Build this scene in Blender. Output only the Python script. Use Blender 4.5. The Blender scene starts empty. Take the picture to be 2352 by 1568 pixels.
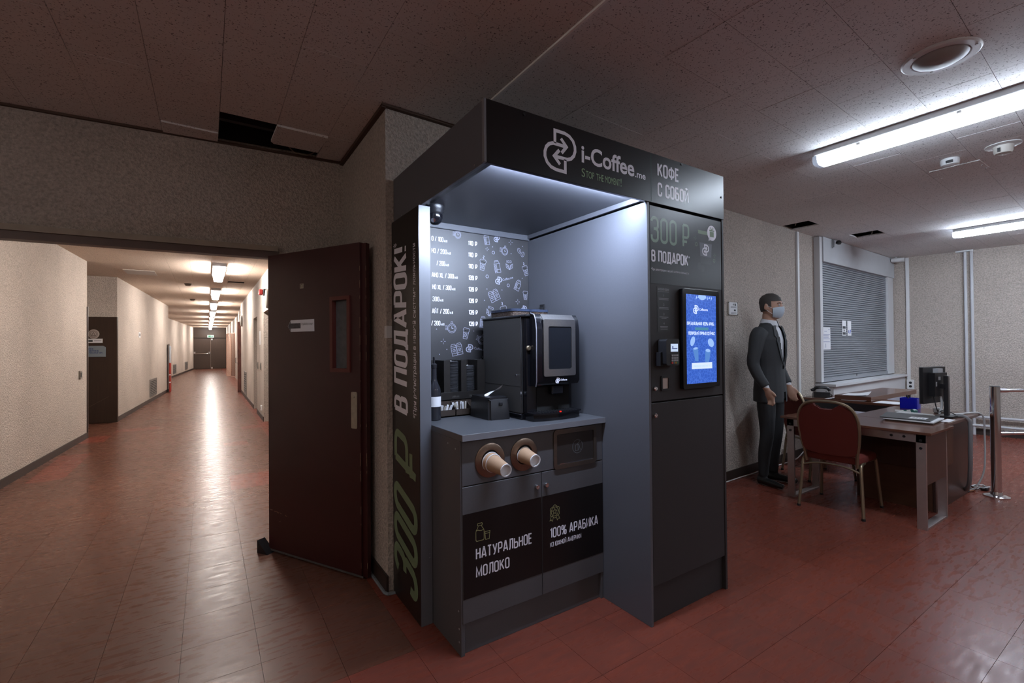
import bpy, bmesh, math, random
from mathutils import Vector, Matrix, Euler
random.seed(7)
PI = math.pi
scene = bpy.context.scene
COL = scene.collection

# ------------------------------------------------------------------ camera
F_PX, YAW, PITCH, ROLL, CAM_H = 1062.94, 0.582311, 0.0087455, 0.0086217, 1.42
IMG_W, IMG_H = 2352, 1568
_fw = Vector((math.sin(YAW), math.cos(YAW), 0)); _rt = Vector((math.cos(YAW), -math.sin(YAW), 0)); _dn = Vector((0, 0, -1))
_f2 = math.cos(PITCH) * _fw - math.sin(PITCH) * _dn
_d2 = math.cos(PITCH) * _dn + math.sin(PITCH) * _fw
CAM_R = math.cos(ROLL) * _rt + math.sin(ROLL) * _d2
CAM_D = math.cos(ROLL) * _d2 - math.sin(ROLL) * _rt
CAM_F = _f2
CAM_P = Vector((0, 0, CAM_H))
cam_data = bpy.data.cameras.new('camera')
cam_data.sensor_width = 36.0
cam_data.lens = F_PX / IMG_W * 36.0
cam_data.clip_start = 0.02; cam_data.clip_end = 200
cam = bpy.data.objects.new('camera', cam_data)
COL.objects.link(cam)
m = Matrix((CAM_R, -CAM_D, -CAM_F)).transposed().to_4x4()
m.translation = CAM_P
cam.matrix_world = m
scene.camera = cam

# ------------------------------------------------------------------ world, exposure
world = bpy.data.worlds.new('world'); scene.world = world
world.use_nodes = True
world.node_tree.nodes['Background'].inputs[0].default_value = (0.5, 0.55, 0.6, 1)
world.node_tree.nodes['Background'].inputs[1].default_value = 0.02
scene.view_settings.view_transform = 'Standard'
scene.view_settings.look = 'None'
scene.view_settings.gamma = 1.0
scene.view_settings.use_curve_mapping = False
scene.view_settings.exposure = 0.0
E_FAR = 105.0        # the lamp by the right wall
E_ROOM = 38.0       # room fluorescent tubes, emission strength
E_CORR = 84.0       # corridor fluorescent tubes
E_LED = 560.0        # LED strip in the kiosk
E_LEFT = 24.0       # lamps of the lobby left of the camera
COOL = (0.74, 0.85, 1.0); NEUT = (1.0, 0.93, 0.875); LEDC = (0.64, 0.76, 1.0)

# ------------------------------------------------------------------ materials
MATS = {}
def mat(name, col, rough=0.5, metal=0.0, spec=0.5, noise=None, bump=None, emis=None, coat=0.0, alpha=None, trans=0.0):
    """noise=(scale, amount), bump=(scale, strength, distance)"""
    if name in MATS: return MATS[name]
    M = bpy.data.materials.new(name); M.use_nodes = True
    nt = M.node_tree; b = nt.nodes['Principled BSDF']
    b.inputs['Base Color'].default_value = (*col, 1)
    b.inputs['Roughness'].default_value = rough
    b.inputs['Metallic'].default_value = metal
    b.inputs['Specular IOR Level'].default_value = spec
    b.inputs['Coat Weight'].default_value = coat
    b.inputs['Transmission Weight'].default_value = trans
    if emis:
        b.inputs['Emission Color'].default_value = (*emis[0], 1)
        b.inputs['Emission Strength'].default_value = emis[1]
    tc = nt.nodes.new('ShaderNodeTexCoord')
    if noise:
        n = nt.nodes.new('ShaderNodeTexNoise'); n.inputs['Scale'].default_value = noise[0]; n.inputs['Detail'].default_value = 4
        nt.links.new(tc.outputs['Object'], n.inputs['Vector'])
        mx = nt.nodes.new('ShaderNodeMix'); mx.data_type = 'RGBA'; mx.blend_type = 'MIX'
        mx.inputs[6].default_value = (*[c * (1 - noise[1]) for c in col], 1)
        mx.inputs[7].default_value = (*[min(1, c * (1 + noise[1])) for c in col], 1)
        nt.links.new(n.outputs['Fac'], mx.inputs[0]); nt.links.new(mx.outputs[2], b.inputs['Base Color'])
    if bump:
        n2 = nt.nodes.new('ShaderNodeTexNoise'); n2.inputs['Scale'].default_value = bump[0]; n2.inputs['Detail'].default_value = 3
        nt.links.new(tc.outputs['Object'], n2.inputs['Vector'])
        bp = nt.nodes.new('ShaderNodeBump'); bp.inputs['Strength'].default_value = bump[1]; bp.inputs['Distance'].default_value = bump[2]
        nt.links.new(n2.outputs['Fac'], bp.inputs['Height']); nt.links.new(bp.outputs['Normal'], b.inputs['Normal'])
    MATS[name] = M
    return M

def N(nt, typ, **kw):
    n = nt.nodes.new(typ)
    for k, v in kw.items(): setattr(n, k, v)
    return n

def make_stucco(name, col, scale=62.0):
    M = mat(name, col, 0.85, spec=0.25); nt = M.node_tree; b = nt.nodes['Principled BSDF']
    g = N(nt, 'ShaderNodeNewGeometry')
    n1 = N(nt, 'ShaderNodeTexNoise'); n1.inputs['Scale'].default_value = scale; n1.inputs['Detail'].default_value = 4; n1.inputs['Roughness'].default_value = 0.6
    n2 = N(nt, 'ShaderNodeTexNoise'); n2.inputs['Scale'].default_value = 1.3; n2.inputs['Detail'].default_value = 3
    for n in (n1, n2): nt.links.new(g.outputs['Position'], n.inputs['Vector'])
    bp = N(nt, 'ShaderNodeBump'); bp.inputs['Strength'].default_value = 1.0; bp.inputs['Distance'].default_value = 0.022
    nt.links.new(n1.outputs['Fac'], bp.inputs['Height']); nt.links.new(bp.outputs['Normal'], b.inputs['Normal'])
    r1 = N(nt, 'ShaderNodeMapRange'); r1.inputs[1].default_value = 0.3; r1.inputs[2].default_value = 0.7; r1.inputs[3].default_value = 0.70; r1.inputs[4].default_value = 1.18
    r2 = N(nt, 'ShaderNodeMapRange'); r2.inputs[1].default_value = 0.3; r2.inputs[2].default_value = 0.7; r2.inputs[3].default_value = 0.9; r2.inputs[4].default_value = 1.06
    nt.links.new(n1.outputs['Fac'], r1.inputs[0]); nt.links.new(n2.outputs['Fac'], r2.inputs[0])
    mu = N(nt, 'ShaderNodeMath', operation='MULTIPLY'); nt.links.new(r1.outputs[0], mu.inputs[0]); nt.links.new(r2.outputs[0], mu.inputs[1])
    vm = N(nt, 'ShaderNodeVectorMath', operation='SCALE'); vm.inputs[0].default_value = col; nt.links.new(mu.outputs[0], vm.inputs['Scale'])
    nt.links.new(vm.outputs[0], b.inputs['Base Color'])
    return M

def make_floor_tile(name, col, col2):
    """vinyl tile: cell-wise tone, directional streaks, scuffs, waxed gloss"""
    M = mat(name, col, 0.3, spec=0.17); nt = M.node_tree; b = nt.nodes['Principled BSDF']
    g = N(nt, 'ShaderNodeNewGeometry')
    sn = N(nt, 'ShaderNodeVectorMath', operation='SNAP'); off = N(nt, 'ShaderNodeVectorMath', operation='ADD'); off.inputs[1].default_value = (0.105, -0.857, 0.5)
    nt.links.new(g.outputs['Position'], off.inputs[0]); nt.links.new(off.outputs[0], sn.inputs[0]); sn.inputs[1].default_value = (0.3045, 0.3045, 10)
    wn = N(nt, 'ShaderNodeTexWhiteNoise', noise_dimensions='3D'); nt.links.new(sn.outputs[0], wn.inputs['Vector'])
    mp = N(nt, 'ShaderNodeMapping'); mp.inputs['Scale'].default_value = (5, 22, 1); mp.inputs['Rotation'].default_value = (0, 0, 0.9); nt.links.new(g.outputs['Position'], mp.inputs['Vector'])
    st = N(nt, 'ShaderNodeTexNoise'); st.inputs['Scale'].default_value = 1.6; st.inputs['Detail'].default_value = 5; nt.links.new(mp.outputs[0], st.inputs['Vector'])
    mp2 = N(nt, 'ShaderNodeMapping'); mp2.inputs['Scale'].default_value = (45, 130, 1); mp2.inputs['Rotation'].default_value = (0, 0, -0.7); nt.links.new(g.outputs['Position'], mp2.inputs['Vector'])
    fl = N(nt, 'ShaderNodeTexNoise'); fl.inputs['Scale'].default_value = 1.2; fl.inputs['Detail'].default_value = 2; nt.links.new(mp2.outputs[0], fl.inputs['Vector'])
    rf = N(nt, 'ShaderNodeMapRange'); rf.inputs[1].default_value = 0.70; rf.inputs[2].default_value = 0.76; nt.links.new(fl.outputs['Fac'], rf.inputs[0])
    mx = N(nt, 'ShaderNodeMix', data_type='RGBA'); mx.inputs[6].default_value = (*col, 1); mx.inputs[7].default_value = (*col2, 1)
    ad = N(nt, 'ShaderNodeMath', operation='MULTIPLY_ADD'); ad.inputs[1].default_value = 0.35; nt.links.new(wn.outputs['Value'], ad.inputs[0])
    rs = N(nt, 'ShaderNodeMapRange'); rs.inputs[1].default_value = 0.3; rs.inputs[2].default_value = 0.7; rs.inputs[3].default_value = 0.0; rs.inputs[4].default_value = 0.65; nt.links.new(st.outputs['Fac'], rs.inputs[0])
    nt.links.new(rs.outputs[0], ad.inputs[2]); nt.links.new(ad.outputs[0], mx.inputs[0])
    mx2 = N(nt, 'ShaderNodeMix', data_type='RGBA'); mx2.inputs[7].default_value = (0.42, 0.30, 0.24, 1)
    sc = N(nt, 'ShaderNodeMath', operation='MULTIPLY'); sc.inputs[1].default_value = 0.09; nt.links.new(rf.outputs[0], sc.inputs[0]); nt.links.new(sc.outputs[0], mx2.inputs[0])
    nt.links.new(mx.outputs[2], mx2.inputs[6]); nt.links.new(mx2.outputs[2], b.inputs['Base Color'])
    rr = N(nt, 'ShaderNodeMapRange'); rr.inputs[1].default_value = 0.3; rr.inputs[2].default_value = 0.7; rr.inputs[3].default_value = 0.22; rr.inputs[4].default_value = 0.37
    nt.links.new(st.outputs['Fac'], rr.inputs[0]); nt.links.new(rr.outputs[0], b.inputs['Roughness'])
    n3 = N(nt, 'ShaderNodeTexNoise'); n3.inputs['Scale'].default_value = 9; n3.inputs['Detail'].default_value = 3; nt.links.new(g.outputs['Position'], n3.inputs['Vector'])
    bp = N(nt, 'ShaderNodeBump'); bp.inputs['Strength'].default_value = 0.13; bp.inputs['Distance'].default_value = 0.006
    nt.links.new(n3.outputs['Fac'], bp.inputs['Height']); nt.links.new(bp.outputs['Normal'], b.inputs['Normal'])
    return M

def make_ceiling_tile(name, col):
    M = mat(name, col, 0.9, spec=0.2); nt = M.node_tree; b = nt.nodes['Principled BSDF']
    g = N(nt, 'ShaderNodeNewGeometry')
    n1 = N(nt, 'ShaderNodeTexNoise'); n1.inputs['Scale'].default_value = 120; n1.inputs['Detail'].default_value = 1.5; n1.inputs['Distortion'].default_value = 0.6
    nt.links.new(g.outputs['Position'], n1.inputs['Vector'])
    rf = N(nt, 'ShaderNodeMapRange'); rf.inputs[1].default_value = 0.62; rf.inputs[2].default_value = 0.68; nt.links.new(n1.outputs['Fac'], rf.inputs[0])
    n2 = N(nt, 'ShaderNodeTexNoise'); n2.inputs['Scale'].default_value = 0.9; n2.inputs['Detail'].default_value = 2; nt.links.new(g.outputs['Position'], n2.inputs['Vector'])
    mx = N(nt, 'ShaderNodeMix', data_type='RGBA'); mx.inputs[6].default_value = (*[c * 0.88 for c in col], 1); mx.inputs[7].default_value = (*[c * 1.1 for c in col], 1); nt.links.new(n2.outputs['Fac'], mx.inputs[0])
    mx2 = N(nt, 'ShaderNodeMix', data_type='RGBA'); mx2.inputs[7].default_value = (*[c * 0.30 for c in col], 1); nt.links.new(mx.outputs[2], mx2.inputs[6]); nt.links.new(rf.outputs[0], mx2.inputs[0])
    nt.links.new(mx2.outputs[2], b.inputs['Base Color'])
    return M

def make_wood(name, col, rough=0.3, axis=0):
    M = mat(name, col, rough); nt = M.node_tree; b = nt.nodes['Principled BSDF']
    tc = N(nt, 'ShaderNodeTexCoord'); mp = N(nt, 'ShaderNodeMapping')
    mp.inputs['Scale'].default_value = (2, 40, 40) if axis == 0 else ((40, 2, 40) if axis == 1 else (40, 40, 2))
    n = N(nt, 'ShaderNodeTexNoise'); n.inputs['Scale'].default_value = 1; n.inputs['Detail'].default_value = 5
    nt.links.new(tc.outputs['Object'], mp.inputs['Vector']); nt.links.new(mp.outputs[0], n.inputs['Vector'])
    mx = N(nt, 'ShaderNodeMix', data_type='RGBA'); mx.inputs[6].default_value = (*[c * 0.65 for c in col], 1); mx.inputs[7].default_value = (*[c * 1.3 for c in col], 1)
    nt.links.new(n.outputs['Fac'], mx.inputs[0]); nt.links.new(mx.outputs[2], b.inputs['Base Color'])
    return M

STUCCO = make_stucco('stucco_plaster', (0.53, 0.462, 0.405))
FLOOR_RED = make_floor_tile('vinyl_tile_red', (0.190, 0.046, 0.028), (0.125, 0.038, 0.026))
FLOOR_BROWN = make_floor_tile('vinyl_tile_brown', (0.125, 0.046, 0.027), (0.090, 0.040, 0.027))
CEIL = make_ceiling_tile('fissured_ceiling_tile', (0.72, 0.70, 0.69))
CEIL_CORR = make_ceiling_tile('tan_corridor_ceiling_tile', (0.58, 0.465, 0.375))
DOORRED = mat('dark_red_paint', (0.038, 0.0065, 0.006), 0.42, noise=(3, 0.25), bump=(25, 0.05, 0.003))
DOORBROWN = make_wood('dark_brown_door', (0.035, 0.019, 0.012), 0.45, 2)
BASEB = mat('baseboard_brown', (0.028, 0.017, 0.013), 0.5)
GROUT = mat('grout_dark', (0.035, 0.018, 0.014), 0.8)
CONCRETE_SHADE = mat('concrete_void_shade', (0.010, 0.010, 0.011), 0.9)  # near-black: shade of the void above the tiles put into the colour
GREYLAM = mat('grey_laminate', (0.090, 0.093, 0.107), 0.40, spec=0.5, noise=(120, 0.07))
DARKLAM = mat('charcoal_laminate', (0.036, 0.033, 0.034), 0.5, spec=0.2, noise=(120, 0.08))
CABLAM = mat('cabinet_laminate', (0.082, 0.079, 0.084), 0.45, spec=0.3, noise=(120, 0.08))
BLACKVINYL = mat('black_vinyl_print', (0.009, 0.007, 0.007), 0.30, spec=0.35, noise=(60, 0.1))
EDGE = mat('grey_edge_band', (0.16, 0.16, 0.175), 0.4)
WHITEPR = mat('white_print', (0.80, 0.80, 0.88), 0.30, spec=0.35)
GREENPR = mat('green_print', (0.16, 0.23, 0.13), 0.30, spec=0.35)
OLIVEPR = mat('olive_line_print', (0.30, 0.30, 0.14), 0.30, spec=0.35)
GREYPR = mat('grey_print', (0.10, 0.10, 0.125), 0.30, spec=0.35)
DIMPR = mat('dim_print', (0.022, 0.02, 0.02), 0.30, spec=0.35)
BLACKPL = mat('black_plastic', (0.012, 0.012, 0.014), 0.35)
GLOSSBLK = mat('glossy_black', (0.006, 0.006, 0.008), 0.12)
DGREYPL = mat('dark_grey_plastic', (0.035, 0.035, 0.037), 0.45)
CHROME = mat('chrome', (0.75, 0.75, 0.77), 0.12, 1.0)
STEEL = mat('brushed_steel', (0.42, 0.40, 0.39), 0.33, 1.0, noise=(90, 0.12))
ALU = mat('aluminium', (0.52, 0.46, 0.44), 0.42, 1.0, noise=(40, 0.08))
BRASSM = mat('bronze_lacquer', (0.28, 0.22, 0.15), 0.4, 0.8)
WHITEPL = mat('white_plastic', (0.62, 0.62, 0.62), 0.45)
OFFWHITE = mat('offwhite_paint', (0.56, 0.56, 0.57), 0.5)
PAPER = mat('paper_white', (0.68, 0.68, 0.70), 0.8)
KRAFT = mat('kraft_paper', (0.40, 0.25, 0.15), 0.75, noise=(200, 0.08))
REDFAB = mat('red_fabric', (0.135, 0.018, 0.012), 0.9, bump=(300, 0.3, 0.002))
DESKWOOD = make_wood('walnut_laminate', (0.115, 0.048, 0.030), 0.18, 1)
DESKDARK = make_wood('dark_walnut_panel', (0.05, 0.022, 0.015), 0.35, 2)
BLUEPL = mat('blue_plastic', (0.005, 0.012, 0.55), 0.25, trans=0.25)
SHUTTER = mat('shutter_grey', (0.27, 0.29, 0.32), 0.4, 0.3)
DARKGAP = mat('dark_gap', (0.004, 0.004, 0.004), 0.9)

# ------------------------------------------------------------------ mesh helpers
STUFF_NAMES = {'screws', 'clips', 'bolts', 'screw_caps', 'paint_chips', 'keypad', 'keys', 'display_lids', 'display_cups', 'printed_lines', 'label_text', 'card_logos', 'card_text', 'rear_labels', 'label_print', 'sign_print', 'green_marks', 'scratches', 'scuff', 'strip_print', 'board_text', 'size_lettering', 'sticker_print', 'marking', 'bolt', 'outlet', 'plaque_emblem'}
def nb(): return bmesh.new()
def B(bm, x0, x1, y0, y1, z0, z1, bev=0.0, M=None):
    vs = [bm.verts.new((x, y, z)) for x in (x0, x1) for y in (y0, y1) for z in (z0, z1)]
    fs = [(0, 1, 3, 2), (4, 6, 7, 5), (0, 4, 5, 1), (2, 3, 7, 6), (0, 2, 6, 4), (1, 5, 7, 3)]
    faces = [bm.faces.new([vs[i] for i in f]) for f in fs]
    if bev > 0:
        es = list({e for f in faces for e in f.edges})
        r = bmesh.ops.bevel(bm, geom=es, offset=bev, segments=1, profile=0.5, affect='EDGES')
        vs = list({v for f in r['faces'] for v in f.verts})
    if M is not None: bmesh.ops.transform(bm, matrix=M, verts=vs)
    return vs
def frame_of(d):
    d = Vector(d).normalized()
    a = Vector((0, 0, 1)) if abs(d.z) < 0.95 else Vector((1, 0, 0))
    u = d.cross(a).normalized(); v = d.cross(u).normalized()
    return u, v
def ring(bm, c, u, v, r, n, ry=None):
    ry = r if ry is None else ry
    return [bm.verts.new(Vector(c) + u * (r * math.cos(2 * PI * i / n)) + v * (ry * math.sin(2 * PI * i / n))) for i in range(n)]
def bridge(bm, a, b):
    n = len(a)
    for i in range(n):
        bm.faces.new((a[i], a[(i + 1) % n], b[(i + 1) % n], b[i]))
def cyl(bm, p0, p1, r0, r1=None, n=16, caps=True):
    r1 = r0 if r1 is None else r1
    p0, p1 = Vector(p0), Vector(p1); u, v = frame_of(p1 - p0)
    a = ring(bm, p0, u, v, r0, n); b = ring(bm, p1, u, v, r1, n); bridge(bm, a, b)
    if caps: bm.faces.new(a); bm.faces.new(b)
def lathe(bm, prof, o=(0, 0, 0), d=(0, 0, 1), n=24, closed=True):
    """prof: list of (r, h) along axis d"""
    o = Vector(o); d = Vector(d).normalized(); u, v = frame_of(d); rs = []
    for r, h in prof: rs.append(ring(bm, o + d * h, u, v, max(r, 1e-5), n))
    for a, b in zip(rs, rs[1:]): bridge(bm, a, b)
    if closed: bm.faces.new(rs[0]); bm.faces.new(rs[-1])
def tube(bm, pts, r, n=8, closed=False):
    pts = [Vector(p) for p in pts]; rs = []; pu = None; K = len(pts)
    for i, p in enumerate(pts):
        if closed: t = pts[(i + 1) % K] - pts[i - 1]
        else: t = pts[min(i + 1, K - 1)] - pts[max(i - 1, 0)]
        t.normalize()
        if pu is None: u, v = frame_of(t)
        else:
            u = (pu - t * pu.dot(t)).normalized(); v = t.cross(u)
        pu = u
        rs.append(ring(bm, p, u, v, r[i] if isinstance(r, (list, tuple)) else r, n))
    for a, b in zip(rs, rs[1:]): bridge(bm, a, b)
    if closed: bridge(bm, rs[-1], rs[0])
    else: bm.faces.new(rs[0]); bm.faces.new(rs[-1])
def smoothpts(pts, k=6, closed=False):
    """Catmull-Rom through the points"""
    pts = [Vector(p) for p in pts]; n = len(pts); out = []
    rng = range(n if closed else n - 1)
    for i in rng:
        p1, p2 = pts[i], pts[(i + 1) % n]
        p0 = pts[i - 1] if (closed or i > 0) else p1; p3 = pts[(i + 2) % n] if (closed or i + 2 < n) else p2
        for j in range(k):
            t = j / k
            out.append(0.5 * (2 * p1 + (p2 - p0) * t + (2 * p0 - 5 * p1 + 4 * p2 - p3) * t * t + (3 * p1 - p0 - 3 * p2 + p3) * t ** 3))
    if not closed: out.append(pts[-1])
    return out
def prism(bm, poly, o, u, v, w):
    """extrude polygon (2D in u,v) along vector w"""
    o, u, v, w = Vector(o), Vector(u), Vector(v), Vector(w)
    a = [bm.verts.new(o + u * p[0] + v * p[1]) for p in poly]; b = [bm.verts.new(o + u * p[0] + v * p[1] + w) for p in poly]
    bm.faces.new(a); bm.faces.new(list(reversed(b))); n = len(poly)
    for i in range(n): bm.faces.new((a[i], a[(i + 1) % n], b[(i + 1) % n], b[i]))
def rrect(x0, x1, y0, y1, r, k=5):
    out = []
    for cx, cy, a0 in ((x1 - r, y1 - r, 0), (x0 + r, y1 - r, PI / 2), (x0 + r, y0 + r, PI), (x1 - r, y0 + r, 1.5 * PI)):
        for i in range(k + 1):
            a = a0 + PI / 2 * i / k; out.append((cx + r * math.cos(a), cy + r * math.sin(a)))
    return out
def ringprism(bm, outer, inner, o, u, v, w):
    o, u, v, w = Vector(o), Vector(u), Vector(v), Vector(w); n = len(outer)
    P = lambda p, k: bm.verts.new(o + u * p[0] + v * p[1] + w * k)
    A = [P(p, 0) for p in outer]; A2 = [P(p, 1) for p in outer]; C = [P(p, 0) for p in inner]; C2 = [P(p, 1) for p in inner]
    for i in range(n):
        j = (i + 1) % n
        bm.faces.new((A[i], A[j], A2[j], A2[i])); bm.faces.new((C[j], C[i], C2[i], C2[j]))
        bm.faces.new((A2[i], A2[j], C2[j], C2[i])); bm.faces.new((A[j], A[i], C[i], C[j]))
def stroke(bm, pts, w, o, u, v, nrm, closed=False, lift=0.0006):
    """flat printed line, half width w, in plane (o,u,v), lifted along nrm"""
    o, u, v, nrm = Vector(o), Vector(u), Vector(v), Vector(nrm)
    P = [Vector((p[0], p[1])) for p in pts]; n = len(P); L = []; Rr = []
    for i in range(n):
        if closed: a, b = P[i - 1], P[(i + 1) % n]
        else: a, b = P[max(i - 1, 0)], P[min(i + 1, n - 1)]
        d1 = (P[i] - a); d2 = (b - P[i])
        d1 = d1.normalized() if d1.length > 1e-9 else d2.normalized(); d2 = d2.normalized() if d2.length > 1e-9 else d1
        t = (d1 + d2); t = t.normalized() if t.length > 1e-6 else d1
        nn = Vector((-t.y, t.x)); k = 1 / max(0.5, abs(nn.dot(Vector((-d1.y, d1.x)))))
        for lst, s in ((L, 1), (Rr, -1)):
            q = P[i] + nn * (w * k * s); lst.append(bm.verts.new(o + u * q.x + v * q.y + nrm * lift))
    for i in range(n if closed else n - 1):
        j = (i + 1) % n; bm.faces.new((Rr[i], Rr[j], L[j], L[i]))
def flat(bm, pts, o, u, v, nrm, lift=0.0006):
    o, u, v, nrm = Vector(o), Vector(u), Vector(v), Vector(nrm)
    bm.faces.new([bm.verts.new(o + u * p[0] + v * p[1] + nrm * lift) for p in pts])

def finish(bm, name, material, smooth=True, ang=35):
    bmesh.ops.recalc_face_normals(bm, faces=bm.faces[:])
    me = bpy.data.meshes.new(name); bm.to_mesh(me); bm.free()
    if isinstance(material, (list, tuple)):
        for q in material: me.materials.append(q)
    else: me.materials.append(material)
    if smooth and len(me.polygons):
        me.polygons.foreach_set('use_smooth', [True] * len(me.polygons)); me.set_sharp_from_angle(angle=math.radians(ang))
    return me
def tag(o, label=None, cat=None, group=None, kind=None, **_):
    for k, v in (('label', label), ('category', cat), ('group', group), ('kind', kind)):
        if v: o[k] = v
    return o
def link(name, me, parent=None):
    o = bpy.data.objects.new(name, me); COL.objects.link(o)
    if parent is not None:
        o.parent = parent
    return o
def obj(name, bm, material, parent=None, world=True, ang=35, **kw):
    """one mesh object; world=True: geometry is in world coordinates even under a moved parent"""
    me = bm if isinstance(bm, bpy.types.Mesh) else finish(bm, name, material, ang=ang)
    o = link(name, me, parent)
    if parent is not None and world:
        q = parent
        off = Vector((0, 0, 0))
        while q is not None:
            off += q.location if q.type == 'EMPTY' else Vector((0, 0, 0)); q = q.parent
        o.location = -off if parent.type == 'EMPTY' else (0, 0, 0)
        # a mesh parent that was itself shifted carries the shift already
    if name in STUFF_NAMES and not kw.get('kind'): kw['kind'] = 'stuff'
    return tag(o, **kw)
def thing(name, loc, label, cat, group=None, rotz=0.0):
    e = bpy.data.objects.new(name, None); COL.objects.link(e); e.empty_display_size = 0.1
    e.location = loc; e.rotation_euler = (0, 0, rotz)
    return tag(e, label, cat, group)
def struct(name, bm, material, parent=None, ang=35):
    return obj(name, bm, material, parent, ang=ang, kind='structure' if parent is None else None)
def copy_tree(o, parent=None):
    c = o.copy(); COL.objects.link(c)
    if parent is not None: c.parent = parent
    for ch in list(o.children): copy_tree(ch, c)
    return c

# ---- lettering: flat glyph outlines fitted to a width and a cap height
_cap = {}
def glyph_mesh(s, bold=0.0):
    cu = bpy.data.curves.new('txt', 'FONT'); cu.body = s; cu.size = 1.0; cu.offset = bold; cu.resolution_u = 4
    t = bpy.data.objects.new('txt', cu); COL.objects.link(t)
    dg = bpy.context.evaluated_depsgraph_get(); ev = t.evaluated_get(dg); me = ev.to_mesh()
    vs = [(v.co.x, v.co.y) for v in me.vertices]; fs = [tuple(p.vertices) for p in me.polygons]
    ev.to_mesh_clear(); bpy.data.objects.remove(t); bpy.data.curves.remove(cu)
    return vs, fs
def text_into(bm, s, o, u, v, nrm, width, cap, bold=0.0, slant=0.0, lift=0.0006, align='L'):
    if 'H' not in _cap:
        q, _ = glyph_mesh('H'); _cap['H'] = max(y for x, y in q) - min(y for x, y in q)
    vs, fs = glyph_mesh(s, bold)
    if not vs: return
    x0 = min(p[0] for p in vs); x1 = max(p[0] for p in vs)
    sy = cap / _cap['H']; sx = (width / max(1e-6, x1 - x0)) if width else sy
    o, u, v, nrm = Vector(o), Vector(u), Vector(v), Vector(nrm)
    sh = -(x1 - x0) * sx / 2 if align == 'C' else 0
    nv = [bm.verts.new(o + u * ((x - x0) * sx + sh + slant * y * sy) + v * (y * sy) + nrm * lift) for x, y in vs]
    for f in fs:
        try: bm.faces.new([nv[i] for i in f])
        except ValueError: pass
def letters(parent, material, y, items, name='lettering'):
    """each line of print its own part, on a plane facing -y: (text, x, z, width, cap height, bold)"""
    for s, x, z, w, c, b in items:
        bm = nb(); text_into(bm, s, (x, y, z), Vector((1, 0, 0)), Vector((0, 0, 1)), Vector((0, -1, 0)), w, c, b); obj(name, bm, material, parent)

# ---- narrow poster lettering drawn as strokes (unit cap height)
def _arc(cx, cy, rx, ry, a0, a1, k=5): return [(cx + rx * math.cos(math.radians(a0 + (a1 - a0) * i / k)), cy + ry * math.sin(math.radians(a0 + (a1 - a0) * i / k))) for i in range(k + 1)]
def _rr(x0, y0, x1, y1, r): return _arc(x1 - r, y1 - r, r, r, 0, 90) + _arc(x0 + r, y1 - r, r, r, 90, 180) + _arc(x0 + r, y0 + r, r, r, 180, 270) + _arc(x1 - r, y0 + r, r, r, 270, 360)
_W = 0.36; _r = 0.16
def _bowl(y0, y1, w=_W, r=0.14): return [(0, y1)] + _arc(w - r, y1 - r, r, r, 90, 0) + _arc(w - r, y0 + r, r, r, 0, -90) + [(0, y0)]
_three = _arc(0.16, 0.84, 0.16, 0.16, 180, 90) + _arc(_W - 0.16, 0.84, 0.16, 0.16, 90, 0) + _arc(_W - 0.13, 0.66, 0.13, 0.13, 0, -90) + [(0.12, 0.53)]
_three2 = [(0.12, 0.53)] + _arc(_W - 0.13, 0.40, 0.13, 0.13, 90, 0) + _arc(_W - 0.16, 0.16, 0.16, 0.16, 0, -90) + _arc(0.16, 0.16, 0.16, 0.16, 270, 180) + [(0.0, 0.26)]
_O = (_rr(0, 0, _W, 1, _r), True)
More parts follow.
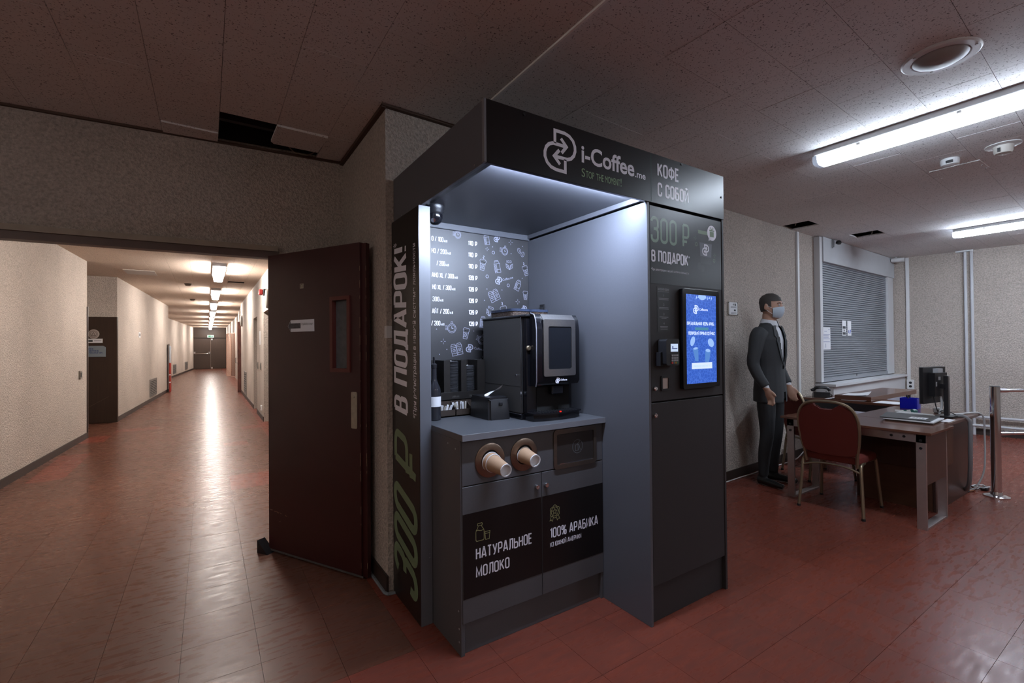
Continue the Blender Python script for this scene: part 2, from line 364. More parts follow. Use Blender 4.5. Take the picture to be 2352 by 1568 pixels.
GLY = {
 'О': (_W, [_O]), '0': (_W, [_O]),
 'С': (_W, [([(_W, 0.70)] + _arc(_W - _r, 1 - _r, _r, _r, 0, 90) + _arc(_r, 1 - _r, _r, _r, 90, 180) + _arc(_r, _r, _r, _r, 180, 270) + _arc(_W - _r, _r, _r, _r, 270, 360) + [(_W, 0.30)], False)]),
 'К': (0.38, [([(0, 0), (0, 1)], False), ([(0.37, 1), (0.02, 0.40)], False), ([(0.13, 0.60), (0.38, 0)], False)]),
 'Ф': (0.50, [([(0.25, -0.04), (0.25, 1.04)], False), (_rr(0, 0.18, 0.50, 0.82, 0.20), True)]),
 'Е': (0.31, [([(0.31, 1), (0, 1), (0, 0), (0.31, 0)], False), ([(0, 0.52), (0.27, 0.52)], False)]),
 'Б': (_W, [([(0.32, 1), (0, 1), (0, 0)], False), (_bowl(0, 0.56), False)]),
 'И': (0.38, [([(0, 1), (0, 0), (0.38, 1), (0.38, 0)], False)]),
 'Й': (0.38, [([(0, 1), (0, 0), (0.38, 1), (0.38, 0)], False), (_arc(0.19, 1.24, 0.09, 0.09, 180, 360), False)]),
 'В': (_W, [([(0, 0), (0, 1)], False), (_bowl(0.53, 1, _W - 0.02), False), (_bowl(0, 0.53), False)]),
 'П': (_W, [([(0, 0), (0, 1), (_W, 1), (_W, 0)], False)]),
 'Д': (0.46, [([(0.05, 0), (0.11, 0.25), (0.12, 1), (0.39, 1), (0.39, 0)], False), ([(0, -0.13), (0, 0), (0.46, 0), (0.46, -0.13)], False)]),
 'А': (0.42, [([(0, 0), (0.18, 1), (0.24, 1), (0.42, 0)], False), ([(0.06, 0.25), (0.36, 0.25)], False)]),
 'Р': (_W, [([(0, 0), (0, 1)], False), (_bowl(0.42, 1), False)]),
 '₽': (0.42, [([(0.07, 0), (0.07, 1)], False), ([(x + 0.07, y) for x, y in _bowl(0.42, 1)] + [(0, 0.42)], False), ([(0, 0.22), (0.32, 0.22)], False)]),
 'Н': (_W, [([(0, 0), (0, 1)], False), ([(_W, 0), (_W, 1)], False), ([(0, 0.52), (_W, 0.52)], False)]),
 'Т': (0.36, [([(0, 1), (0.36, 1)], False), ([(0.18, 0), (0.18, 1)], False)]),
 'У': (0.38, [([(0, 1), (0.19, 0.36)], False), ([(0.38, 1), (0.20, 0.20), (0.14, 0.03), (0.03, 0.0)], False)]),
 'Л': (0.38, [([(0, 0.0), (0.06, 0.04), (0.10, 0.25), (0.11, 1), (0.38, 1), (0.38, 0)], False)]),
 'Ь': (_W, [([(0, 1), (0, 0)], False), (_bowl(0, 0.56), False)]),
 'М': (0.48, [([(0, 0), (0, 1), (0.24, 0.12), (0.48, 1), (0.48, 0)], False)]),
 'З': (_W, [(_three, False), (_three2, False)]), '3': (_W, [(_three, False), (_three2, False)]),
 'Ж': (0.58, [([(0.29, 0), (0.29, 1)], False), ([(0, 1), (0.27, 0.50), (0, 0)], False), ([(0.58, 1), (0.31, 0.50), (0.58, 0)], False)]),
 'Ю': (0.54, [([(0, 0), (0, 1)], False), ([(0, 0.52), (0.19, 0.52)], False), (_rr(0.19, 0, 0.54, 1, 0.15), True)]),
 'Я': (_W, [([(_W, 0), (_W, 1)], False), ([(_W - x, y) for x, y in _bowl(0.45, 1)], False), ([(0.2, 0.45), (0, 0)], False)]),
 'Ч': (_W, [([(_W, 0), (_W, 1)], False), ([(0, 1)] + _arc(0.14, 0.58, 0.14, 0.14, 180, 270) + [(_W, 0.44)], False)]),
 '1': (0.16, [([(0, 0.84), (0.16, 0.96), (0.16, 0)], False)]),
 '2': (_W, [([(0, 0.72)] + _arc(0.16, 0.84, 0.16, 0.16, 180, 90) + _arc(_W - 0.16, 0.84, 0.16, 0.16, 90, 0) + [(_W, 0.66), (0, 0.10), (0, 0), (_W, 0)], False)]),
 '9': (_W, [(_rr(0, 0.42, _W, 1, 0.15), True), ([(_W, 0.7)] + _arc(_W - 0.16, 0.16, 0.16, 0.16, 0, -90) + _arc(0.16, 0.16, 0.16, 0.16, 270, 180), False)]),
 '/': (0.30, [([(0, -0.05), (0.30, 1.05)], False)]),
 '%': (0.56, [(_rr(0, 0.56, 0.20, 1, 0.09), True), (_rr(0.36, 0, 0.56, 0.44, 0.09), True), ([(0.10, 0), (0.46, 1)], False)]),
 'X': (0.38, [([(0, 0), (0.38, 1)], False), ([(0, 1), (0.38, 0)], False)]), 'L': (0.30, [([(0, 1), (0, 0), (0.30, 0)], False)]),
 '*': (0.16, [([(0, 0.86), (0.16, 0.86)], False), ([(0.04, 0.76), (0.12, 0.96)], False), ([(0.12, 0.76), (0.04, 0.96)], False)]),
 '!': (0.02, [([(0.01, 0.30), (0.01, 1)], False), ([(0.01, 0), (0.01, 0.10)], False)]),
 'м': (0.34, [([(0, 0), (0, 0.6), (0.17, 0.1), (0.34, 0.6), (0.34, 0)], False)]), 'л': (0.26, [([(0, 0), (0.06, 0.1), (0.08, 0.6), (0.26, 0.6), (0.26, 0)], False)]),
 '…': (0.40, [([(0, 0), (0.04, 0)], False), ([(0.18, 0), (0.22, 0)], False), ([(0.36, 0), (0.40, 0)], False)]),
 ' ': (0.10, []),
}
def stext(bm, s, o, u, v, nrm, width, cap, hw, slant=0.0, lift=0.0006, gap=0.20):
    tot = sum(GLY[c][0] for c in s) + gap * (len(s) - 1); x = 0.0
    sxx = (width - 2 * hw) / tot; syy = cap - 2 * hw
    for c in s:
        w, paths = GLY[c]
        for pi_, (pts, closed) in enumerate(paths):
            stroke(bm, [((x + px) * sxx + hw + slant * (py * syy + hw), py * syy + hw) for px, py in pts], hw, o, u, v, nrm, closed, lift + 0.00012 * pi_)
        x += w + gap
def slet(parent, material, y, items, name='lettering'):
    for s, x, z, w, c, hw in items:
        bm = nb(); stext(bm, s, (x, y, z), Vector((1, 0, 0)), Vector((0, 0, 1)), Vector((0, -1, 0)), w, c, hw); obj(name, bm, material, parent)
def project(P):
    d = Vector(P) - CAM_P; z = d.dot(CAM_F)
    if z < 0.05: return None
    return (IMG_W / 2 + F_PX * d.dot(CAM_R) / z, IMG_H / 2 + F_PX * d.dot(CAM_D) / z, z)

# ================================================================== SETTING
CEIL_Z = 2.83; SLAB_Z = 3.2
WA, WB = Vector((0.868, 2.64)), Vector((9.70, 3.05))          # back wall line
WDIR = (WB - WA).normalized(); WN = Vector((WDIR.y, -WDIR.x))  # WN points into the room
WANG = math.atan2(WDIR.y, WDIR.x)
def back_y(x): return WA.y + (x - WA.x) * WDIR.y / WDIR.x
RA, RB = Vector((9.70, 3.05)), Vector((10.62, -3.5))           # right wall line
RDIR = (RB - RA).normalized(); RN = Vector((RDIR.y, -RDIR.x))
if RN.x > 0: RN = -RN
def right_x(y): return RA.x + (y - RA.y) * RDIR.x / RDIR.y
def door_y(x): return 3.64 - 0.0757 * (x - 0.868)

def plan(name, poly, z0, z1, material, parent=None, extra=None):
    bm = nb(); prism(bm, poly, (0, 0, z0), (1, 0, 0), (0, 1, 0), (0, 0, z1 - z0))
    if extra: extra(bm)
    return struct(name, bm, material, parent)

# ---- walls
plan('wall_back', [(0.868, 2.64), (9.70, 3.05), (9.95, 3.35), (1.17, 2.96)], 0, SLAB_Z, STUCCO)
plan('wall_return', [(0.868, 2.64), (0.868, 3.90), (1.17, 3.90), (1.17, 2.955)], 0, SLAB_Z, STUCCO)
plan('wall_right', [(9.70, 3.05), (10.62, -3.5), (10.92, -3.5), (10.0, 3.35)], 0, SLAB_Z, STUCCO)
plan('wall_front', [(-4.4, -3.5), (10.92, -3.5), (10.92, -3.7), (-4.4, -3.7)], 0, SLAB_Z, STUCCO)
plan('wall_left', [(-4.2, -3.5), (-4.2, 4.3), (-4.4, 4.3), (-4.4, -3.5)], 0, SLAB_Z, STUCCO)
def _door_extra(bm):
    prism(bm, [(-1.36, door_y(-1.36)), (0.40, door_y(0.40)), (0.40, door_y(0.40) + 0.2), (-1.36, door_y(-1.36) + 0.2)], (0, 0, 2.10), (1, 0, 0), (0, 1, 0), (0, 0, SLAB_Z - 2.10))
    prism(bm, [(-4.2, door_y(-4.2)), (-1.36, door_y(-1.36)), (-1.36, door_y(-1.36) + 0.2), (-4.2, door_y(-4.2) + 0.2)], (0, 0, 0), (1, 0, 0), (0, 1, 0), (0, 0, SLAB_Z))
plan('wall_door', [(0.40, door_y(0.40)), (0.868, 3.64), (0.868, 3.86), (0.40, door_y(0.40) + 0.2)], 0, SLAB_Z, STUCCO, extra=_door_extra)
plan('wall_corridor_left', [(-1.93, 3.99), (-1.611, 9.941), (-2.7, 9.941), (-3.0, 3.99)], 0, SLAB_Z, STUCCO)
plan('wall_corridor_left.001', [(-1.476, 11.843), (-1.08, 19.1), (-2.4, 19.1), (-2.7, 11.843)], 0, SLAB_Z, STUCCO)
plan('wall_corridor_left.002', [(-2.02, 19.1), (-0.76, 38.2), (-2.4, 38.2), (-2.4, 19.1)], 0, SLAB_Z, STUCCO)
plan('wall_corridor_recess', [(-2.7, 9.94), (-2.7, 11.85), (-2.9, 11.85), (-2.9, 9.94)], 0, SLAB_Z, STUCCO)
plan('wall_corridor_end', [(-1.0, 38.0), (1.6, 38.0), (1.6, 38.2), (-1.0, 38.2)], 0, SLAB_Z, STUCCO)
def _cr_extra(bm):
    for y0, y1 in ((8.95, 10.07), (11.45, 12.37)):
        B(bm, 0.905, 1.25, y0, y1, 2.10, SLAB_Z)
plan('wall_corridor_right', [(0.905, 3.86), (0.905, 8.95), (1.25, 8.95), (1.25, 10.07), (0.905, 10.07), (0.905, 11.45), (1.25, 11.45), (1.25, 12.37), (0.905, 12.37),
      (0.905, 17.0), (0.95, 18.2), (1.10, 23.4), (1.10, 38.0), (1.6, 38.0), (1.6, 3.86)], 0, SLAB_Z, STUCCO, extra=_cr_extra)

# ---- baseboards
def skirt(name, a, b, h=0.085, t=0.012, z0=0.0):
    a, b = Vector(a), Vector(b); d = (b - a).normalized(); n = Vector((d.y, -d.x))
    poly = [tuple(a), tuple(b), tuple(b + n * t), tuple(a + n * t)]
    bm = nb(); prism(bm, poly, (0, 0, z0), (1, 0, 0), (0, 1, 0), (0, 0, h))
    return struct(name, bm, BASEB)
skirt('baseboard_back', (2.53, back_y(2.53)), (9.70, 3.05), 0.09)
skirt('baseboard_return', (0.868, 3.64), (0.868, 2.628), 0.10)
skirt('baseboard_right', (9.70, 3.05), (10.62, -3.5), 0.09)
skirt('baseboard_corridor_left', (-1.93, 3.99), (-1.611, 9.941), 0.09)
skirt('baseboard_corridor_left.001', (-1.476, 11.843), (-1.08, 19.1), 0.09)
skirt('baseboard_corridor_left.002', (-2.02, 19.1), (-0.76, 38.0), 0.09)
for i, (y1, y0) in enumerate(((8.95, 3.86), (11.45, 10.07), (17.0, 12.37))):
    skirt('baseboard_corridor_right' + ('' if i == 0 else '.%03d' % i), (0.905, y1), (0.905, y0), 0.09)
# grey line of sealant where the skirting meets the floor by the kiosk corner
bm = nb(); tube(bm, [(0.852, 3.2, 0.004), (0.85, 2.9, 0.005), (0.848, 2.64, 0.006), (0.86, 2.615, 0.005), (0.90, 2.612, 0.004)], 0.010, 6)
struct('trim_1', bm, mat('grey_sealant', (0.16, 0.18, 0.2), 0.9, bump=(60, 0.6, 0.01)))

# ---- floor: dark bed with loose-laid 30 cm vinyl tiles
TP = 0.3045; TX0, TY0 = -0.105, 0.857
bm = nb(); B(bm, -4.4, 11.0, -3.7, 38.4, -0.12, -0.0045)
floor = struct('floor', bm, GROUT)
def room_ok(x, y):
    if y < 3.95: return -4.3 < x < right_x(y) + 0.2 and y > -3.6 and not (x > 1.3 and y > back_y(x) + 0.2)
    return -2.75 < x < 1.3 and y < 38.1
random.seed(3)
def is_brown(x, y): return x < 0.80 and y > 2.05
ORANGE = set()
def near(x, y, lst): return any(abs(x - a) < TP / 2 and abs(y - b) < TP / 2 for a, b in lst)
orange_spots = [(0.35, 5.58), (0.35, 5.88), (0.65, 5.58), (0.65, 5.88), (-1.475, 7.10), (-1.475, 7.40), (-1.475, 7.71), (-1.475, 8.01), (-1.475, 8.3), (-1.475, 9.5), (-1.475, 9.8), (-0.87, 10.45), (-1.17, 10.45), (0.35, 8.0), (0.65, 9.4)]
cells = []
for i in range(-15, 38):
    for j in range(-16, 124):
        x = TX0 + (i + 0.5) * TP; y = TY0 + (j + 0.5) * TP
        if not room_ok(x, y): continue
        red = (not is_brown(x, y)) or near(x, y, orange_spots)
        cells.append((x, y, red))
def quad_area(pts):
    pr = [project(p) for p in pts]
    if any(q is None for q in pr): return 0
    cx = sum(q[0] for q in pr) / 4; cy = sum(q[1] for q in pr) / 4
    if not (-20 < cx < IMG_W + 20 and -20 < cy < IMG_H + 20): return 0
    s = 0
    for a, b in zip(pr, pr[1:] + pr[:1]): s += a[0] * b[1] - a[1] * b[0]
    return abs(s) / 2
def hid_floor(x, y): return (0.95 < x < 2.5 and 1.95 < y < 2.7) or (1.0 < x < 4.3 and y > 2.7) or (x > 0.95 and y > 3.0 + 0.0 and y < 3.95)
def cell_score(c):
    x, y, _ = c
    if hid_floor(x, y): return 0
    h = TP / 2
    return quad_area([(x - h, y - h, 0), (x + h, y - h, 0), (x + h, y + h, 0), (x - h, y + h, 0)])
cells.sort(key=cell_score, reverse=True)
def tile_mesh(name, material):
    bm = nb(); h = TP / 2 - 0.0004
    B(bm, -h, h, -h, h, -0.0045, 0.0)
    top = [v for v in bm.verts if v.co.z > -0.001]
    for v in top: v.co.x *= 0.9978; v.co.y *= 0.9978
    return finish(bm, name, material, smooth=False)
tile_r = tile_mesh('floor_tile', FLOOR_RED); tile_b = tile_mesh('floor_tile_brown', FLOOR_BROWN)
for k, (x, y, red) in enumerate(cells[:300]):
    o = link('floor_tile', tile_r if red else tile_b, floor); o.location = (x, y, 0)
rest = {True: nb(), False: nb()}
for x, y, red in cells[300:]:
    b_ = rest[red]; h = TP / 2 - 0.0004; h2 = h * 0.9978
    t = [b_.verts.new((x + sx * h2, y + sy * h2, 0)) for sx, sy in ((-1, -1), (1, -1), (1, 1), (-1, 1))]
    d = [b_.verts.new((x + sx * h, y + sy * h, -0.0045)) for sx, sy in ((-1, -1), (1, -1), (1, 1), (-1, 1))]
    b_.faces.new(t)
    for a in range(4): b_.faces.new((d[a], d[(a + 1) % 4], t[(a + 1) % 4], t[a]))
tag(link('floor_tiles_room', finish(rest[True], 'floor_tiles_room', FLOOR_RED, smooth=False), floor), kind='stuff')
tag(link('floor_tiles_corridor', finish(rest[False], 'floor_tiles_corridor', FLOOR_BROWN, smooth=False), floor), kind='stuff')

# ---- ceiling: slab above, thin tiles hung below it
bm = nb(); B(bm, -4.4, 11.0, -3.7, 38.4, SLAB_Z, SLAB_Z + 0.15)
ceiling = struct('ceiling', bm, CONCRETE_SHADE)
def clip(poly, a, b, c):
    """keep a*x+b*y<=c"""
    out = []
    for i in range(len(poly)):
        p, q = poly[i], poly[(i + 1) % len(poly)]
        fp, fq = a * p[0] + b * p[1] - c, a * q[0] + b * q[1] - c
        if fp <= 0: out.append(p)
        if (fp < 0 < fq) or (fq < 0 < fp):
            t = fp / (fp - fq); out.append((p[0] + (q[0] - p[0]) * t, p[1] + (q[1] - p[1]) * t))
    return out
def area(poly): return abs(sum(poly[i][0] * poly[(i + 1) % len(poly)][1] - poly[i][1] * poly[(i + 1) % len(poly)][0] for i in range(len(poly)))) / 2 if len(poly) > 2 else 0
CP = 0.3048; JX = 1.355
ctiles = []      # (poly, z, regular?)
S0 = (Vector((5.785, back_y(5.785))) - WA).dot(WDIR)
HOLES_R = {(0, 0), (4, 1)}
for i in range(-17, 17):
    for j in range(0, 22):
        if (i, j) in HOLES_R: continue
        poly = []
        for ss, tt in ((0, 0), (1, 0), (1, 1), (0, 1)):
            p = WA + WDIR * (S0 + (i + ss) * CP) + WN * ((j + tt) * CP); poly.append((p.x, p.y))
        full = list(poly)
        poly = clip(poly, -1, 0, -JX); poly = clip(poly, 0, -1, 3.45)
        if area(poly) < 0.002: continue
        c = (sum(p[0] for p in poly) / len(poly), sum(p[1] for p in poly) / len(poly))
        if c[0] > right_x(c[1]) + 0.15: continue
        ctiles.append((poly, CEIL_Z))
CX0, CY0 = 0.065, 3.23
for i in range(-15, 5):
    for j in range(-23, 3):
        x0, y0 = CX0 + i * CP, CY0 + j * CP
        if (i, j) in {(0, 0), (0, 1), (1, 1), (1, 0)}: continue
        poly = [(x0, y0), (x0 + CP, y0), (x0 + CP, y0 + CP), (x0, y0 + CP)]
        poly = clip(poly, 1, 0, JX); poly = clip(poly, 0, -1, 3.45); poly = clip(poly, 0.0757, 1, 3.64 + 0.0757 * 0.868 + 0.02)
        if x0 > 0.85: poly = clip(poly, -WDIR.y, WDIR.x, -WDIR.y * WA.x + WDIR.x * WA.y + 0.02)
        elif x0 + CP > 0.868:
            pass
        if area(poly) < 0.002: continue
        ctiles.append((poly, CEIL_Z - 0.008))
corr_tiles = []
for i in range(-9, 5):
    for j in range(3, 116):
        x0, y0 = CX0 + i * CP, CY0 + j * CP
        if y0 > 37.9: continue
        if (i, j) == (1, 27): continue
        corr_tiles.append(([(x0, y0), (x0 + CP, y0), (x0 + CP, y0 + CP), (x0, y0 + CP)], CEIL_Z))
ctiles += corr_tiles
def cscore(t):
    poly, z = t
    if len(poly) != 4: return quad_area([(p[0], p[1], z) for p in (poly + poly)[:4]]) * 0.9
    return quad_area([(p[0], p[1], z) for p in poly])
ctiles.sort(key=cscore, reverse=True)
def ctile_bm(bm, poly, z, g=0.0010):
    cx = sum(p[0] for p in poly) / len(poly); cy = sum(p[1] for p in poly) / len(poly)
    sh = []
    for p in poly:
        d = Vector((cx - p[0], cy - p[1])); d.normalize(); sh.append((p[0] + d.x * g * 1.4, p[1] + d.y * g * 1.4))
    prism(bm, sh, (0, 0, z), (1, 0, 0), (0, 1, 0), (0, 0, 0.016))
_shared = {}
for poly, z in ctiles[:300]:
    cm_ = CEIL_CORR if min(p[1] for p in poly) > 3.8 else CEIL
    a0 = math.atan2(poly[1][1] - poly[0][1], poly[1][0] - poly[0][0])
    if len(poly) == 4 and abs(area(poly) - CP * CP) < 1e-5:
        key = (round(a0, 3), cm_.name)
        if key not in _shared:
            bm = nb(); ctile_bm(bm, [(p[0] - poly[0][0], p[1] - poly[0][1]) for p in poly], 0); _shared[key] = (finish(bm, 'ceiling_tile', cm_, smooth=False), poly[0])
        o = link('ceiling_tile', _shared[key][0], ceiling); o.location = (poly[0][0], poly[0][1], z + random.uniform(-0.0006, 0.0006))
    else:
        bm = nb(); ctile_bm(bm, poly, z); link('ceiling_tile', finish(bm, 'ceiling_tile', cm_, smooth=False), ceiling)
for nm_, far_, cm_ in (('ceiling_tiles_room', False, CEIL), ('ceiling_tiles_corridor', True, CEIL_CORR)):
    bm = nb()
    for poly, z in ctiles[300:]:
        if (min(p[1] for p in poly) > 3.8) == far_: ctile_bm(bm, poly, z)
    tag(link(nm_, finish(bm, nm_, cm_, smooth=False), ceiling), kind='stuff')
# the shifted tile hanging by the hole above the doorway
bm = nb(); ctile_bm(bm, [(0, 0), (CP, 0.004), (CP - 0.012, CP - 0.01), (0.012, CP), (-0.008, CP - 0.03)], 0)
o = link('ceiling_tile', finish(bm, 'ceiling_tile', CEIL, smooth=False), ceiling); o.location = (CX0 + CP, CY0 - 0.008, CEIL_Z - 0.020); o.rotation_euler = (0.012, 0.01, 0)
bm = nb(); ctile_bm(bm, [(CX0 - CP + .004, CY0 + CP + 0.004), (CX0 - 0.002, CY0 + CP + 0.012), (CX0 - 0.002, door_y(CX0) - 0.006), (CX0 - CP + 0.004, door_y(CX0 - CP) - 0.006)], CEIL_Z - 0.018)
link('ceiling_tile', finish(bm, 'ceiling_tile', CEIL, smooth=False), ceiling)
# inside the hole: a steel rail and a loose cable; a rail inside the holes by the window
bm = nb(); B(bm, -1.0, 0.86, 3.50, 3.54, 2.90, 2.94); B(bm, 5.0, 8.0, 2.66, 2.70, 2.92, 2.95); B(bm, 5.0, 8.0, 2.42, 2.46, 2.92, 2.95)
struct('trim_2', bm, mat('rail_steel', (0.10, 0.10, 0.11), 0.5, 0.6))
bm = nb(); prism(bm, [(-1.2, door_y(-1.2) - 0.012), (0.867, door_y(0.867) - 0.012), (0.867, door_y(0.867) - 0.001), (-1.2, door_y(-1.2) - 0.001)], (0, 0, CEIL_Z + 0.012), (1, 0, 0), (0, 1, 0), (0, 0, 0.35))  # near-black boards added over the upper walls to darken the ceiling holes
prism(bm, [(4.5, back_y(4.5) - 0.012), (8.5, back_y(8.5) - 0.012), (8.5, back_y(8.5) - 0.001), (4.5, back_y(4.5) - 0.001)], (0, 0, CEIL_Z + 0.018), (1, 0, 0), (0, 1, 0), (0, 0, 0.35))
struct('void_shade_boards', bm, CONCRETE_SHADE)
bm = nb(); tube(bm, smoothpts([(0.47, 3.575, 2.95), (0.475, 3.58, 2.86), (0.52, 3.595, 2.815), (0.60, 3.60, 2.812), (0.66, 3.585, 2.85), (0.67, 3.58, 2.95)]), 0.004, 6)
obj('loose_cable', bm, mat('cable_beige', (0.20, 0.16, 0.12), 0.6), label='loose beige cable looping down from the ceiling hole above the doorway', cat='cable')
for k, (x, y) in enumerate(((5.86, 2.72), (7.22, 2.42))):
    bm = nb(); tube(bm, smoothpts([(x, y, 2.98), (x + 0.03, y + 0.02, 2.86), (x + 0.08, y + 0.05, 2.85), (x + 0.12, y + 0.02, 2.97)]), 0.005, 6)
    obj('loose_cable', bm, MATS['cable_beige'], label=('pale cable ends showing in the ceiling hole beside the conduit' if k == 0 else 'pale cable ends showing in the ceiling hole before the shutter box'), cat='cable')
# bead between the two ceilings, and dark paint line along the ceiling edge
bm = nb(); B(bm, JX - 0.006, JX + 0.005, -3.4, 2.66, CEIL_Z - 0.018, CEIL_Z + 0.004)
struct('trim_3', bm, mat('alu_bead', (0.85, 0.83, 0.8), 0.6))
bm = nb(); B(bm, 0.842, 0.868, 2.62, 3.64, CEIL_Z - 0.030, CEIL_Z - 0.006); prism(bm, [(0.842, 2.61), (1.36, 2.61 + 0.5 * WDIR.y), (1.36, 2.64 + 0.5 * WDIR.y), (0.842, 2.64)], (0, 0, CEIL_Z - 0.022), (1, 0, 0), (0, 1, 0), (0, 0, 0.014))
prism(bm, [(-4.2, door_y(-4.2) - 0.02), (0.868, 3.62), (0.868, 3.65), (-4.2, door_y(-4.2) + 0.01)], (0, 0, CEIL_Z - 0.022), (1, 0, 0), (0, 1, 0), (0, 0, 0.014))
struct('trim_4', bm, mat('brown_cove', (0.075, 0.04, 0.027), 0.7))

# ---- corridor doorway frame and its open leaf
bm = nb()
for za, zb, pr in ((2.052, 2.100, 0.02),):
    prism(bm, [(-1.36, door_y(-1.36) - pr), (0.42, door_y(0.42) - pr), (0.42, door_y(0.42) + 0.06), (-1.36, door_y(-1.36) + 0.06)], (0, 0, za), (1, 0, 0), (0, 1, 0), (0, 0, zb - za))
prism(bm, [(0.375, door_y(0.375) - 0.02), (0.42, door_y(0.42) - 0.02), (0.42, door_y(0.42) + 0.1), (0.375, door_y(0.375) + 0.1)], (0, 0, 0), (1, 0, 0), (0, 1, 0), (0, 0, 2.06))
prism(bm, [(-1.38, door_y(-1.38) - 0.02), (-1.34, door_y(-1.34) - 0.02), (-1.34, door_y(-1.34) + 0.1), (-1.38, door_y(-1.38) + 0.1)], (0, 0, 0), (1, 0, 0), (0, 1, 0), (0, 0, 2.06))
struct('trim_5', bm, mat('frame_brown', (0.085, 0.045, 0.032), 0.5, noise=(12, 0.2)))
bm = nb()
prism(bm, [(-1.36, door_y(-1.36) - 0.032), (0.42, door_y(0.42) - 0.032), (0.42, door_y(0.42)), (-1.36, door_y(-1.36))], (0, 0, 2.100), (1, 0, 0), (0, 1, 0), (0, 0, 0.036))
struct('trim_6', bm, mat('frame_cream', (0.30, 0.25, 0.20), 0.6, noise=(15, 0.2)))

H0, H1 = Vector((0.357, 3.645)), Vector((0.79, 2.866))
DL = (H1 - H0).length; dd = (H1 - H0).normalized(); dnorm = Vector((-dd.y, dd.x))   # front face looks to the camera
if dnorm.x > 0: dnorm = -dnorm
DU, DV, DN = Vector((dd.x, dd.y, 0)), Vector((0, 0, 1)), Vector((dnorm.x, dnorm.y, 0))
DO = Vector((H0.x, H0.y, 0.012))
door1 = bpy.data.objects.new('door_1', None); COL.objects.link(door1); door1.location = DO; tag(door1, kind='structure')
TH = 0.042
def dpart(name, bm, material, parent=None): return obj(name, bm, material, parent or door1)
bm = nb()
wx0, wx1, wz0, wz1 = 0.632, 0.782, 1.262, 1.716
for x0, x1, z0, z1 in ((0, wx0, 0, 2.05), (wx1, DL - 0.016, 0, 2.05), (wx0, wx1, 0, wz0), (wx0, wx1, wz1, 2.05)):
    prism(bm, [(x0, z0), (x1, z0), (x1, z1), (x0, z1)], DO, DU, DV, -DN * TH)
prism(bm, [(DL - 0.016, 0.0), (DL + 0.022, 0.0), (DL + 0.022, 2.045), (DL - 0.016, 2.045)], DO - DN * 0.014, DU, DV, -DN * (TH - 0.014))
leaf = dpart('leaf', bm, DOORRED)
bm = nb(); ringprism(bm, [(wx0 - .012, wz0 - .012), (wx1 + .012, wz0 - .012), (wx1 + .012, wz1 + .012), (wx0 - .012, wz1 + .012)], [(wx0 + .012, wz0 + .012), (wx1 - .012, wz0 + .012), (wx1 - .012, wz1 - .012), (wx0 + .012, wz1 - .012)], DO - DN * TH, DU, DV, DN * (TH + 0.009))
dpart('window_frame', bm, mat('red_brown_bead', (0.10, 0.02, 0.014), 0.35))
bm = nb(); prism(bm, [(wx0, wz0), (wx1, wz0), (wx1, wz1), (wx0, wz1)], DO - DN * 0.026, DU, DV, DN * 0.004)
dpart('pane', bm, mat('reeded_glass', (0.10, 0.105, 0.11), 0.25, noise=(30, 0.3)))
bm = nb(); prism(bm, rrect(0.800, 0.848, 0.905, 1.130, 0.008), DO, DU, DV, DN * 0.004); cyl(bm, DO + DU * 0.824 + DV * 1.10, DO + DU * 0.824 + DV * 1.10 + DN * 0.012, 0.008, n=12)
dpart('push_plate', bm, mat('worn_cream_plate', (0.36, 0.31, 0.23), 0.45, 0.3, noise=(30, 0.3)))
bm = nb(); prism(bm, [(0.333, 1.80), (0.366, 1.80), (0.366, 1.832), (0.333, 1.832)], DO, DU, DV, DN * 0.002)
dpart('number_tag', bm, mat('tag_cream', (0.30, 0.25, 0.18), 0.6))
bm = nb(); text_into(bm, 'П', DO + DU * 0.341 + DV * 1.806, DU, DV, DN, 0.017, 0.020, lift=0.0028); dpart('tag_letter', bm, DARKGAP)
bm = nb(); prism(bm, [(0.209, 1.551), (0.238, 1.591), (0.467, 1.593), (0.469, 1.513), (0.239, 1.513)], DO, DU, DV, DN * 0.0012)
sgn = dpart('arrow_sign', bm, PAPER)
bm = nb(); flat(bm, [(0.238, 1.535), (0.338, 1.535), (0.338, 1.570), (0.238, 1.570)], DO, DU, DV, DN, 0.0018); flat(bm, [(0.211, 1.551), (0.238, 1.588), (0.238, 1.516)], DO, DU, DV, DN, 0.0018)
dpart('sign_picture', bm, mat('grey_photo', (0.06, 0.06, 0.065), 0.7, noise=(60, 0.8)), sgn)
bm = nb(); text_into(bm, 'Страйкбол-спорт', DO + DU * 0.345 + DV * 1.557, DU, DV, DN, 0.112, 0.013, lift=0.0018); dpart('sign_text', bm, DARKGAP, sgn)
bm = nb()
random.seed(5)
for k in range(26):
    z = random.uniform(0.05, 1.9); L = random.uniform(0.006, 0.05)
    for e in (DL - 0.0165, DL + 0.0205):
        if random.random() < 0.6:
            off = 0.0 if e < DL else 0.014
            stroke(bm, [(e, z), (e, z + L)], 0.0013, DO - DN * off, DU, DV, DN, lift=0.0007)
for k in range(14):
    x = random.uniform(0.0, 0.2); z = 0.285 - x * 0.12 + random.uniform(-0.004, 0.004); stroke(bm, [(x, z), (x + random.uniform(0.005, 0.02), z - 0.002)], 0.0012, DO, DU, DV, DN, lift=0.0007)
stroke(bm, [(0.115, 0.215), (0.121, 0.217)], 0.003, DO, DU, DV, DN, lift=0.0007)
dpart('paint_chips', bm, mat('chip_cream', (0.32, 0.22, 0.14), 0.8))
bm = nb(); prism(bm, [(-0.002, 0.0), (DL, 0.0), (DL, 0.012), (-0.002, 0.012)], DO + DN * 0.0, DU, DV, DN * 0.002); dpart('kick_edge', bm, mat('worn_grey_edge', (0.07, 0.06, 0.055), 0.7, noise=(50, 0.6)))
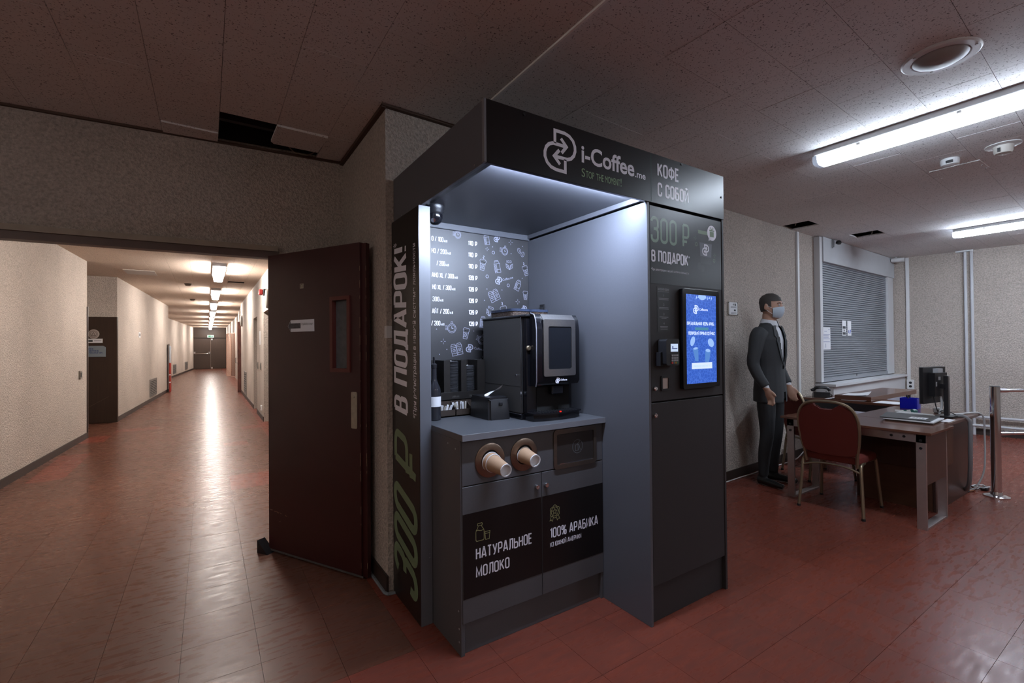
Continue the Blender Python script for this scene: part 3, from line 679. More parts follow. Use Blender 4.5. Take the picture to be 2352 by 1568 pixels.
# rubber wedge holding the leaf
bm = nb(); prism(bm, [(0, 0), (0.10, 0), (0.0, 0.085)], (0.335, 3.70, 0.0), (0.55, -0.83, 0), (0, 0, 1), (-0.05, -0.033, 0))
obj('door_wedge', bm, BLACKPL, label='small black rubber wedge behind the open dark red door', cat='wedge')

# ================================================================== LAMPS
def tube_lamp(x, y0, y1, z_top, colr, strength, label, w=0.14, group=None, hgt=0.098, gap=0.038):
    """surface fluorescent fitting running along y: opaque tray, clear end caps, prismatic lens that glows"""
    t = thing('ceiling_light', (x, (y0 + y1) / 2, z_top), label, 'lamp', group)
    bm = nb(); B(bm, x - w * 0.62, x + w * 0.62, y0 + 0.01, y1 - 0.01, z_top - gap, z_top, 0.004); obj('tray', bm, OFFWHITE, t)
    lm = mat('lens_%d_%s' % (strength, 'cool' if colr is COOL else 'neutral'), (0.8, 0.8, 0.8), 0.4, emis=(colr, strength))
    prof = [(-w / 2, -gap), (-w / 2, -gap - 0.030), (-w * 0.42, -hgt + 0.010), (-w * 0.30, -hgt), (w * 0.30, -hgt), (w * 0.42, -hgt + 0.010), (w / 2, -gap - 0.030), (w / 2, -gap)]
    bm = nb(); prism(bm, prof, (x, y0 + 0.03, z_top), (1, 0, 0), (0, 0, 1), (0, y1 - y0 - 0.06, 0)); obj('lens', bm, lm, t)
    for ya, yb in ((y0, y0 + 0.03), (y1 - 0.03, y1)):
        bm = nb(); prism(bm, [(p[0] * 1.02, p[1] * 1.01) for p in prof], (x, ya, z_top), (1, 0, 0), (0, 0, 1), (0, yb - ya, 0)); obj('end_cap', bm, mat('frosted_cap', (0.7, 0.72, 0.75), 0.3, trans=0.3), t)
    bm = nb()
    for k in range(3):
        yy = y0 + (y1 - y0) * (0.18 + 0.32 * k)
        for s in (-1, 1): B(bm, x + s * w * 0.5 - 0.004, x + s * w * 0.5 + 0.004, yy - 0.012, yy + 0.012, z_top - 0.052, z_top - 0.012)
    obj('clips', bm, STEEL, t)
    return t
tube_lamp(3.81, 0.02, 1.62, CEIL_Z, COOL, E_ROOM, 'long bright fluorescent lamp on the ceiling, nearest the camera')
tube_lamp(7.90, 0.22, 1.80, CEIL_Z, COOL, E_FAR, 'far fluorescent lamp on the ceiling near the right wall')
tube_lamp(3.81, -2.9, -1.3, CEIL_Z, COOL, E_ROOM, 'fluorescent lamp on the ceiling behind the camera')
tube_lamp(7.90, -2.9, -1.3, CEIL_Z, COOL, E_ROOM, 'fluorescent lamp on the ceiling behind the barrier rails')
tube_lamp(0.55, -2.9, -1.4, CEIL_Z, NEUT, E_LEFT, 'lobby ceiling lamp straight behind the camera')
tube_lamp(-2.6, 0.4, 1.9, CEIL_Z, NEUT, E_LEFT, 'lobby ceiling lamp left of the picture')
tube_lamp(-2.6, -2.8, -1.3, CEIL_Z, NEUT, E_LEFT, 'lobby ceiling lamp behind the camera on the left')
CY = [9.05 + 3.85 * k for k in range(8)]
_w = ['nearest the doorway', 'second from the doorway', 'third from the doorway', 'fourth from the doorway', 'fifth from the doorway', 'sixth from the doorway', 'seventh from the doorway', 'farthest, before the end doors']
for k, y in enumerate(CY):
    tube_lamp(0.175, y, y + 1.3, CEIL_Z, NEUT, E_CORR, 'short bright corridor ceiling lamp, ' + _w[k], 0.16, 'corridor ceiling lamps', 0.165, 0.055)
tube_lamp(0.175, 5.2, 6.5, CEIL_Z, NEUT, E_CORR, 'corridor ceiling lamp just behind the door header', 0.16, 'corridor ceiling lamps', 0.165, 0.055)

# ================================================================== ceiling fittings
t = thing('ceiling_speaker', (3.03, 0.73, CEIL_Z), 'round white ceiling ring with a recessed grey bowl', 'speaker')
bm = nb(); lathe(bm, [(0.150, 0), (0.150, -0.006), (0.143, -0.011), (0.113, -0.011), (0.108, -0.004)], (3.03, 0.73, CEIL_Z), n=48, closed=False); obj('rim', bm, WHITEPL, t)
bm = nb(); lathe(bm, [(0.110, -0.005), (0.100, -0.016), (0.075, -0.030), (0.04, -0.038), (0.0, -0.040)], (3.03, 0.73, CEIL_Z), n=48, closed=False); obj('bowl', bm, mat('speaker_grey', (0.30, 0.29, 0.28), 0.5), t)
bm = nb()
for a in (0.5, 2.6, 4.7): cyl(bm, (3.03 + 0.13 * math.cos(a), 0.73 + 0.13 * math.sin(a), CEIL_Z - 0.010), (3.03 + 0.13 * math.cos(a), 0.73 + 0.13 * math.sin(a), CEIL_Z - 0.014), 0.006, n=8)
obj('screws', bm, STEEL, t)
t = thing('smoke_detector', (4.80, 1.11, CEIL_Z), 'flat white smoke detector with a slot, by the ceiling hatch', 'smoke detector')
bm = nb(); lathe(bm, [(0.055, 0), (0.058, -0.020), (0.052, -0.045), (0.035, -0.052), (0.0, -0.052)], (4.80, 1.11, CEIL_Z), n=28); obj('body', bm, WHITEPL, t)
bm = nb(); B(bm, 4.735, 4.748, 1.08, 1.12, CEIL_Z - 0.04, CEIL_Z - 0.022); obj('slot', bm, BLACKPL, t)
t = thing('smoke_detector', (4.78, 0.82, CEIL_Z), 'cup-shaped white detector on a wide ceiling plate', 'smoke detector')
bm = nb(); lathe(bm, [(0.095, 0), (0.095, -0.006), (0.06, -0.010)], (4.78, 0.82, CEIL_Z), n=32); obj('plate', bm, WHITEPL, t)
bm = nb(); lathe(bm, [(0.055, -0.008), (0.050, -0.05), (0.043, -0.062), (0.0, -0.064)], (4.78, 0.82, CEIL_Z), n=28); obj('cup', bm, mat('detector_cream', (0.55, 0.52, 0.47), 0.5), t)
bm = nb(); B(bm, 4.722, 4.730, 0.825, 0.84, CEIL_Z - 0.055, CEIL_Z - 0.028); obj('indicator', bm, BLACKPL, t)
# ceiling hatch outline
t = thing('ceiling_hatch', (5.14, 1.13, CEIL_Z), 'square ceiling access hatch with screw heads', 'hatch')
bm = nb(); B(bm, 5.0, 5.28, 0.985, 1.285, CEIL_Z - 0.006, CEIL_Z + 0.001); obj('panel', bm, CEIL, t)
bm = nb()
for x, y in ((5.02, 1.0), (5.26, 1.0), (5.02, 1.27), (5.26, 1.27), (5.14, 1.0), (5.14, 1.27)): cyl(bm, (x, y, CEIL_Z - 0.006), (x, y, CEIL_Z - 0.009), 0.006, n=8)
obj('screws', bm, STEEL, t)

# ================================================================== window with roller shutter, back wall
def W3(s, dist, z):
    """point at distance s along the back wall from its start, dist out of the wall into the room"""
    p = WA + WDIR * s + WN * dist; return Vector((p.x, p.y, z))
def sx(x): return (x - WA.x) / WDIR.x
WU, WV, WNN = Vector((WDIR.x, WDIR.y, 0)), Vector((0, 0, 1)), Vector((WN.x, WN.y, 0))
def wbox(bm, x0, x1, d0, d1, z0, z1):
    prism(bm, [(sx(x0), z0), (sx(x1), z0), (sx(x1), z1), (sx(x0), z1)], W3(0, d0, 0), WU, WV, WNN * (d1 - d0))
win = bpy.data.objects.new('window_1', None); COL.objects.link(win); win.location = W3(sx(8.2), 0, 0.88); tag(win, kind='structure')
bm = nb(); wbox(bm, 6.72, 6.80, 0, 0.07, 0.90, CEIL_Z - 0.01); wbox(bm, 9.42, 9.68, 0, 0.07, 0.90, 2.52); obj('frame', bm, OFFWHITE, win)
bm = nb(); wbox(bm, 6.80, 9.69, 0, 0.085, 2.50, CEIL_Z - 0.005); obj('shutter_box', bm, mat('box_grey_white', (0.45, 0.46, 0.48), 0.5, noise=(4, 0.12)), win)
bm = nb(); z = 0.93; prof = []
while z < 2.50:
    prof += [(0.030, z), (0.040, z + 0.004), (0.040, z + 0.024), (0.030, z + 0.028), (0.024, z + 0.029)]; z += 0.031
prof = [(0.0, 0.93)] + prof + [(0.0, z)]
prism(bm, [(p[0], p[1]) for p in prof], W3(sx(6.80), 0, 0), WNN, WV, WU * (9.42 - 6.80) / WDIR.x)
tag(obj('slat_curtain', bm, SHUTTER, win, ang=20), kind='stuff')
bm = nb(); wbox(bm, 6.80, 9.42, 0.02, 0.05, 0.895, 0.945); wbox(bm, 6.80, 7.55, 0.05, 0.065, 0.90, 0.925); obj('bottom_rail', bm, mat('rail_grey', (0.33, 0.35, 0.38), 0.4, 0.4), win)
bm = nb(); wbox(bm, 6.70, 9.72, 0.0, 0.24, 0.855, 0.885); obj('sill_top', bm, OFFWHITE, win)
bm = nb(); wbox(bm, 6.74, 9.72, 0.0, 0.20, 0.62, 0.855); obj('sill_box', bm, OFFWHITE, win)
bm = nb(); wbox(bm, 6.95, 9.72, 0.0, 0.16, 0.0, 0.62); obj('sill_panel', bm, mat('panel_blue_white', (0.44, 0.46, 0.55), 0.5), win)
bm = nb(); wbox(bm, 6.805, 7.10, 0.042, 0.045, 1.33, 1.63); o = obj('notice_sheet', bm, PAPER, label='white printed notice taped to the left edge of the grey shutter', cat='notice')
bm = nb()
for i, (z, l) in enumerate(((1.60, 0.05), (1.575, 0.08), (1.535, 0.26), (1.515, 0.22), (1.495, 0.22), (1.475, 0.26), (1.435, 0.26))):
    x0 = 7.03 if i == 0 else (6.90 if i == 1 else 6.82); wbox(bm, x0, x0 + l, 0.0455, 0.0462, z - 0.004, z + 0.003)
wbox(bm, 6.935, 6.945, 0.0455, 0.0462, 1.355, 1.41)
obj('printed_lines', bm, mat('ink_grey', (0.25, 0.27, 0.40), 0.8), o)
for k, (x0, lab) in enumerate(((7.52, 'narrow white sticker with a framed number on the grey shutter'), (7.715, 'narrow white sticker with a blue figure on the grey shutter'))):
    bm = nb(); wbox(bm, x0, x0 + 0.145, 0.042, 0.044, 1.52, 1.735); o = obj('sticker', bm, PAPER, label=lab, cat='sticker')
    bm = nb()
    if k == 0:
        for za, zb in ((1.545, 1.655),):
            wbox(bm, x0 + 0.02, x0 + 0.125, 0.0445, 0.0450, 1.62, 1.655); wbox(bm, x0 + 0.02, x0 + 0.125, 0.0445, 0.0450, 1.535, 1.57)
        text_into(bm, '14', W3(sx(x0 + 0.045), 0.045, 1.578), WU, WV, WNN, 0.055, 0.032, 0.02)
        obj('sticker_print', bm, mat('ink_dark', (0.05, 0.055, 0.06), 0.8), o)
    else:
        prism(bm, [(sx(x0 + 0.075), 1.55), (sx(x0 + 0.105), 1.55), (sx(x0 + 0.125), 1.61), (sx(x0 + 0.09), 1.60)], W3(0, 0.0445, 0), WU, WV, WNN * 0.0006); wbox(bm, x0 + 0.03, x0 + 0.05, 0.0445, 0.0450, 1.56, 1.60)
        obj('sticker_print', bm, mat('ink_blue', (0.05, 0.10, 0.40), 0.8), o)
# keyhole in shutter rail
bm = nb(); wbox(bm, 8.02, 8.04, 0.05, 0.052, 0.93, 0.96); obj('keyhole', bm, DARKGAP, win)
# sensor on the shutter box
t = thing('motion_sensor', W3(sx(7.12), 0.095, 2.79), 'small black sensor on a wire bracket at the shutter box top', 'sensor')
bm = nb(); q = W3(sx(7.07), 0.095, 2.82); tube(bm, [q, q + Vector((0, 0, -0.12))], 0.006, 6); q2 = W3(sx(7.12), 0.095, 2.82); tube(bm, [q2, q2 + Vector((0, 0, -0.10))], 0.006, 6); obj('bracket', bm, mat('bracket_grey', (0.2, 0.2, 0.2), 0.5), t)
bm = nb(); q = W3(sx(7.17), 0.125, 2.755); lathe(bm, [(0.0, 0), (0.030, 0.01), (0.035, 0.035), (0.022, 0.055), (0.0, 0.06)], q, (0.2, -0.3, 1), 14); obj('head', bm, BLACKPL, t)
# conduits
bm = nb(); wbox(bm, 6.185, 6.235, 0, 0.022, 0.70, 2.82); obj('cable_conduit', bm, WHITEPL, label='white vertical cable conduit on the wall behind the standing person', cat='conduit')
def R3(y, dist, z):
    p = RA + RDIR * ((y - RA.y) / RDIR.y) + RN * dist; return Vector((p.x, p.y, z))
bm = nb(); P0 = R3(2.80, 0, 0.80); prism(bm, [(-0.022, 0), (0.022, 0), (0.022, 2.02), (-0.022, 2.02)], P0, (RDIR.x, RDIR.y, 0), (0, 0, 1), (RN.x * 0.022, RN.y * 0.022, 0)); obj('cable_conduit', bm, WHITEPL, label='white vertical cable conduit on the right wall above a socket', cat='conduit')
t = thing('wall_socket', R3(2.78, 0, 0.72), 'white double wall socket at the foot of a conduit', 'socket')
P0 = R3(2.78, 0, 0.645); bm = nb(); prism(bm, rrect(-0.045, 0.045, 0, 0.155, 0.01), P0, (RDIR.x, RDIR.y, 0), (0, 0, 1), (RN.x * 0.035, RN.y * 0.035, 0)); obj('plate', bm, WHITEPL, t)
bm = nb()
for zz in (0.045, 0.105): cyl(bm, P0 + Vector((RN.x * 0.0355, RN.y * 0.0355, zz)), P0 + Vector((RN.x * 0.036, RN.y * 0.036, zz)), 0.020, n=16)
obj('outlet', bm, BLACKPL, t)
# heating pipes
PIPE = mat('pipe_paint', (0.50, 0.50, 0.52), 0.4)
for yy, lab in ((2.115, 'left one of two painted heating pipes on the right wall'), (2.045, 'right one of two painted heating pipes on the right wall')):
    bm = nb(); q = R3(yy, 0.05, 0); tube(bm, [(q.x, q.y, 0.0), (q.x, q.y, 2.82)], 0.019, 10)
    t = obj('heating_pipe', bm, PIPE, label=lab, cat='pipe')
    bm = nb(); B(bm, q.x - 0.024, q.x + 0.06, q.y - 0.005, q.y + 0.005, 1.32, 1.345); obj('bracket', bm, PIPE, t)
for zz, lab in ((0.275, 'upper horizontal heating pipe along the right wall'), (0.145, 'lower horizontal heating pipe along the right wall')):
    bm = nb(); a = R3(2.03 if zz > 0.2 else 2.10, 0.06, zz); b = R3(-3.3, 0.06, zz); tube(bm, [a, b], 0.019, 10); obj('heating_pipe', bm, PIPE, label=lab, cat='pipe')
bm = nb(); P0 = R3(2.16, 0.0, 2.805); prism(bm, [(-0.06, 0), (0.14, 0), (0.14, 0.02), (-0.06, 0.02)], P0, (RDIR.x, RDIR.y, 0), (0, 0, 1), (RN.x * 0.10, RN.y * 0.10, 0)); obj('pipe_cover', bm, WHITEPL, label='white cover strip where the two heating pipes meet the ceiling', cat='cover')
# security camera in the corner
t = thing('security_camera', (9.52, 2.90, 2.80), 'white bullet security camera under the ceiling corner', 'camera')
bm = nb(); lathe(bm, [(0.0, -0.09), (0.030, -0.085), (0.036, -0.06), (0.036, 0.07), (0.032, 0.085), (0.0, 0.088)], (9.52, 2.86, 2.775), (0.15, -0.98, -0.05), 16); obj('housing', bm, WHITEPL, t)
bm = nb(); cyl(bm, (9.53, 2.88, 2.775), (9.56, 2.90, 2.83), 0.015); obj('mount', bm, WHITEPL, t)
# wall notice plate
t = thing('wall_sign', W3(sx(4.66), 0, 1.79), 'small white sign with two pictograms screwed to the stucco wall', 'sign')
bm = nb(); wbox(bm, 4.565, 4.755, 0.004, 0.010, 1.722, 1.862); obj('backing', bm, mat('clear_backing', (0.28, 0.25, 0.21), 0.3), t)
bm = nb(); wbox(bm, 4.58, 4.74, 0.010, 0.012, 1.728, 1.857); obj('plate', bm, PAPER, t)
bm = nb(); wbox(bm, 4.665, 4.678, 0.0125, 0.013, 1.825, 1.845); wbox(bm, 4.69, 4.712, 0.0125, 0.013, 1.822, 1.846); wbox(bm, 4.645, 4.652, 0.0125, 0.013, 1.827, 1.834); wbox(bm, 4.67, 4.708, 0.0125, 0.013, 1.765, 1.783)
for z in (1.812, 1.802, 1.749, 1.739): wbox(bm, 4.61, 4.72, 0.0125, 0.013, z - 0.002, z + 0.002)
obj('sign_print', bm, mat('ink_dark', (0.05, 0.055, 0.06), 0.8), t)
bm = nb()
for x in (4.572, 4.748):
    for z in (1.729, 1.855): q = W3(sx(x), 0.010, z); cyl(bm, q, q + WNN * 0.004, 0.005, n=8)
obj('screws', bm, BLACKPL, t)
# cable along the floor by the skirting
bm = nb(); tube(bm, smoothpts([(4.30, 2.755, 0.008), (4.7, 2.775, 0.007), (5.0, 2.78, 0.008), (5.3, 2.80, 0.007), (5.6, 2.80, 0.008), (5.9, 2.78, 0.03), (6.1, 2.78, 0.10), (6.3, 2.80, 0.12)], 5), 0.006, 6)
obj('floor_cable', bm, WHITEPL, label='thin white cable lying along the skirting of the back wall', cat='cable')

# ================================================================== corridor things
def on_wall(a, b, y, dist, z):
    a, b = Vector(a), Vector(b); d = (b - a).normalized(); n = Vector((d.y, -d.x)); p = a + d * ((y - a.y) / d.y) + n * dist
    return Vector((p.x, p.y, z)), Vector((d.x, d.y, 0)), Vector((n.x, n.y, 0))
L1w = ((-1.93, 3.99), (-1.611, 9.941)); L2w = ((-1.476, 11.843), (-1.08, 19.1)); L3w = ((-2.02, 19.1), (-0.76, 38.2))
GRILLE = mat('grille_grey', (0.20, 0.19, 0.18), 0.5, 0.4)
def grille(wl, y0, y1, z0, z1, label):
    p, d, n = on_wall(*wl, y0, 0, 0); L = (y1 - y0) / d.y
    t = thing('wall_vent', p + Vector((0, 0, z0)), label, 'vent')
    bm = nb(); ringprism(bm, [(0, z0), (L, z0), (L, z1), (0, z1)], [(0.03, z0 + .03), (L - .03, z0 + .03), (L - .03, z1 - .03), (0.03, z1 - .03)], p, d, (0, 0, 1), n * 0.015); obj('frame', bm, GRILLE, t)
    bm = nb(); prism(bm, [(0.03, z0 + .03), (L - .03, z0 + .03), (L - .03, z1 - .03), (0.03, z1 - .03)], p, d, (0, 0, 1), n * 0.002); obj('backing', bm, DARKGAP, t)
    k = 9
    for i in range(k):
        z = z0 + 0.03 + (z1 - z0 - 0.06) * (i + 0.3) / k
        bm = nb(); prism(bm, [(0.03, z), (L - .03, z), (L - .03, z + (z1 - z0) / k * 0.5), (0.03, z + (z1 - z0) / k * 0.5)], p + n * 0.003, d, (0, 0, 1), n * 0.010); obj('slat', bm, GRILLE, t)
grille(L2w, 15.5, 16.6, 0.13, 0.60, 'slatted vent low on the corridor left wall, nearest')
grille(L3w, 24.2, 25.2, 0.15, 0.62, 'small slatted vent on the far left corridor wall, first after the fire post')
grille(L3w, 28.2, 29.4, 0.15, 0.62, 'small slatted vent on the far left corridor wall, in the middle')
grille(L3w, 33.0, 34.4, 0.15, 0.62, 'small slatted vent on the far left corridor wall, nearest the end doors')
grille(((0.905, 17.0), (0.905, 12.37)), 15.6, 14.7, 0.10, 0.75, 'slatted vent low on the corridor right wall')
def wall_plate(name, wl, y, z, w, h, material, label, cat, th=0.02):
    p, d, n = on_wall(*wl, y, 0, z); t = thing(name, p, label, cat)
    bm = nb(); prism(bm, rrect(-w / 2, w / 2, -h / 2, h / 2, min(w, h) * 0.12, 3), p, d, (0, 0, 1), n * th); obj('plate', bm, material, t)
    bm = nb(); prism(bm, [(-w * .28, -h * .28), (w * .28, -h * .28), (w * .28, h * .28), (-w * .28, h * .28)], p + n * th, d, (0, 0, 1), n * 0.004); obj('rocker', bm, DGREYPL, t)
wall_plate('light_switch', L1w, 9.55, 1.03, 0.10, 0.12, mat('switch_grey', (0.16, 0.14, 0.12), 0.5), 'dark light switch at the end of the near left corridor wall', 'switch')
wall_plate('room_number', L2w, 14.1, 1.75, 0.22, 0.12, PAPER, 'small white room number plate on the corridor left wall', 'sign', 0.01)
RW = ((0.905, 11.45), (0.905, 10.07))
wall_plate('light_switch', RW, 10.55, 1.05, 0.10, 0.14, mat('switch_grey', (0.16, 0.14, 0.12), 0.5), 'dark switch on the corridor right wall, nearer one', 'switch')
wall_plate('light_switch', RW, 11.2, 1.05, 0.10, 0.14, MATS['switch_grey'], 'dark switch on the corridor right wall, farther one', 'switch')
p, d, n = on_wall(*RW, 10.8, 0, 1.62); bm = nb(); prism(bm, [(-.1, -.14), (.1, -.14), (.1, .14), (-.1, .14)], p, d, (0, 0, 1), n * 0.004); obj('paper_notice', bm, PAPER, label='small white notice sheet on the corridor right wall', cat='notice')
t = thing('wall_socket', (0.905, 10.4, 0.22), 'small white socket low on the corridor right wall', 'socket')
bm = nb(); B(bm, 0.875, 0.905, 10.35, 10.45, 0.18, 0.28, 0.006); obj('plate', bm, WHITEPL, t); bm = nb(); cyl(bm, (0.875, 10.40, 0.23), (0.872, 10.40, 0.23), 0.025, n=14); obj('outlet', bm, DGREYPL, t)
# brown door in the recess with its plaques
ds = Vector((-1.458, 11.677)); de = Vector((-2.35, 11.94)); dl = (de - ds).length; du = Vector(((ds - de).x / dl, (ds - de).y / dl, 0)); dnn = Vector((du.y, -du.x, 0))
if dnn.y > 0: dnn = -dnn
DO2 = Vector((de.x, de.y, 0.008))
door2 = bpy.data.objects.new('door_2', None); COL.objects.link(door2); door2.location = DO2; tag(door2, kind='structure')
bm = nb(); prism(bm, [(0, 0), (dl, 0), (dl, 2.03), (0, 2.03)], DO2, du, (0, 0, 1), -dnn * 0.04); obj('leaf', bm, DOORBROWN, door2)
def at2(x): return (Vector((x, 0, 0)) - Vector((de.x, 0, 0))).x / du.x
bm = nb(); q = DO2 + du * at2(-1.81) + Vector((0, 0, 1.70)); lathe(bm, [(0.088, 0), (0.088, 0.012), (0.07, 0.016), (0.0, 0.016)], q, dnn, 28); pl = obj('round_plaque', bm, mat('plaque_rose', (0.38, 0.32, 0.29), 0.5), door2)
bm = nb(); V3 = Vector((0, 0, 1))
for rr in (0.066, 0.05): stroke(bm, [(rr * math.cos(a * PI / 12), rr * math.sin(a * PI / 12)) for a in range(24)], 0.003, q, du, V3, dnn, True, 0.0172)
stroke(bm, [(-0.03, -0.03), (0, 0.035), (0.03, -0.03)], 0.005, q, du, V3, dnn, True, 0.0172); obj('plaque_emblem', bm, mat('emblem_brown', (0.13, 0.10, 0.09), 0.6), pl)
bm = nb(); a0, a1 = at2(-1.99), at2(-1.678); prism(bm, [(a0, 1.53), (a1, 1.53), (a1, 1.61), (a0, 1.61)], DO2, du, (0, 0, 1), dnn * 0.003); o = obj('paper_strip', bm, PAPER, door2)
bm = nb(); prism(bm, [(a0 + .03, 1.552), (a0 + .17, 1.552), (a0 + .17, 1.588), (a0 + .03, 1.588)], DO2 + dnn * 0.003, du, (0, 0, 1), dnn * 0.001); prism(bm, [(a0 + .19, 1.566), (a1 - .02, 1.566), (a1 - .02, 1.574), (a0 + .19, 1.574)], DO2 + dnn * 0.003, du, (0, 0, 1), dnn * 0.001); obj('strip_print', bm, mat('ink_dark', (0.05, 0.055, 0.06), 0.8), o)
bm = nb(); a0, a1 = at2(-2.05), at2(-1.63); prism(bm, [(a0, 1.265), (a1, 1.265), (a1, 1.445), (a1 - .04, 1.475), (a0, 1.475)], DO2, du, (0, 0, 1), dnn * 0.010); o = obj('name_board', bm, mat('board_blue_grey', (0.20, 0.24, 0.27), 0.4), door2)
bm = nb()
for i, (s, wd) in enumerate((('НЫЕ', 0.13), ('ЗЕРНЫЕ', 0.27), ('ХНОЛОГИИ', 0.36))): text_into(bm, s, DO2 + du * (at2(-2.05) + 0.17 - 0.0) + Vector((0, 0, 1.405 - 0.038 * i)), du, V3, dnn, wd * 0.6, 0.024, 0.03, lift=0.0108)
obj('board_text', bm, mat('ink_navy', (0.03, 0.05, 0.16), 0.7), o)
bm = nb(); stroke(bm, [(0.95 - 0.85, 1.97), (0.36, 1.80), (0.56, 1.60)], 0.004, DO2, du, V3, dnn, lift=0.001); stroke(bm, [(0.12, 0.08), (0.5, 0.32), (0.8, 0.5)], 0.003, DO2, du, V3, dnn, lift=0.001); obj('scratches', bm, mat('scratch_tan', (0.10, 0.075, 0.06), 0.8), door2)
bm = nb(); B(bm, -1.66, -1.598, 9.925, 9.965, 0, 2.10); struct('trim_7', bm, BASEB)
# doors in the right niches
for k, (y0, y1) in enumerate(((8.95, 10.07), (11.45, 12.37))):
    dr = bpy.data.objects.new('door_%d' % (k + 3), None); COL.objects.link(dr); dr.location = (1.2, (y0 + y1) / 2, 0); tag(dr, kind='structure')
    bm = nb(); B(bm, 1.20, 1.245, y0 + 0.03, y1 - 0.03, 0.01, 2.07); obj('leaf', bm, DOORBROWN, dr)
    bm = nb(); cyl(bm, (1.20, y0 + 0.12, 1.0), (1.15, y0 + 0.12, 1.0), 0.012, n=10); tube(bm, [(1.15, y0 + 0.12, 1.0), (1.15, y0 + 0.24, 1.0)], 0.01, 8); obj('handle', bm, STEEL, dr)
# open metal door edge, mid corridor right
dr = bpy.data.objects.new('door_5', None); COL.objects.link(dr); dr.location = (0.88, 17.1, 0); tag(dr, kind='structure')
bm = nb(); B(bm, 0.80, 0.90, 17.05, 17.12, 0.01, 2.25); obj('leaf', bm, mat('red_white_edge', (0.12, 0.04, 0.03), 0.6, noise=(9, 0.9)), dr)
bm = nb(); tube(bm, [(0.80, 17.06, 0.95), (0.75, 17.06, 0.95), (0.75, 17.06, 1.1), (0.80, 17.06, 1.1)], 0.012, 8); obj('handle', bm, STEEL, dr)
# lattice gate
t = thing('lattice_gate', (0.80, 26.8, 0), 'open pink-brown metal lattice gate deep in the corridor', 'gate')
g0, g1 = Vector((0.80, 26.8, 0.06)), Vector((1.12, 25.3, 0.06)); gl = (g1 - g0).length; gu = (g1 - g0) / gl
GATE = mat('gate_paint', (0.42, 0.25, 0.19), 0.5)
bm = nb()
for a, b in (((0, 0), (0, 2.05)), ((gl, 0), (gl, 2.05)), ((0, 0), (gl, 0)), ((0, 2.05), (gl, 2.05)), ((gl / 2, 0), (gl / 2, 2.05))):
    cyl(bm, g0 + gu * a[0] + V3 * a[1], g0 + gu * b[0] + V3 * b[1], 0.022, n=8)
obj('gate_frame', bm, GATE, t)
for half in (0, 1):
    for i in range(-6, 22):
        z = i * 0.11; w2 = gl / 2; rise = 0.65 * (-1 if half == 0 else 1)
        pa, pb = (0, z), (w2, z + (0.65 if half else -0.65) * 1.0)
        t0, t1 = 0.0, 1.0
        dz = pb[1] - pa[1]
        lo, hi = sorted(((0 - pa[1]) / dz, (2.05 - pa[1]) / dz)); t0, t1 = max(t0, lo), min(t1, hi)
        if t1 - t0 < 0.1: continue
        bm = nb(); x0 = half * w2
        cyl(bm, g0 + gu * (x0 + w2 * t0) + V3 * (pa[1] + dz * t0), g0 + gu * (x0 + w2 * t1) + V3 * (pa[1] + dz * t1), 0.012, n=6); obj('bar', bm, GATE, t)
# fire post at the end of the second wall
t = thing('fire_cabinet', (-0.98, 18.9, 0), 'narrow red and grey fire cabinet standing at the left wall end', 'fire cabinet')
bm = nb(); B(bm, -1.045, -0.995, 18.72, 19.04, 0.0, 0.95, 0.01); obj('red_body', bm, mat('fire_red', (0.30, 0.03, 0.02), 0.5), t)
bm = nb(); B(bm, -1.043, -0.997, 18.73, 19.03, 0.95, 1.50, 0.01); obj('glass_case', bm, mat('case_grey', (0.40, 0.43, 0.47), 0.3), t)
bm = nb(); B(bm, -1.055, -1.042, 18.71, 19.05, 0.0, 1.57); obj('side_strip', bm, BASEB, t)
bm = nb(); B(bm, -1.045, -0.995, 18.717, 18.72, 0.3, 0.34); B(bm, -1.045, -0.995, 18.717, 18.72, 0.55, 0.58); obj('marking', bm, PAPER, t)
# end doors
end = bpy.data.objects.new('door_6', None); COL.objects.link(end); end.location = (0.18, 37.9, 0); tag(end, kind='structure')
for x0, x1 in ((-0.80, 0.185), (0.195, 1.12)):
    bm = nb(); B(bm, x0, x1, 37.90, 37.98, 0.02, 2.10); obj('leaf', bm, DOORBROWN, end)
bm = nb(); B(bm, -0.85, 1.14, 37.88, 37.99, 2.13, 2.83); obj('transom_panel', bm, DOORBROWN, end)
bm = nb(); B(bm, -0.85, 1.14, 37.86, 37.90, 2.10, 2.13); obj('rail', bm, DARKGAP, end)
bm = nb(); tube(bm, [(-0.72, 37.84, 1.04), (0.05, 37.84, 1.04)], 0.022, 8); 
for x in (-0.72, 0.12): B(bm, x - 0.05, x + 0.05, 37.84, 37.90, 1.05, 1.18)
obj('push_bar', bm, CHROME, end)
bm = nb(); B(bm, 0.23, 0.30, 37.86, 37.9, 0.02, 0.12); B(bm, 0.23, 0.30, 37.86, 37.9, 1.98, 2.08); obj('bolt', bm, WHITEPL, end)
t = thing('exit_sign', (0.18, 37.85, 2.22), 'pale green exit sign above the dark end doors', 'sign')
bm = nb(); B(bm, 0.0, 0.38, 37.84, 37.87, 2.14, 2.32); obj('box', bm, mat('sign_pale', (0.45, 0.62, 0.60), 0.5), t)
bm = nb(); B(bm, 0.06, 0.20, 37.836, 37.84, 2.18, 2.28); B(bm, 0.22, 0.34, 37.836, 37.84, 2.21, 2.26); obj('pictogram', bm, mat('sign_green', (0.03, 0.25, 0.14), 0.5), t)
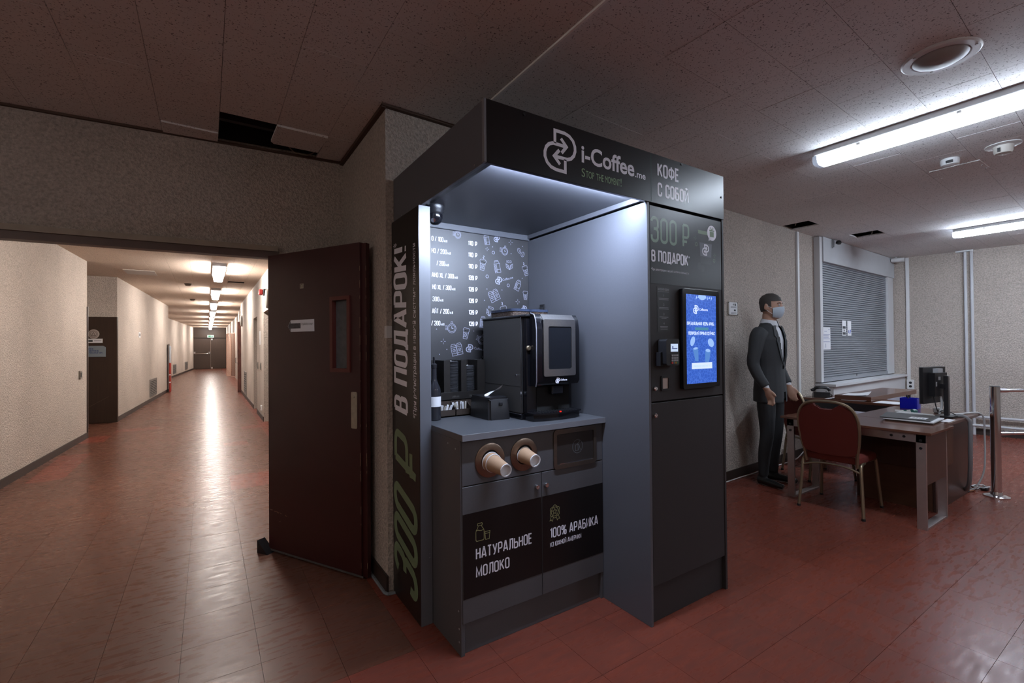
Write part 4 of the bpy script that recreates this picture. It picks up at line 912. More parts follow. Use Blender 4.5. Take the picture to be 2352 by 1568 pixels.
# alarm box and round bells on the right wall
t = thing('alarm_beacon', (0.87, 9.45, 2.42), 'small red alarm beacon high on the corridor right wall', 'alarm')
bm = nb(); B(bm, 0.84, 0.905, 9.38, 9.52, 2.36, 2.48, 0.008); obj('base', bm, BLACKPL, t); bm = nb(); B(bm, 0.775, 0.84, 9.39, 9.51, 2.37, 2.47, 0.012); obj('lens', bm, mat('beacon_red', (0.35, 0.02, 0.02), 0.3), t)
for y, z, lab in ((9.15, 2.28, 'round grey bell on the corridor right wall beside the alarm beacon'), (16.5, 2.25, 'round grey bell on the corridor right wall, farther down')):
    t = thing('wall_bell', (0.9, y, z), lab, 'bell')
    bm = nb(); lathe(bm, [(0.17, 0.0), (0.17, 0.02), (0.16, 0.045), (0.0, 0.07)], (0.905, y, z), (-1, 0, 0), 28); obj('dome', bm, mat('bell_grey', (0.30, 0.28, 0.25), 0.5), t)
    bm = nb(); lathe(bm, [(0.178, 0.0), (0.178, 0.012), (0.165, 0.016)], (0.905, y, z), (-1, 0, 0), 28); obj('rim', bm, mat('bell_rim', (0.16, 0.15, 0.14), 0.5), t)
bm = nb(); B(bm, -1.25, -0.80, 10.6, 11.2, CEIL_Z - 0.006, CEIL_Z + 0.002); obj('ceiling_hatch', bm, mat('hatch_pale', (0.50, 0.46, 0.42), 0.7), label='pale rectangular hatch in the corridor ceiling above the recess', cat='hatch')
for y, lab in ((12.3, 'small dark detector on the corridor ceiling, nearer one'), (16.1, 'small dark detector on the corridor ceiling, farther one')):
    t = thing('smoke_detector', (-0.35, y, CEIL_Z), lab, 'smoke detector')
    bm = nb(); lathe(bm, [(0.06, 0), (0.06, -0.03), (0.04, -0.05), (0, -0.05)], (-0.35, y, CEIL_Z), n=16); obj('body', bm, mat('detector_brown', (0.16, 0.12, 0.09), 0.5), t)
    bm = nb(); lathe(bm, [(0.07, 0), (0.07, -0.008), (0.06, -0.01)], (-0.35, y, CEIL_Z), n=16); obj('ring', bm, DGREYPL, t)

# ================================================================== COFFEE KIOSK
UX, UZ, NY = Vector((1, 0, 0)), Vector((0, 0, 1)), Vector((0, -1, 0))
def boxes(lst, bev=0.0015):
    bm = nb()
    for q in lst: B(bm, *q, bev)
    return bm
LOGO_U = [(1.263, 2.298), (1.263, 2.353), (1.318, 2.353), (1.345, 2.346), (1.366, 2.330), (1.377, 2.307), (1.378, 2.286), (1.370, 2.264), (1.354, 2.248), (1.333, 2.240), (1.262, 2.240)]
LOGO_L = [(1.320, 2.237), (1.320, 2.182), (1.268, 2.183), (1.240, 2.190), (1.219, 2.206), (1.208, 2.229), (1.208, 2.250), (1.216, 2.272), (1.231, 2.287), (1.252, 2.295), (1.323, 2.295)]
LOGO_A = [[(1.297, 2.325), (1.328, 2.295), (1.300, 2.262)], [(1.290, 2.210), (1.258, 2.240), (1.287, 2.272)]]
def logo(bm, o, scale, nrm, u=UX, v=UZ, lift=0.0006, w=0.0075, rot=0.0):
    """the two-arrow emblem; scale 1 = 0.17 m high, centred on o"""
    cx, cz = 1.293, 2.2675; c, s = math.cos(rot), math.sin(rot)
    def T(ps): return [(((x - cx) * c - (z - cz) * s) * scale, ((x - cx) * s + (z - cz) * c) * scale) for x, z in ps]
    stroke(bm, T(LOGO_U), w * scale, o, u, v, nrm, lift=lift); stroke(bm, T(LOGO_L), w * scale, o, u, v, nrm, lift=lift)
    for a in LOGO_A: stroke(bm, T(a), w * scale, o, u, v, nrm, lift=lift + 0.0001)

# ---- canopy
KX0, KX1, KY0, KYB = 0.902, 2.518, 1.572, 2.632
can = thing('kiosk_canopy', (1.71, 2.1, 2.14), 'dark kiosk canopy with white logo lettering and glowing soffit', 'canopy')
obj('side_board', boxes([(0.912, 0.930, 1.582, KYB, 2.142, 2.395)]), GREYLAM, can)
obj('side_board', boxes([(2.500, 2.518, 1.582, KYB, 2.142, 2.395)]), GREYLAM, can)
obj('front_board', boxes([(0.920, 2.518, 1.566, 1.584, 2.142, 2.395)]), BLACKVINYL, can)
obj('edge_strip', boxes([(0.908, 0.920, 1.566, 1.584, 2.142, 2.395)]), EDGE, can)
obj('back_board', boxes([(0.930, 2.500, 2.612, KYB, 2.142, 2.395)]), GREYLAM, can)
obj('top_board', boxes([(0.930, 2.500, 1.584, 2.612, 2.377, 2.393)]), GREYLAM, can)
obj('soffit', boxes([(0.930, 2.500, 1.584, 2.612, 2.176, 2.192)]), GREYLAM, can)
obj('rim_strip', boxes([(0.930, 0.955, 1.584, 2.22, 2.146, 2.176)]), BLACKVINYL, can)
bm = nb(); logo(bm, (1.293, 1.566, 2.2675), 1.0, NY); obj('emblem', bm, WHITEPR, can)
letters(can, WHITEPR, 1.566, [('i-Coffee', 1.416, 2.249, 0.346, 0.075, 0.022), ('.me', 1.768, 2.248, 0.076, 0.032, 0.016)])
slet(can, WHITEPR, 1.566, [('КОФЕ', 1.935, 2.283, 0.175, 0.072, 0.0055), ('С СОБОЙ', 1.935, 2.182, 0.255, 0.072, 0.0055)])
letters(can, mat('green_slogan', (0.28, 0.42, 0.24), 0.3, spec=0.35), 1.566, [('S', 1.416, 2.182, 0.020, 0.038, 0), ('TOP', 1.441, 2.182, 0.052, 0.031, 0), ('THE', 1.506, 2.182, 0.046, 0.031, 0), ('MOMENT', 1.563, 2.182, 0.098, 0.031, 0), ('!', 1.666, 2.182, 0.005, 0.038, 0)], 'slogan')
bm = nb(); stroke(bm, [(1.886, 2.142), (1.886, 2.39)], 0.0012, (0, 1.566, 0), UX, UZ, NY); obj('divider_line', bm, mat('teal_line', (0.02, 0.07, 0.045), 0.5), can)
bm = nb()
for x, z in ((1.10, 2.379), (2.13, 2.385), (2.495, 2.27)): cyl(bm, (x, 1.566, z), (x, 1.562, z), 0.006, n=10)
obj('screws', bm, BLACKPL, can)
bm = nb()
for y in (1.65, 2.22, 2.5): cyl(bm, (0.912, y, 2.155), (0.910, y, 2.155), 0.004, n=8)
obj('screw_caps', bm, STEEL, can)
# LED strip hidden behind the front board
obj('led_channel', boxes([(0.94, 1.855, 1.5845, 1.588, 2.150, 2.1755)], 0), STEEL, can)
bm = nb(); prism(bm, [(1.5885, 2.156), (1.6060, 2.1735), (1.5885, 2.1750)], (0.96, 0, 0), (0, 1, 0), (0, 0, 1), (0.85, 0, 0)); obj('led_strip', bm, mat('led_glow', (1, 1, 1), 0.5, emis=(LEDC, E_LED)), can)

# ---- left side panel
sp = thing('kiosk_side_panel', (0.93, 2.43, 0), 'tall narrow kiosk side panel with vertical white and green lettering', 'panel')
obj('panel', boxes([(0.900, 0.962, 2.222, KYB, 0.0, 2.142)]), GREYLAM, sp)
obj('front_face', boxes([(0.9005, 0.9615, 2.2205, 2.222, 0.002, 2.140)], 0), mat('pillar_laminate', (0.10, 0.105, 0.12), 0.36, spec=0.9), sp)
obj('black_film', boxes([(0.8985, 0.900, 2.224, KYB - 0.002, 0.004, 2.138)], 0), BLACKVINYL, sp)
SX, SU = Vector((-1, 0, 0)), Vector((0, 0, 1))     # text runs upward, letters' tops to +y
bm = nb()
o_ = Vector((0.8985, 2.384, 1.046)); stext(bm, 'В ПОДАРОК!', o_, SU, Vector((0, 1, 0)), SX, 0.920, 0.216, 0.0145, 0.07); obj('white_lettering', bm, WHITEPR, sp)
bm = nb(); text_into(bm, '*', (0.8985, 2.50, 1.985), SU, Vector((0, 1, 0)), SX, 0.022, 0.10); obj('white_lettering', bm, WHITEPR, sp)
bm = nb(); text_into(bm, '*При регистрации в нашей системе лояльности', (0.8985, 2.266, 1.045), SU, Vector((0, 1, 0)), SX, 0.91, 0.040, 0.008, 0.05)
obj('white_lettering', bm, WHITEPR, sp)
bm = nb(); stext(bm, '300', (0.8985, 2.258, 0.075), SU, Vector((0, 1, 0)), SX, 0.50, 0.36, 0.024, 0.28); obj('green_lettering', bm, GREENPR, sp)
bm = nb(); stext(bm, '₽', (0.8985, 2.258, 0.685), SU, Vector((0, 1, 0)), SX, 0.21, 0.345, 0.021, 0.20)
obj('green_lettering', bm, GREENPR, sp)
bm = nb()
for z in (0.34, 0.36): cyl(bm, (0.948, 2.222, z), (0.948, 2.2205, z), 0.003, n=6)
obj('scuff', bm, WHITEPR, sp)

# ---- tall cabinet
tc_ = thing('tall_cabinet', (2.19, 2.1, 0), 'tall charcoal kiosk cabinet with payment screen and gift advertisement', 'cabinet')
obj('side_panel', boxes([(1.857, 1.875, 1.570, KYB, 0.0, 2.142)]), GREYLAM, tc_)
obj('side_panel', boxes([(2.500, 2.518, 1.570, KYB, 0.0, 2.142)]), DARKLAM, tc_)
obj('body', boxes([(1.875, 2.500, 1.60, KYB, 0.0, 2.135)]), DARKLAM, tc_)
updoor = obj('upper_door', boxes([(1.878, 2.497, 1.573, 1.598, 1.128, 2.130)]), DARKLAM, tc_)
lodoor = obj('lower_door', boxes([(1.878, 2.497, 1.573, 1.598, 0.195, 1.120)]), DARKLAM, tc_)
obj('plinth', boxes([(1.876, 2.499, 1.592, 1.61, 0.0, 0.188)]), DARKLAM, tc_)
FY = 1.573
obj('gift_poster', boxes([(1.880, 2.495, FY - 0.001, FY, 1.732, 2.128)], 0), BLACKVINYL, tc_)
FP = FY - 0.001
slet(tc_, mat('green_bright_print', (0.20, 0.30, 0.21), 0.30, spec=0.35), FP, [('300', 1.885, 1.942, 0.209, 0.134, 0.0075), ('₽', 2.132, 1.942, 0.066, 0.128, 0.0068)], 'green_lettering')
slet(tc_, WHITEPR, FP, [('В ПОДАРОК', 1.888, 1.842, 0.300, 0.062, 0.0048), ('*', 2.19, 1.850, 0.012, 0.05, 0.0012)], 'white_lettering')
letters(tc_, WHITEPR, FP, [('*При регистрации в нашей системе лояльности', 1.885, 1.798, 0.307, 0.0115, -0.004)], 'white_lettering')
bm = nb(); flat(bm, [(2.278, 2.034), (2.382, 2.034), (2.382, 2.054), (2.278, 2.054)], (0, FP, 0), UX, UZ, NY)
for x, z in ((2.262, 1.972), (2.425, 1.895)): stroke(bm, [(x + 0.009 * math.cos(a * PI / 6), z + 0.009 * math.sin(a * PI / 6)) for a in range(12)], 0.0015, (0, FP, 0), UX, UZ, NY, True)
for x, z in ((2.252, 2.005), (2.432, 1.925)):
    stroke(bm, [(x - 0.012, z), (x - 0.004, z)], 0.001, (0, FP, 0), UX, UZ, NY); stroke(bm, [(x + 0.004, z), (x + 0.012, z)], 0.001, (0, FP, 0), UX, UZ, NY); stroke(bm, [(x, z + 0.004), (x, z + 0.012)], 0.001, (0, FP, 0), UX, UZ, NY); stroke(bm, [(x, z - 0.004), (x, z - 0.012)], 0.001, (0, FP, 0), UX, UZ, NY)
obj('green_marks', bm, GREENPR, tc_)
bm = nb(); flat(bm, [(2.290, 1.986), (2.405, 1.986), (2.397, 1.910), (2.297, 1.910)], (0, FP, 0), UX, UZ, NY); obj('cup_sleeve_print', bm, GREYPR, tc_)
bm = nb(); flat(bm, [(2.278, 2.034), (2.405, 2.034), (2.399, 1.87), (2.300, 1.87)], (0, FP, 0), UX, UZ, NY, 0.0003)
for x, z, r in ((2.286, 1.853, 0.022), (2.318, 1.842, 0.020)): flat(bm, [(x + r * 0.8 * math.cos(a * PI / 8), z + r * math.sin(a * PI / 8)) for a in range(16)], (0, FP, 0), UX, UZ, NY, 0.0007)
obj('cup_print', bm, DIMPR, tc_)
bm = nb(); logo(bm, (2.345, FP, 1.948), 0.33, NY, lift=0.0012, w=0.012)
flat(bm, [(2.405 + 0.043 * math.cos(a * PI / 16), 2.050 + 0.043 * math.sin(a * PI / 16)) for a in range(32)], (0, FP, 0), UX, UZ, NY, 0.0010); flat(bm, [(2.378, 2.025), (2.392, 2.010), (2.374, 2.003)], (0, FP, 0), UX, UZ, NY, 0.0010)
obj('white_badge', bm, WHITEPR, tc_)
bm = nb(); flat(bm, [(2.386, 2.028), (2.424, 2.028), (2.424, 2.058), (2.386, 2.058)], (0, FP, 0), UX, UZ, NY, 0.0016); flat(bm, [(2.382, 2.060), (2.428, 2.060), (2.428, 2.068), (2.382, 2.068)], (0, FP, 0), UX, UZ, NY, 0.0016)
stroke(bm, [(2.405, 2.068), (2.394, 2.083), (2.390, 2.075), (2.405, 2.068), (2.416, 2.083), (2.420, 2.075), (2.405, 2.068)], 0.0014, (0, FP, 0), UX, UZ, NY, lift=0.0016); obj('gift_print', bm, GREENPR, tc_)
# touch screen
scr = obj('touch_screen', finish((lambda b_: (prism(b_, rrect(2.105, 2.432, 1.180, 1.716, 0.012), (0, FY, 0), UX, UZ, NY * 0.024), b_)[1])(nb()), 'touch_screen', GLOSSBLK), None, tc_)
obj('top_glint_edge', boxes([(2.120, 2.418, FY - 0.0255, FY - 0.012, 1.7155, 1.7175)], 0), STEEL, scr)
bm = nb(); prism(bm, [(2.134, 1.206), (2.400, 1.206), (2.400, 1.688), (2.134, 1.688)], (0, FY - 0.024, 0), UX, UZ, NY * 0.0012)
SB = mat('screen_blue', (0.02, 0.05, 0.25), 0.2); nt = SB.node_tree; b_ = nt.nodes['Principled BSDF']
g = N(nt, 'ShaderNodeNewGeometry'); vo = N(nt, 'ShaderNodeTexVoronoi', feature='DISTANCE_TO_EDGE'); vo.inputs['Scale'].default_value = 55; nt.links.new(g.outputs['Position'], vo.inputs['Vector'])
rm = N(nt, 'ShaderNodeMapRange'); rm.inputs[1].default_value = 0.02; rm.inputs[2].default_value = 0.12; nt.links.new(vo.outputs['Distance'], rm.inputs[0])
mx = N(nt, 'ShaderNodeMix', data_type='RGBA'); mx.inputs[6].default_value = (0.07, 0.19, 0.72, 1); mx.inputs[7].default_value = (0.03, 0.11, 0.55, 1); nt.links.new(rm.outputs[0], mx.inputs[0]); nt.links.new(mx.outputs[2], b_.inputs['Emission Color']); b_.inputs['Emission Strength'].default_value = 0.85
obj('display', bm, SB, scr)
SW = mat('screen_white', (0.3, 0.35, 0.4), 0.4, emis=((0.62, 0.74, 1.0), 1.0)); SP = FY - 0.0252
bm = nb(); logo(bm, (2.215, SP, 1.607), 0.24, NY, w=0.013); obj('display_emblem', bm, SW, scr)
letters(scr, SW, SP, [('i-Coffee.me', 2.236, 1.602, 0.087, 0.013, 0.02), ], 'display_lettering')
slet(scr, SW, SP, [('ПРЕМИАЛЬНАЯ 100% АРАБ…', 2.137, 1.521, 0.252, 0.019, 0.0017), ('ПОПРОБУЙ ПРЯМО СЕЙЧАС', 2.149, 1.468, 0.236, 0.019, 0.0017)], 'display_lettering')
bm = nb(); flat(bm, [(2.175, 1.284), (2.358, 1.284), (2.358, 1.318), (2.175, 1.318)], (0, SP, 0), UX, UZ, NY)
obj('display_button', bm, SW, scr)
bm = nb(); text_into(bm, 'Выбрать свой кофе', (2.196, SP, 1.296), UX, UZ, NY, 0.14, 0.010, lift=0.0009); obj('button_text', bm, mat('screen_pale_text', (0.3, 0.35, 0.4), 0.4, emis=((0.35, 0.55, 0.9), 0.9)), scr)
bm = nb(); flat(bm, [(2.207, 1.495), (2.327, 1.495), (2.327, 1.510), (2.207, 1.510)], (0, SP, 0), UX, UZ, NY); obj('display_green_line', bm, mat('screen_green', (0.02, 0.1, 0.1), 0.4, emis=((0.05, 0.25, 0.42), 0.8)), scr)
bm = nb(); flat(bm, [(2.184, 1.395), (2.232, 1.400), (2.234, 1.326), (2.206, 1.326)], (0, SP, 0), UX, UZ, NY); flat(bm, [(2.296, 1.386), (2.346, 1.380), (2.329, 1.319), (2.294, 1.320)], (0, SP, 0), UX, UZ, NY)
obj('display_cups', bm, mat('screen_mid', (0.02, 0.1, 0.2), 0.4, emis=((0.10, 0.26, 0.70), 0.8)), scr)
bm = nb()
for cx, cz, rx, rz, rt in ((2.184, 1.435, 0.018, 0.028, -0.5), (2.348, 1.426, 0.030, 0.022, -0.5), (2.320, 1.383, 0.022, 0.009, -0.1), (2.209, 1.396, 0.020, 0.006, 0.1), (2.272, 1.680, 0.034, 0.020, 0)):
    c_, s_ = math.cos(rt), math.sin(rt); pts_ = [(cx + rx * math.cos(a * PI / 10) * c_ - rz * math.sin(a * PI / 10) * s_, min(1.687, cz + rx * math.cos(a * PI / 10) * s_ + rz * math.sin(a * PI / 10) * c_)) for a in range(20)]
    flat(bm, pts_, (0, SP, 0), UX, UZ, NY, 0.0008)
for k in range(9): x_ = 2.215 + k * 0.017; flat(bm, [(x_, 1.660 + 0.01 * (k % 2)), (x_ + 0.012, 1.672), (x_ + 0.006, 1.684)], (0, SP, 0), UX, UZ, NY, 0.0009)
obj('display_lids', bm, mat('screen_light', (0.1, 0.2, 0.3), 0.4, emis=((0.33, 0.52, 0.95), 0.9)), scr)
# instruction label
obj('instruction_label', boxes([(1.930, 2.030, FY - 0.0008, FY, 1.486, 1.716)], 0), mat('label_black', (0.012, 0.012, 0.012), 0.5), tc_)
bm = nb(); text_into(bm, 'КАК ПОЛУЧИТЬ ПОДАРОК?', (1.936, FY - .0008, 1.699), UX, UZ, NY, 0.088, 0.010, 0.01); stroke(bm, [(1.936, 1.692), (2.024, 1.692)], 0.0006, (0, FY - .0008, 0), UX, UZ, NY)
for k, (z, ls) in enumerate(((1.668, (0.08, 0.076)), (1.620, (0.074, 0.076)), (1.571, (0.07, 0.04)), (1.522, (0.062, 0.058, 0.058)))):
    text_into(bm, '1234'[k], (1.981, FY - .0008, z), UX, UZ, NY, None, 0.011, align='C')
    for i, l in enumerate(ls): stroke(bm, [(1.981 - l / 2, z - 0.010 - 0.007 * i), (1.981 + l / 2, z - 0.010 - 0.007 * i)], 0.0009, (0, FY - .0008, 0), UX, UZ, NY)
obj('label_text', bm, mat('label_grey_text', (0.30, 0.30, 0.32), 0.5), tc_)
# payment icons beside the terminal
bm = nb()
for x, z in ((2.056, 1.398), (2.070, 1.398)): flat(bm, [(x + 0.005 * math.cos(a * PI / 6), z + 0.007 * math.sin(a * PI / 6)) for a in range(12)], (0, FY, 0), UX, UZ, NY)
obj('card_logos', bm, mat('card_red_blue', (0.25, 0.03, 0.05), 0.5), tc_)
bm = nb(); stroke(bm, [(2.045, 1.432), (2.078, 1.432)], 0.003, (0, FY, 0), UX, UZ, NY); stroke(bm, [(2.05, 1.415), (2.057, 1.415)], 0.002, (0, FY, 0), UX, UZ, NY); stroke(bm, [(2.063, 1.415), (2.076, 1.415)], 0.002, (0, FY, 0), UX, UZ, NY); stroke(bm, [(2.05, 1.378), (2.055, 1.384)], 0.002, (0, FY, 0), UX, UZ, NY); stroke(bm, [(2.065, 1.382), (2.074, 1.378)], 0.002, (0, FY, 0), UX, UZ, NY)
obj('card_text', bm, MATS['label_grey_text'], tc_)
# coin return frame
bm = nb(); ringprism(bm, rrect(1.950, 2.016, 1.180, 1.257, 0.006, 3), rrect(1.961, 2.006, 1.190, 1.246, 0.003, 3), (0, FY, 0), UX, UZ, NY * 0.006); obj('reader_frame', bm, BLACKPL, tc_)
bm = nb(); prism(bm, [(1.961, 1.190), (2.006, 1.190), (2.006, 1.246), (1.961, 1.246)], (0, FY, 0), UX, UZ, NY * 0.002); obj('reader_window', bm, mat('reader_beige', (0.42, 0.34, 0.30), 0.3), tc_)
for z in (1.195, 1.058):
    bm = nb(); lathe(bm, [(0.012, 0), (0.012, 0.008), (0.009, 0.012), (0.005, 0.012), (0.004, 0.009), (0.0, 0.009)], (1.904, FY, z), NY, 20); obj('lock', bm, CHROME, tc_)
# card terminal held in its cradle
tm = thing('card_terminal', (1.985, 1.545, 1.31), 'black card payment terminal with lit screen and number keys', 'card terminal')
TY = 1.573
bm = nb(); prism(bm, [(1.912, 1.310), (2.038, 1.310), (2.050, 1.325), (2.050, 1.378), (1.950, 1.385), (1.912, 1.378)], (0, TY, 0), UX, UZ, NY * 0.032); obj('cradle', bm, BLACKPL, tm)
bm = nb(); prism(bm, rrect(1.928, 2.030, 1.312, 1.446, 0.014), (0, TY - 0.004, 0), UX, UZ, NY * 0.052); obj('body', bm, BLACKPL, tm)
TP_ = TY - 0.056
bm = nb(); prism(bm, [(1.962, 1.382), (2.018, 1.382), (2.018, 1.422), (1.962, 1.422)], (0, TP_, 0), UX, UZ, NY * 0.001); ts = obj('screen', bm, mat('terminal_screen', (0.3, 0.35, 0.4), 0.3, emis=((0.60, 0.74, 1.0), 0.8)), tm)
bm = nb(); stroke(bm, [(1.97, 1.397), (2.012, 1.397)], 0.002, (0, TP_, 0), UX, UZ, NY, lift=0.0016); flat(bm, [(1.972, 1.400), (1.980, 1.400), (1.980, 1.410), (1.972, 1.410)], (0, TP_, 0), UX, UZ, NY, 0.0016); obj('screen_mark', bm, mat('ink_blue', (0.05, 0.10, 0.40), 0.8), ts)
KEY = mat('key_grey', (0.30, 0.30, 0.31), 0.5)
for r in range(4):
    for c in range(4):
        x = 1.966 + c * 0.0135; z = 1.367 - r * 0.0125
        m_ = KEY if r < 3 else (mat('key_red', (0.5, 0.03, 0.02), 0.5), mat('key_dark', (0.1, 0.1, 0.1), 0.5), mat('key_amber', (0.35, 0.18, 0.02), 0.5), mat('key_green', (0.03, 0.14, 0.05), 0.5))[c]
        bm = nb(); B(bm, x, x + 0.0105, TP_ - 0.003, TP_ + 0.001, z - 0.009, z); obj('key', bm, m_, tm)

# ---- base cabinet
bc = thing('base_cabinet', (1.41, 2.25, 0), 'low charcoal kiosk cabinet with cup dispensers and lettered doors', 'cabinet')
obj('side_panel', boxes([(0.964, 0.984, 1.906, KYB, 0.0, 0.985)]), CABLAM, bc)
obj('side_panel', boxes([(1.838, 1.856, 1.906, KYB, 0.0, 0.985)]), CABLAM, bc)
obj('body', boxes([(0.984, 1.838, 1.935, KYB, 0.0, 0.985)]), CABLAM, bc)
obj('plinth', boxes([(0.984, 1.838, 1.922, 1.94, 0.0, 0.140)]), CABLAM, bc)
CYF = 1.902
obj('drawer_front', boxes([(0.972, 1.854, CYF, 1.920, 0.775, 0.982)]), CABLAM, bc)
d1 = obj('cabinet_door', boxes([(0.972, 1.4245, CYF, 1.920, 0.147, 0.770)]), CABLAM, bc)
d2 = obj('cabinet_door', boxes([(1.4280, 1.854, CYF, 1.920, 0.147, 0.770)]), CABLAM, bc)
obj('door_film', boxes([(0.974, 1.4235, CYF - 0.001, CYF, 0.258, 0.646)], 0), BLACKVINYL, d1)
obj('door_film', boxes([(1.4290, 1.853, CYF - 0.001, CYF, 0.258, 0.646)], 0), BLACKVINYL, d2)
CP_ = CYF - 0.001
slet(d1, WHITEPR, CP_, [('НАТУРАЛЬНОЕ', 1.040, 0.425, 0.322, 0.054, 0.0034), ('МОЛОКО', 1.040, 0.341, 0.186, 0.053, 0.0034)])
slet(d2, WHITEPR, CP_, [('100% АРАБИКА', 1.476, 0.421, 0.338, 0.053, 0.0034), ('ИЗ ЮЖНОЙ АМЕРИКИ', 1.475, 0.376, 0.215, 0.025, 0.0017)])
bm = nb(); K = lambda p, cl=False: stroke(bm, p, 0.0013, (0, CP_, 0), UX, UZ, NY, cl)
K([(1.041, 0.516), (1.045, 0.510), (1.081, 0.510), (1.085, 0.516), (1.085, 0.552), (1.083, 0.560), (1.074, 0.572), (1.071, 0.580), (1.076, 0.584), (1.074, 0.591), (1.051, 0.591), (1.049, 0.584), (1.054, 0.580), (1.051, 0.572), (1.043, 0.560), (1.041, 0.552)], True)
K([(1.042, 0.558), (1.052, 0.561), (1.062, 0.557), (1.073, 0.556), (1.084, 0.559)]); K([(1.051, 0.580), (1.075, 0.580)])
K([(1.089, 0.545), (1.117, 0.545), (1.113, 0.508), (1.093, 0.508)], True); K([(1.090, 0.536), (1.116, 0.536)]); obj('milk_icon', bm, OLIVEPR, d1)
bm = nb()
K([(1.509 + (0.031 + 0.003 * math.cos(6 * a * PI / 18)) * math.sin(a * PI / 18), 0.555 + (0.031 + 0.003 * math.cos(6 * a * PI / 18)) * math.cos(a * PI / 18)) for a in range(36)], True)
K([(1.509 + 0.023 * math.sin(a * PI / 12), 0.555 + 0.023 * math.cos(a * PI / 12)) for a in range(24)], True)
K([(1.509 + (0.016 if a % 2 == 0 else 0.007) * math.sin(a * PI / 5), 0.555 + (0.016 if a % 2 == 0 else 0.007) * math.cos(a * PI / 5)) for a in range(10)], True)
K([(1.485, 0.531), (1.476, 0.512), (1.486, 0.516), (1.492, 0.507), (1.499, 0.524)]); K([(1.533, 0.531), (1.542, 0.512), (1.532, 0.516), (1.526, 0.507), (1.519, 0.524)]); obj('medal_icon', bm, OLIVEPR, d2)
for dr_, x in ((d1, 1.394), (d2, 1.453)):
    bm = nb(); lathe(bm, [(0.0125, 0), (0.0125, 0.008), (0.010, 0.013), (0.005, 0.013), (0.004, 0.010), (0.0, 0.010)], (x, CYF, 0.703), NY, 20); obj('lock', bm, CHROME, dr_)
COPPER = mat('brushed_bronze_ring', (0.30, 0.22, 0.17), 0.32, 1.0, noise=(60, 0.15))
for x in (1.121, 1.318):
    bm = nb(); lathe(bm, [(0.049, 0.002), (0.049, 0.006), (0.074, 0.006), (0.081, 0.003), (0.081, 0.0)], (x, CYF, 0.877), NY, 48, closed=False); rg = obj('dispenser_ring', bm, COPPER, bc)
    bm = nb(); lathe(bm, [(0.0, 0.0012), (0.050, 0.0012)], (x, CYF, 0.877), NY, 32, closed=False); obj('dispenser_mouth', bm, DARKGAP, rg)
bm = nb(); ringprism(bm, rrect(1.503, 1.803, 0.770, 0.977, 0.022), rrect(1.524, 1.783, 0.792, 0.952, 0.008), (0, CYF, 0), UX, UZ, NY * 0.007); fl_ = obj('waste_flap_frame', bm, mat('bronze_frame', (0.17, 0.135, 0.11), 0.4, 0.9, noise=(60, 0.1)), bc)
bm = nb(); prism(bm, [(1.526, 0.797), (1.781, 0.797), (1.781, 0.950), (1.526, 0.950)], (0, CYF, 0), UX, UZ, NY * 0.003); obj('waste_flap', bm, mat('flap_dark_bronze', (0.05, 0.042, 0.038), 0.4, 0.5), fl_)
obj('flap_edge', boxes([(1.545, 1.765, CYF - 0.0055, CYF - 0.003, 0.7935, 0.7965)], 0), CHROME, fl_)
bm = nb(); IC = lambda p, cl=False: stroke(bm, p, 0.0014, (0, CYF - 0.003, 0), UX, UZ, NY, cl)
IC([(1.668 + 0.035 * math.cos(a * PI / 14), 0.874 + 0.036 * math.sin(a * PI / 14)) for a in range(28)], True)
IC([(1.655, 0.882), (1.652, 0.852), (1.672, 0.852), (1.670, 0.882)], True); IC([(1.678, 0.895), (1.668, 0.887), (1.680, 0.876), (1.676, 0.852)]); IC([(1.680, 0.876), (1.688, 0.852)]); IC([(1.680 + 0.004 * math.cos(a), 0.901 + 0.004 * math.sin(a)) for a in range(6)], True)
obj('litter_icon', bm, mat('icon_grey', (0.10, 0.105, 0.11), 0.5), fl_)
bm = nb()
for y, z in ((2.03, 0.955), (1.95, 0.942), (1.93, 0.20), (1.925, 0.12), (1.925, 0.06)): cyl(bm, (0.964, y, z), (0.9625, y, z), 0.0045, n=8)
obj('screw_caps', bm, mat('cap_grey', (0.35, 0.35, 0.36), 0.4), bc)
# worktop
wt = thing('kiosk_worktop', (1.41, 2.25, 0.985), 'grey laminate kiosk worktop carrying the coffee machine', 'worktop')
obj('slab', boxes([(0.963, 1.8565, 1.878, 2.606, 0.9855, 1.015)]), mat('worktop_grey', (0.070, 0.072, 0.080), 0.4, noise=(120, 0.07)), wt)
obj('edge_band', boxes([(0.963, 1.8565, 1.8765, 1.8785, 0.986, 1.0145)], 0), EDGE, wt)
# menu board at the back of the niche
mb = thing('menu_board', (1.41, 2.62, 1.015), 'black menu board with white prices and line icons, kiosk back', 'menu board')
obj('board', boxes([(0.962, 1.856, 2.606, 2.632, 1.0155, 2.142)]), mat('menu_film', (0.016, 0.015, 0.017), 0.48, spec=0.9, noise=(40, 0.15)), mb)
obj('cornice', boxes([(0.962, 1.857, 2.590, 2.606, 2.140, 2.176)]), GREYLAM, mb)
obj('cornice', boxes([(1.840, 1.8568, 1.600, 2.590, 2.150, 2.176)]), GREYLAM, mb)
MP = 2.606; MO = Vector((0, MP, 0))
bm = nb(); dx = 0.006
rows = [('О / 100', 1.143, 1.222, 110), ('НО / 200', 1.143, 1.245, 110), ('/ 200', 1.175, 1.232, 110), ('АНО XL / 300', 1.143, 1.292, 139), ('НО XL / 300', 1.146, 1.275, 139), ('300', 1.147, 1.192, 139), ('АЙТ / 200', 1.143, 1.258, 139), ('/ 200', 1.138, 1.198, 139)]
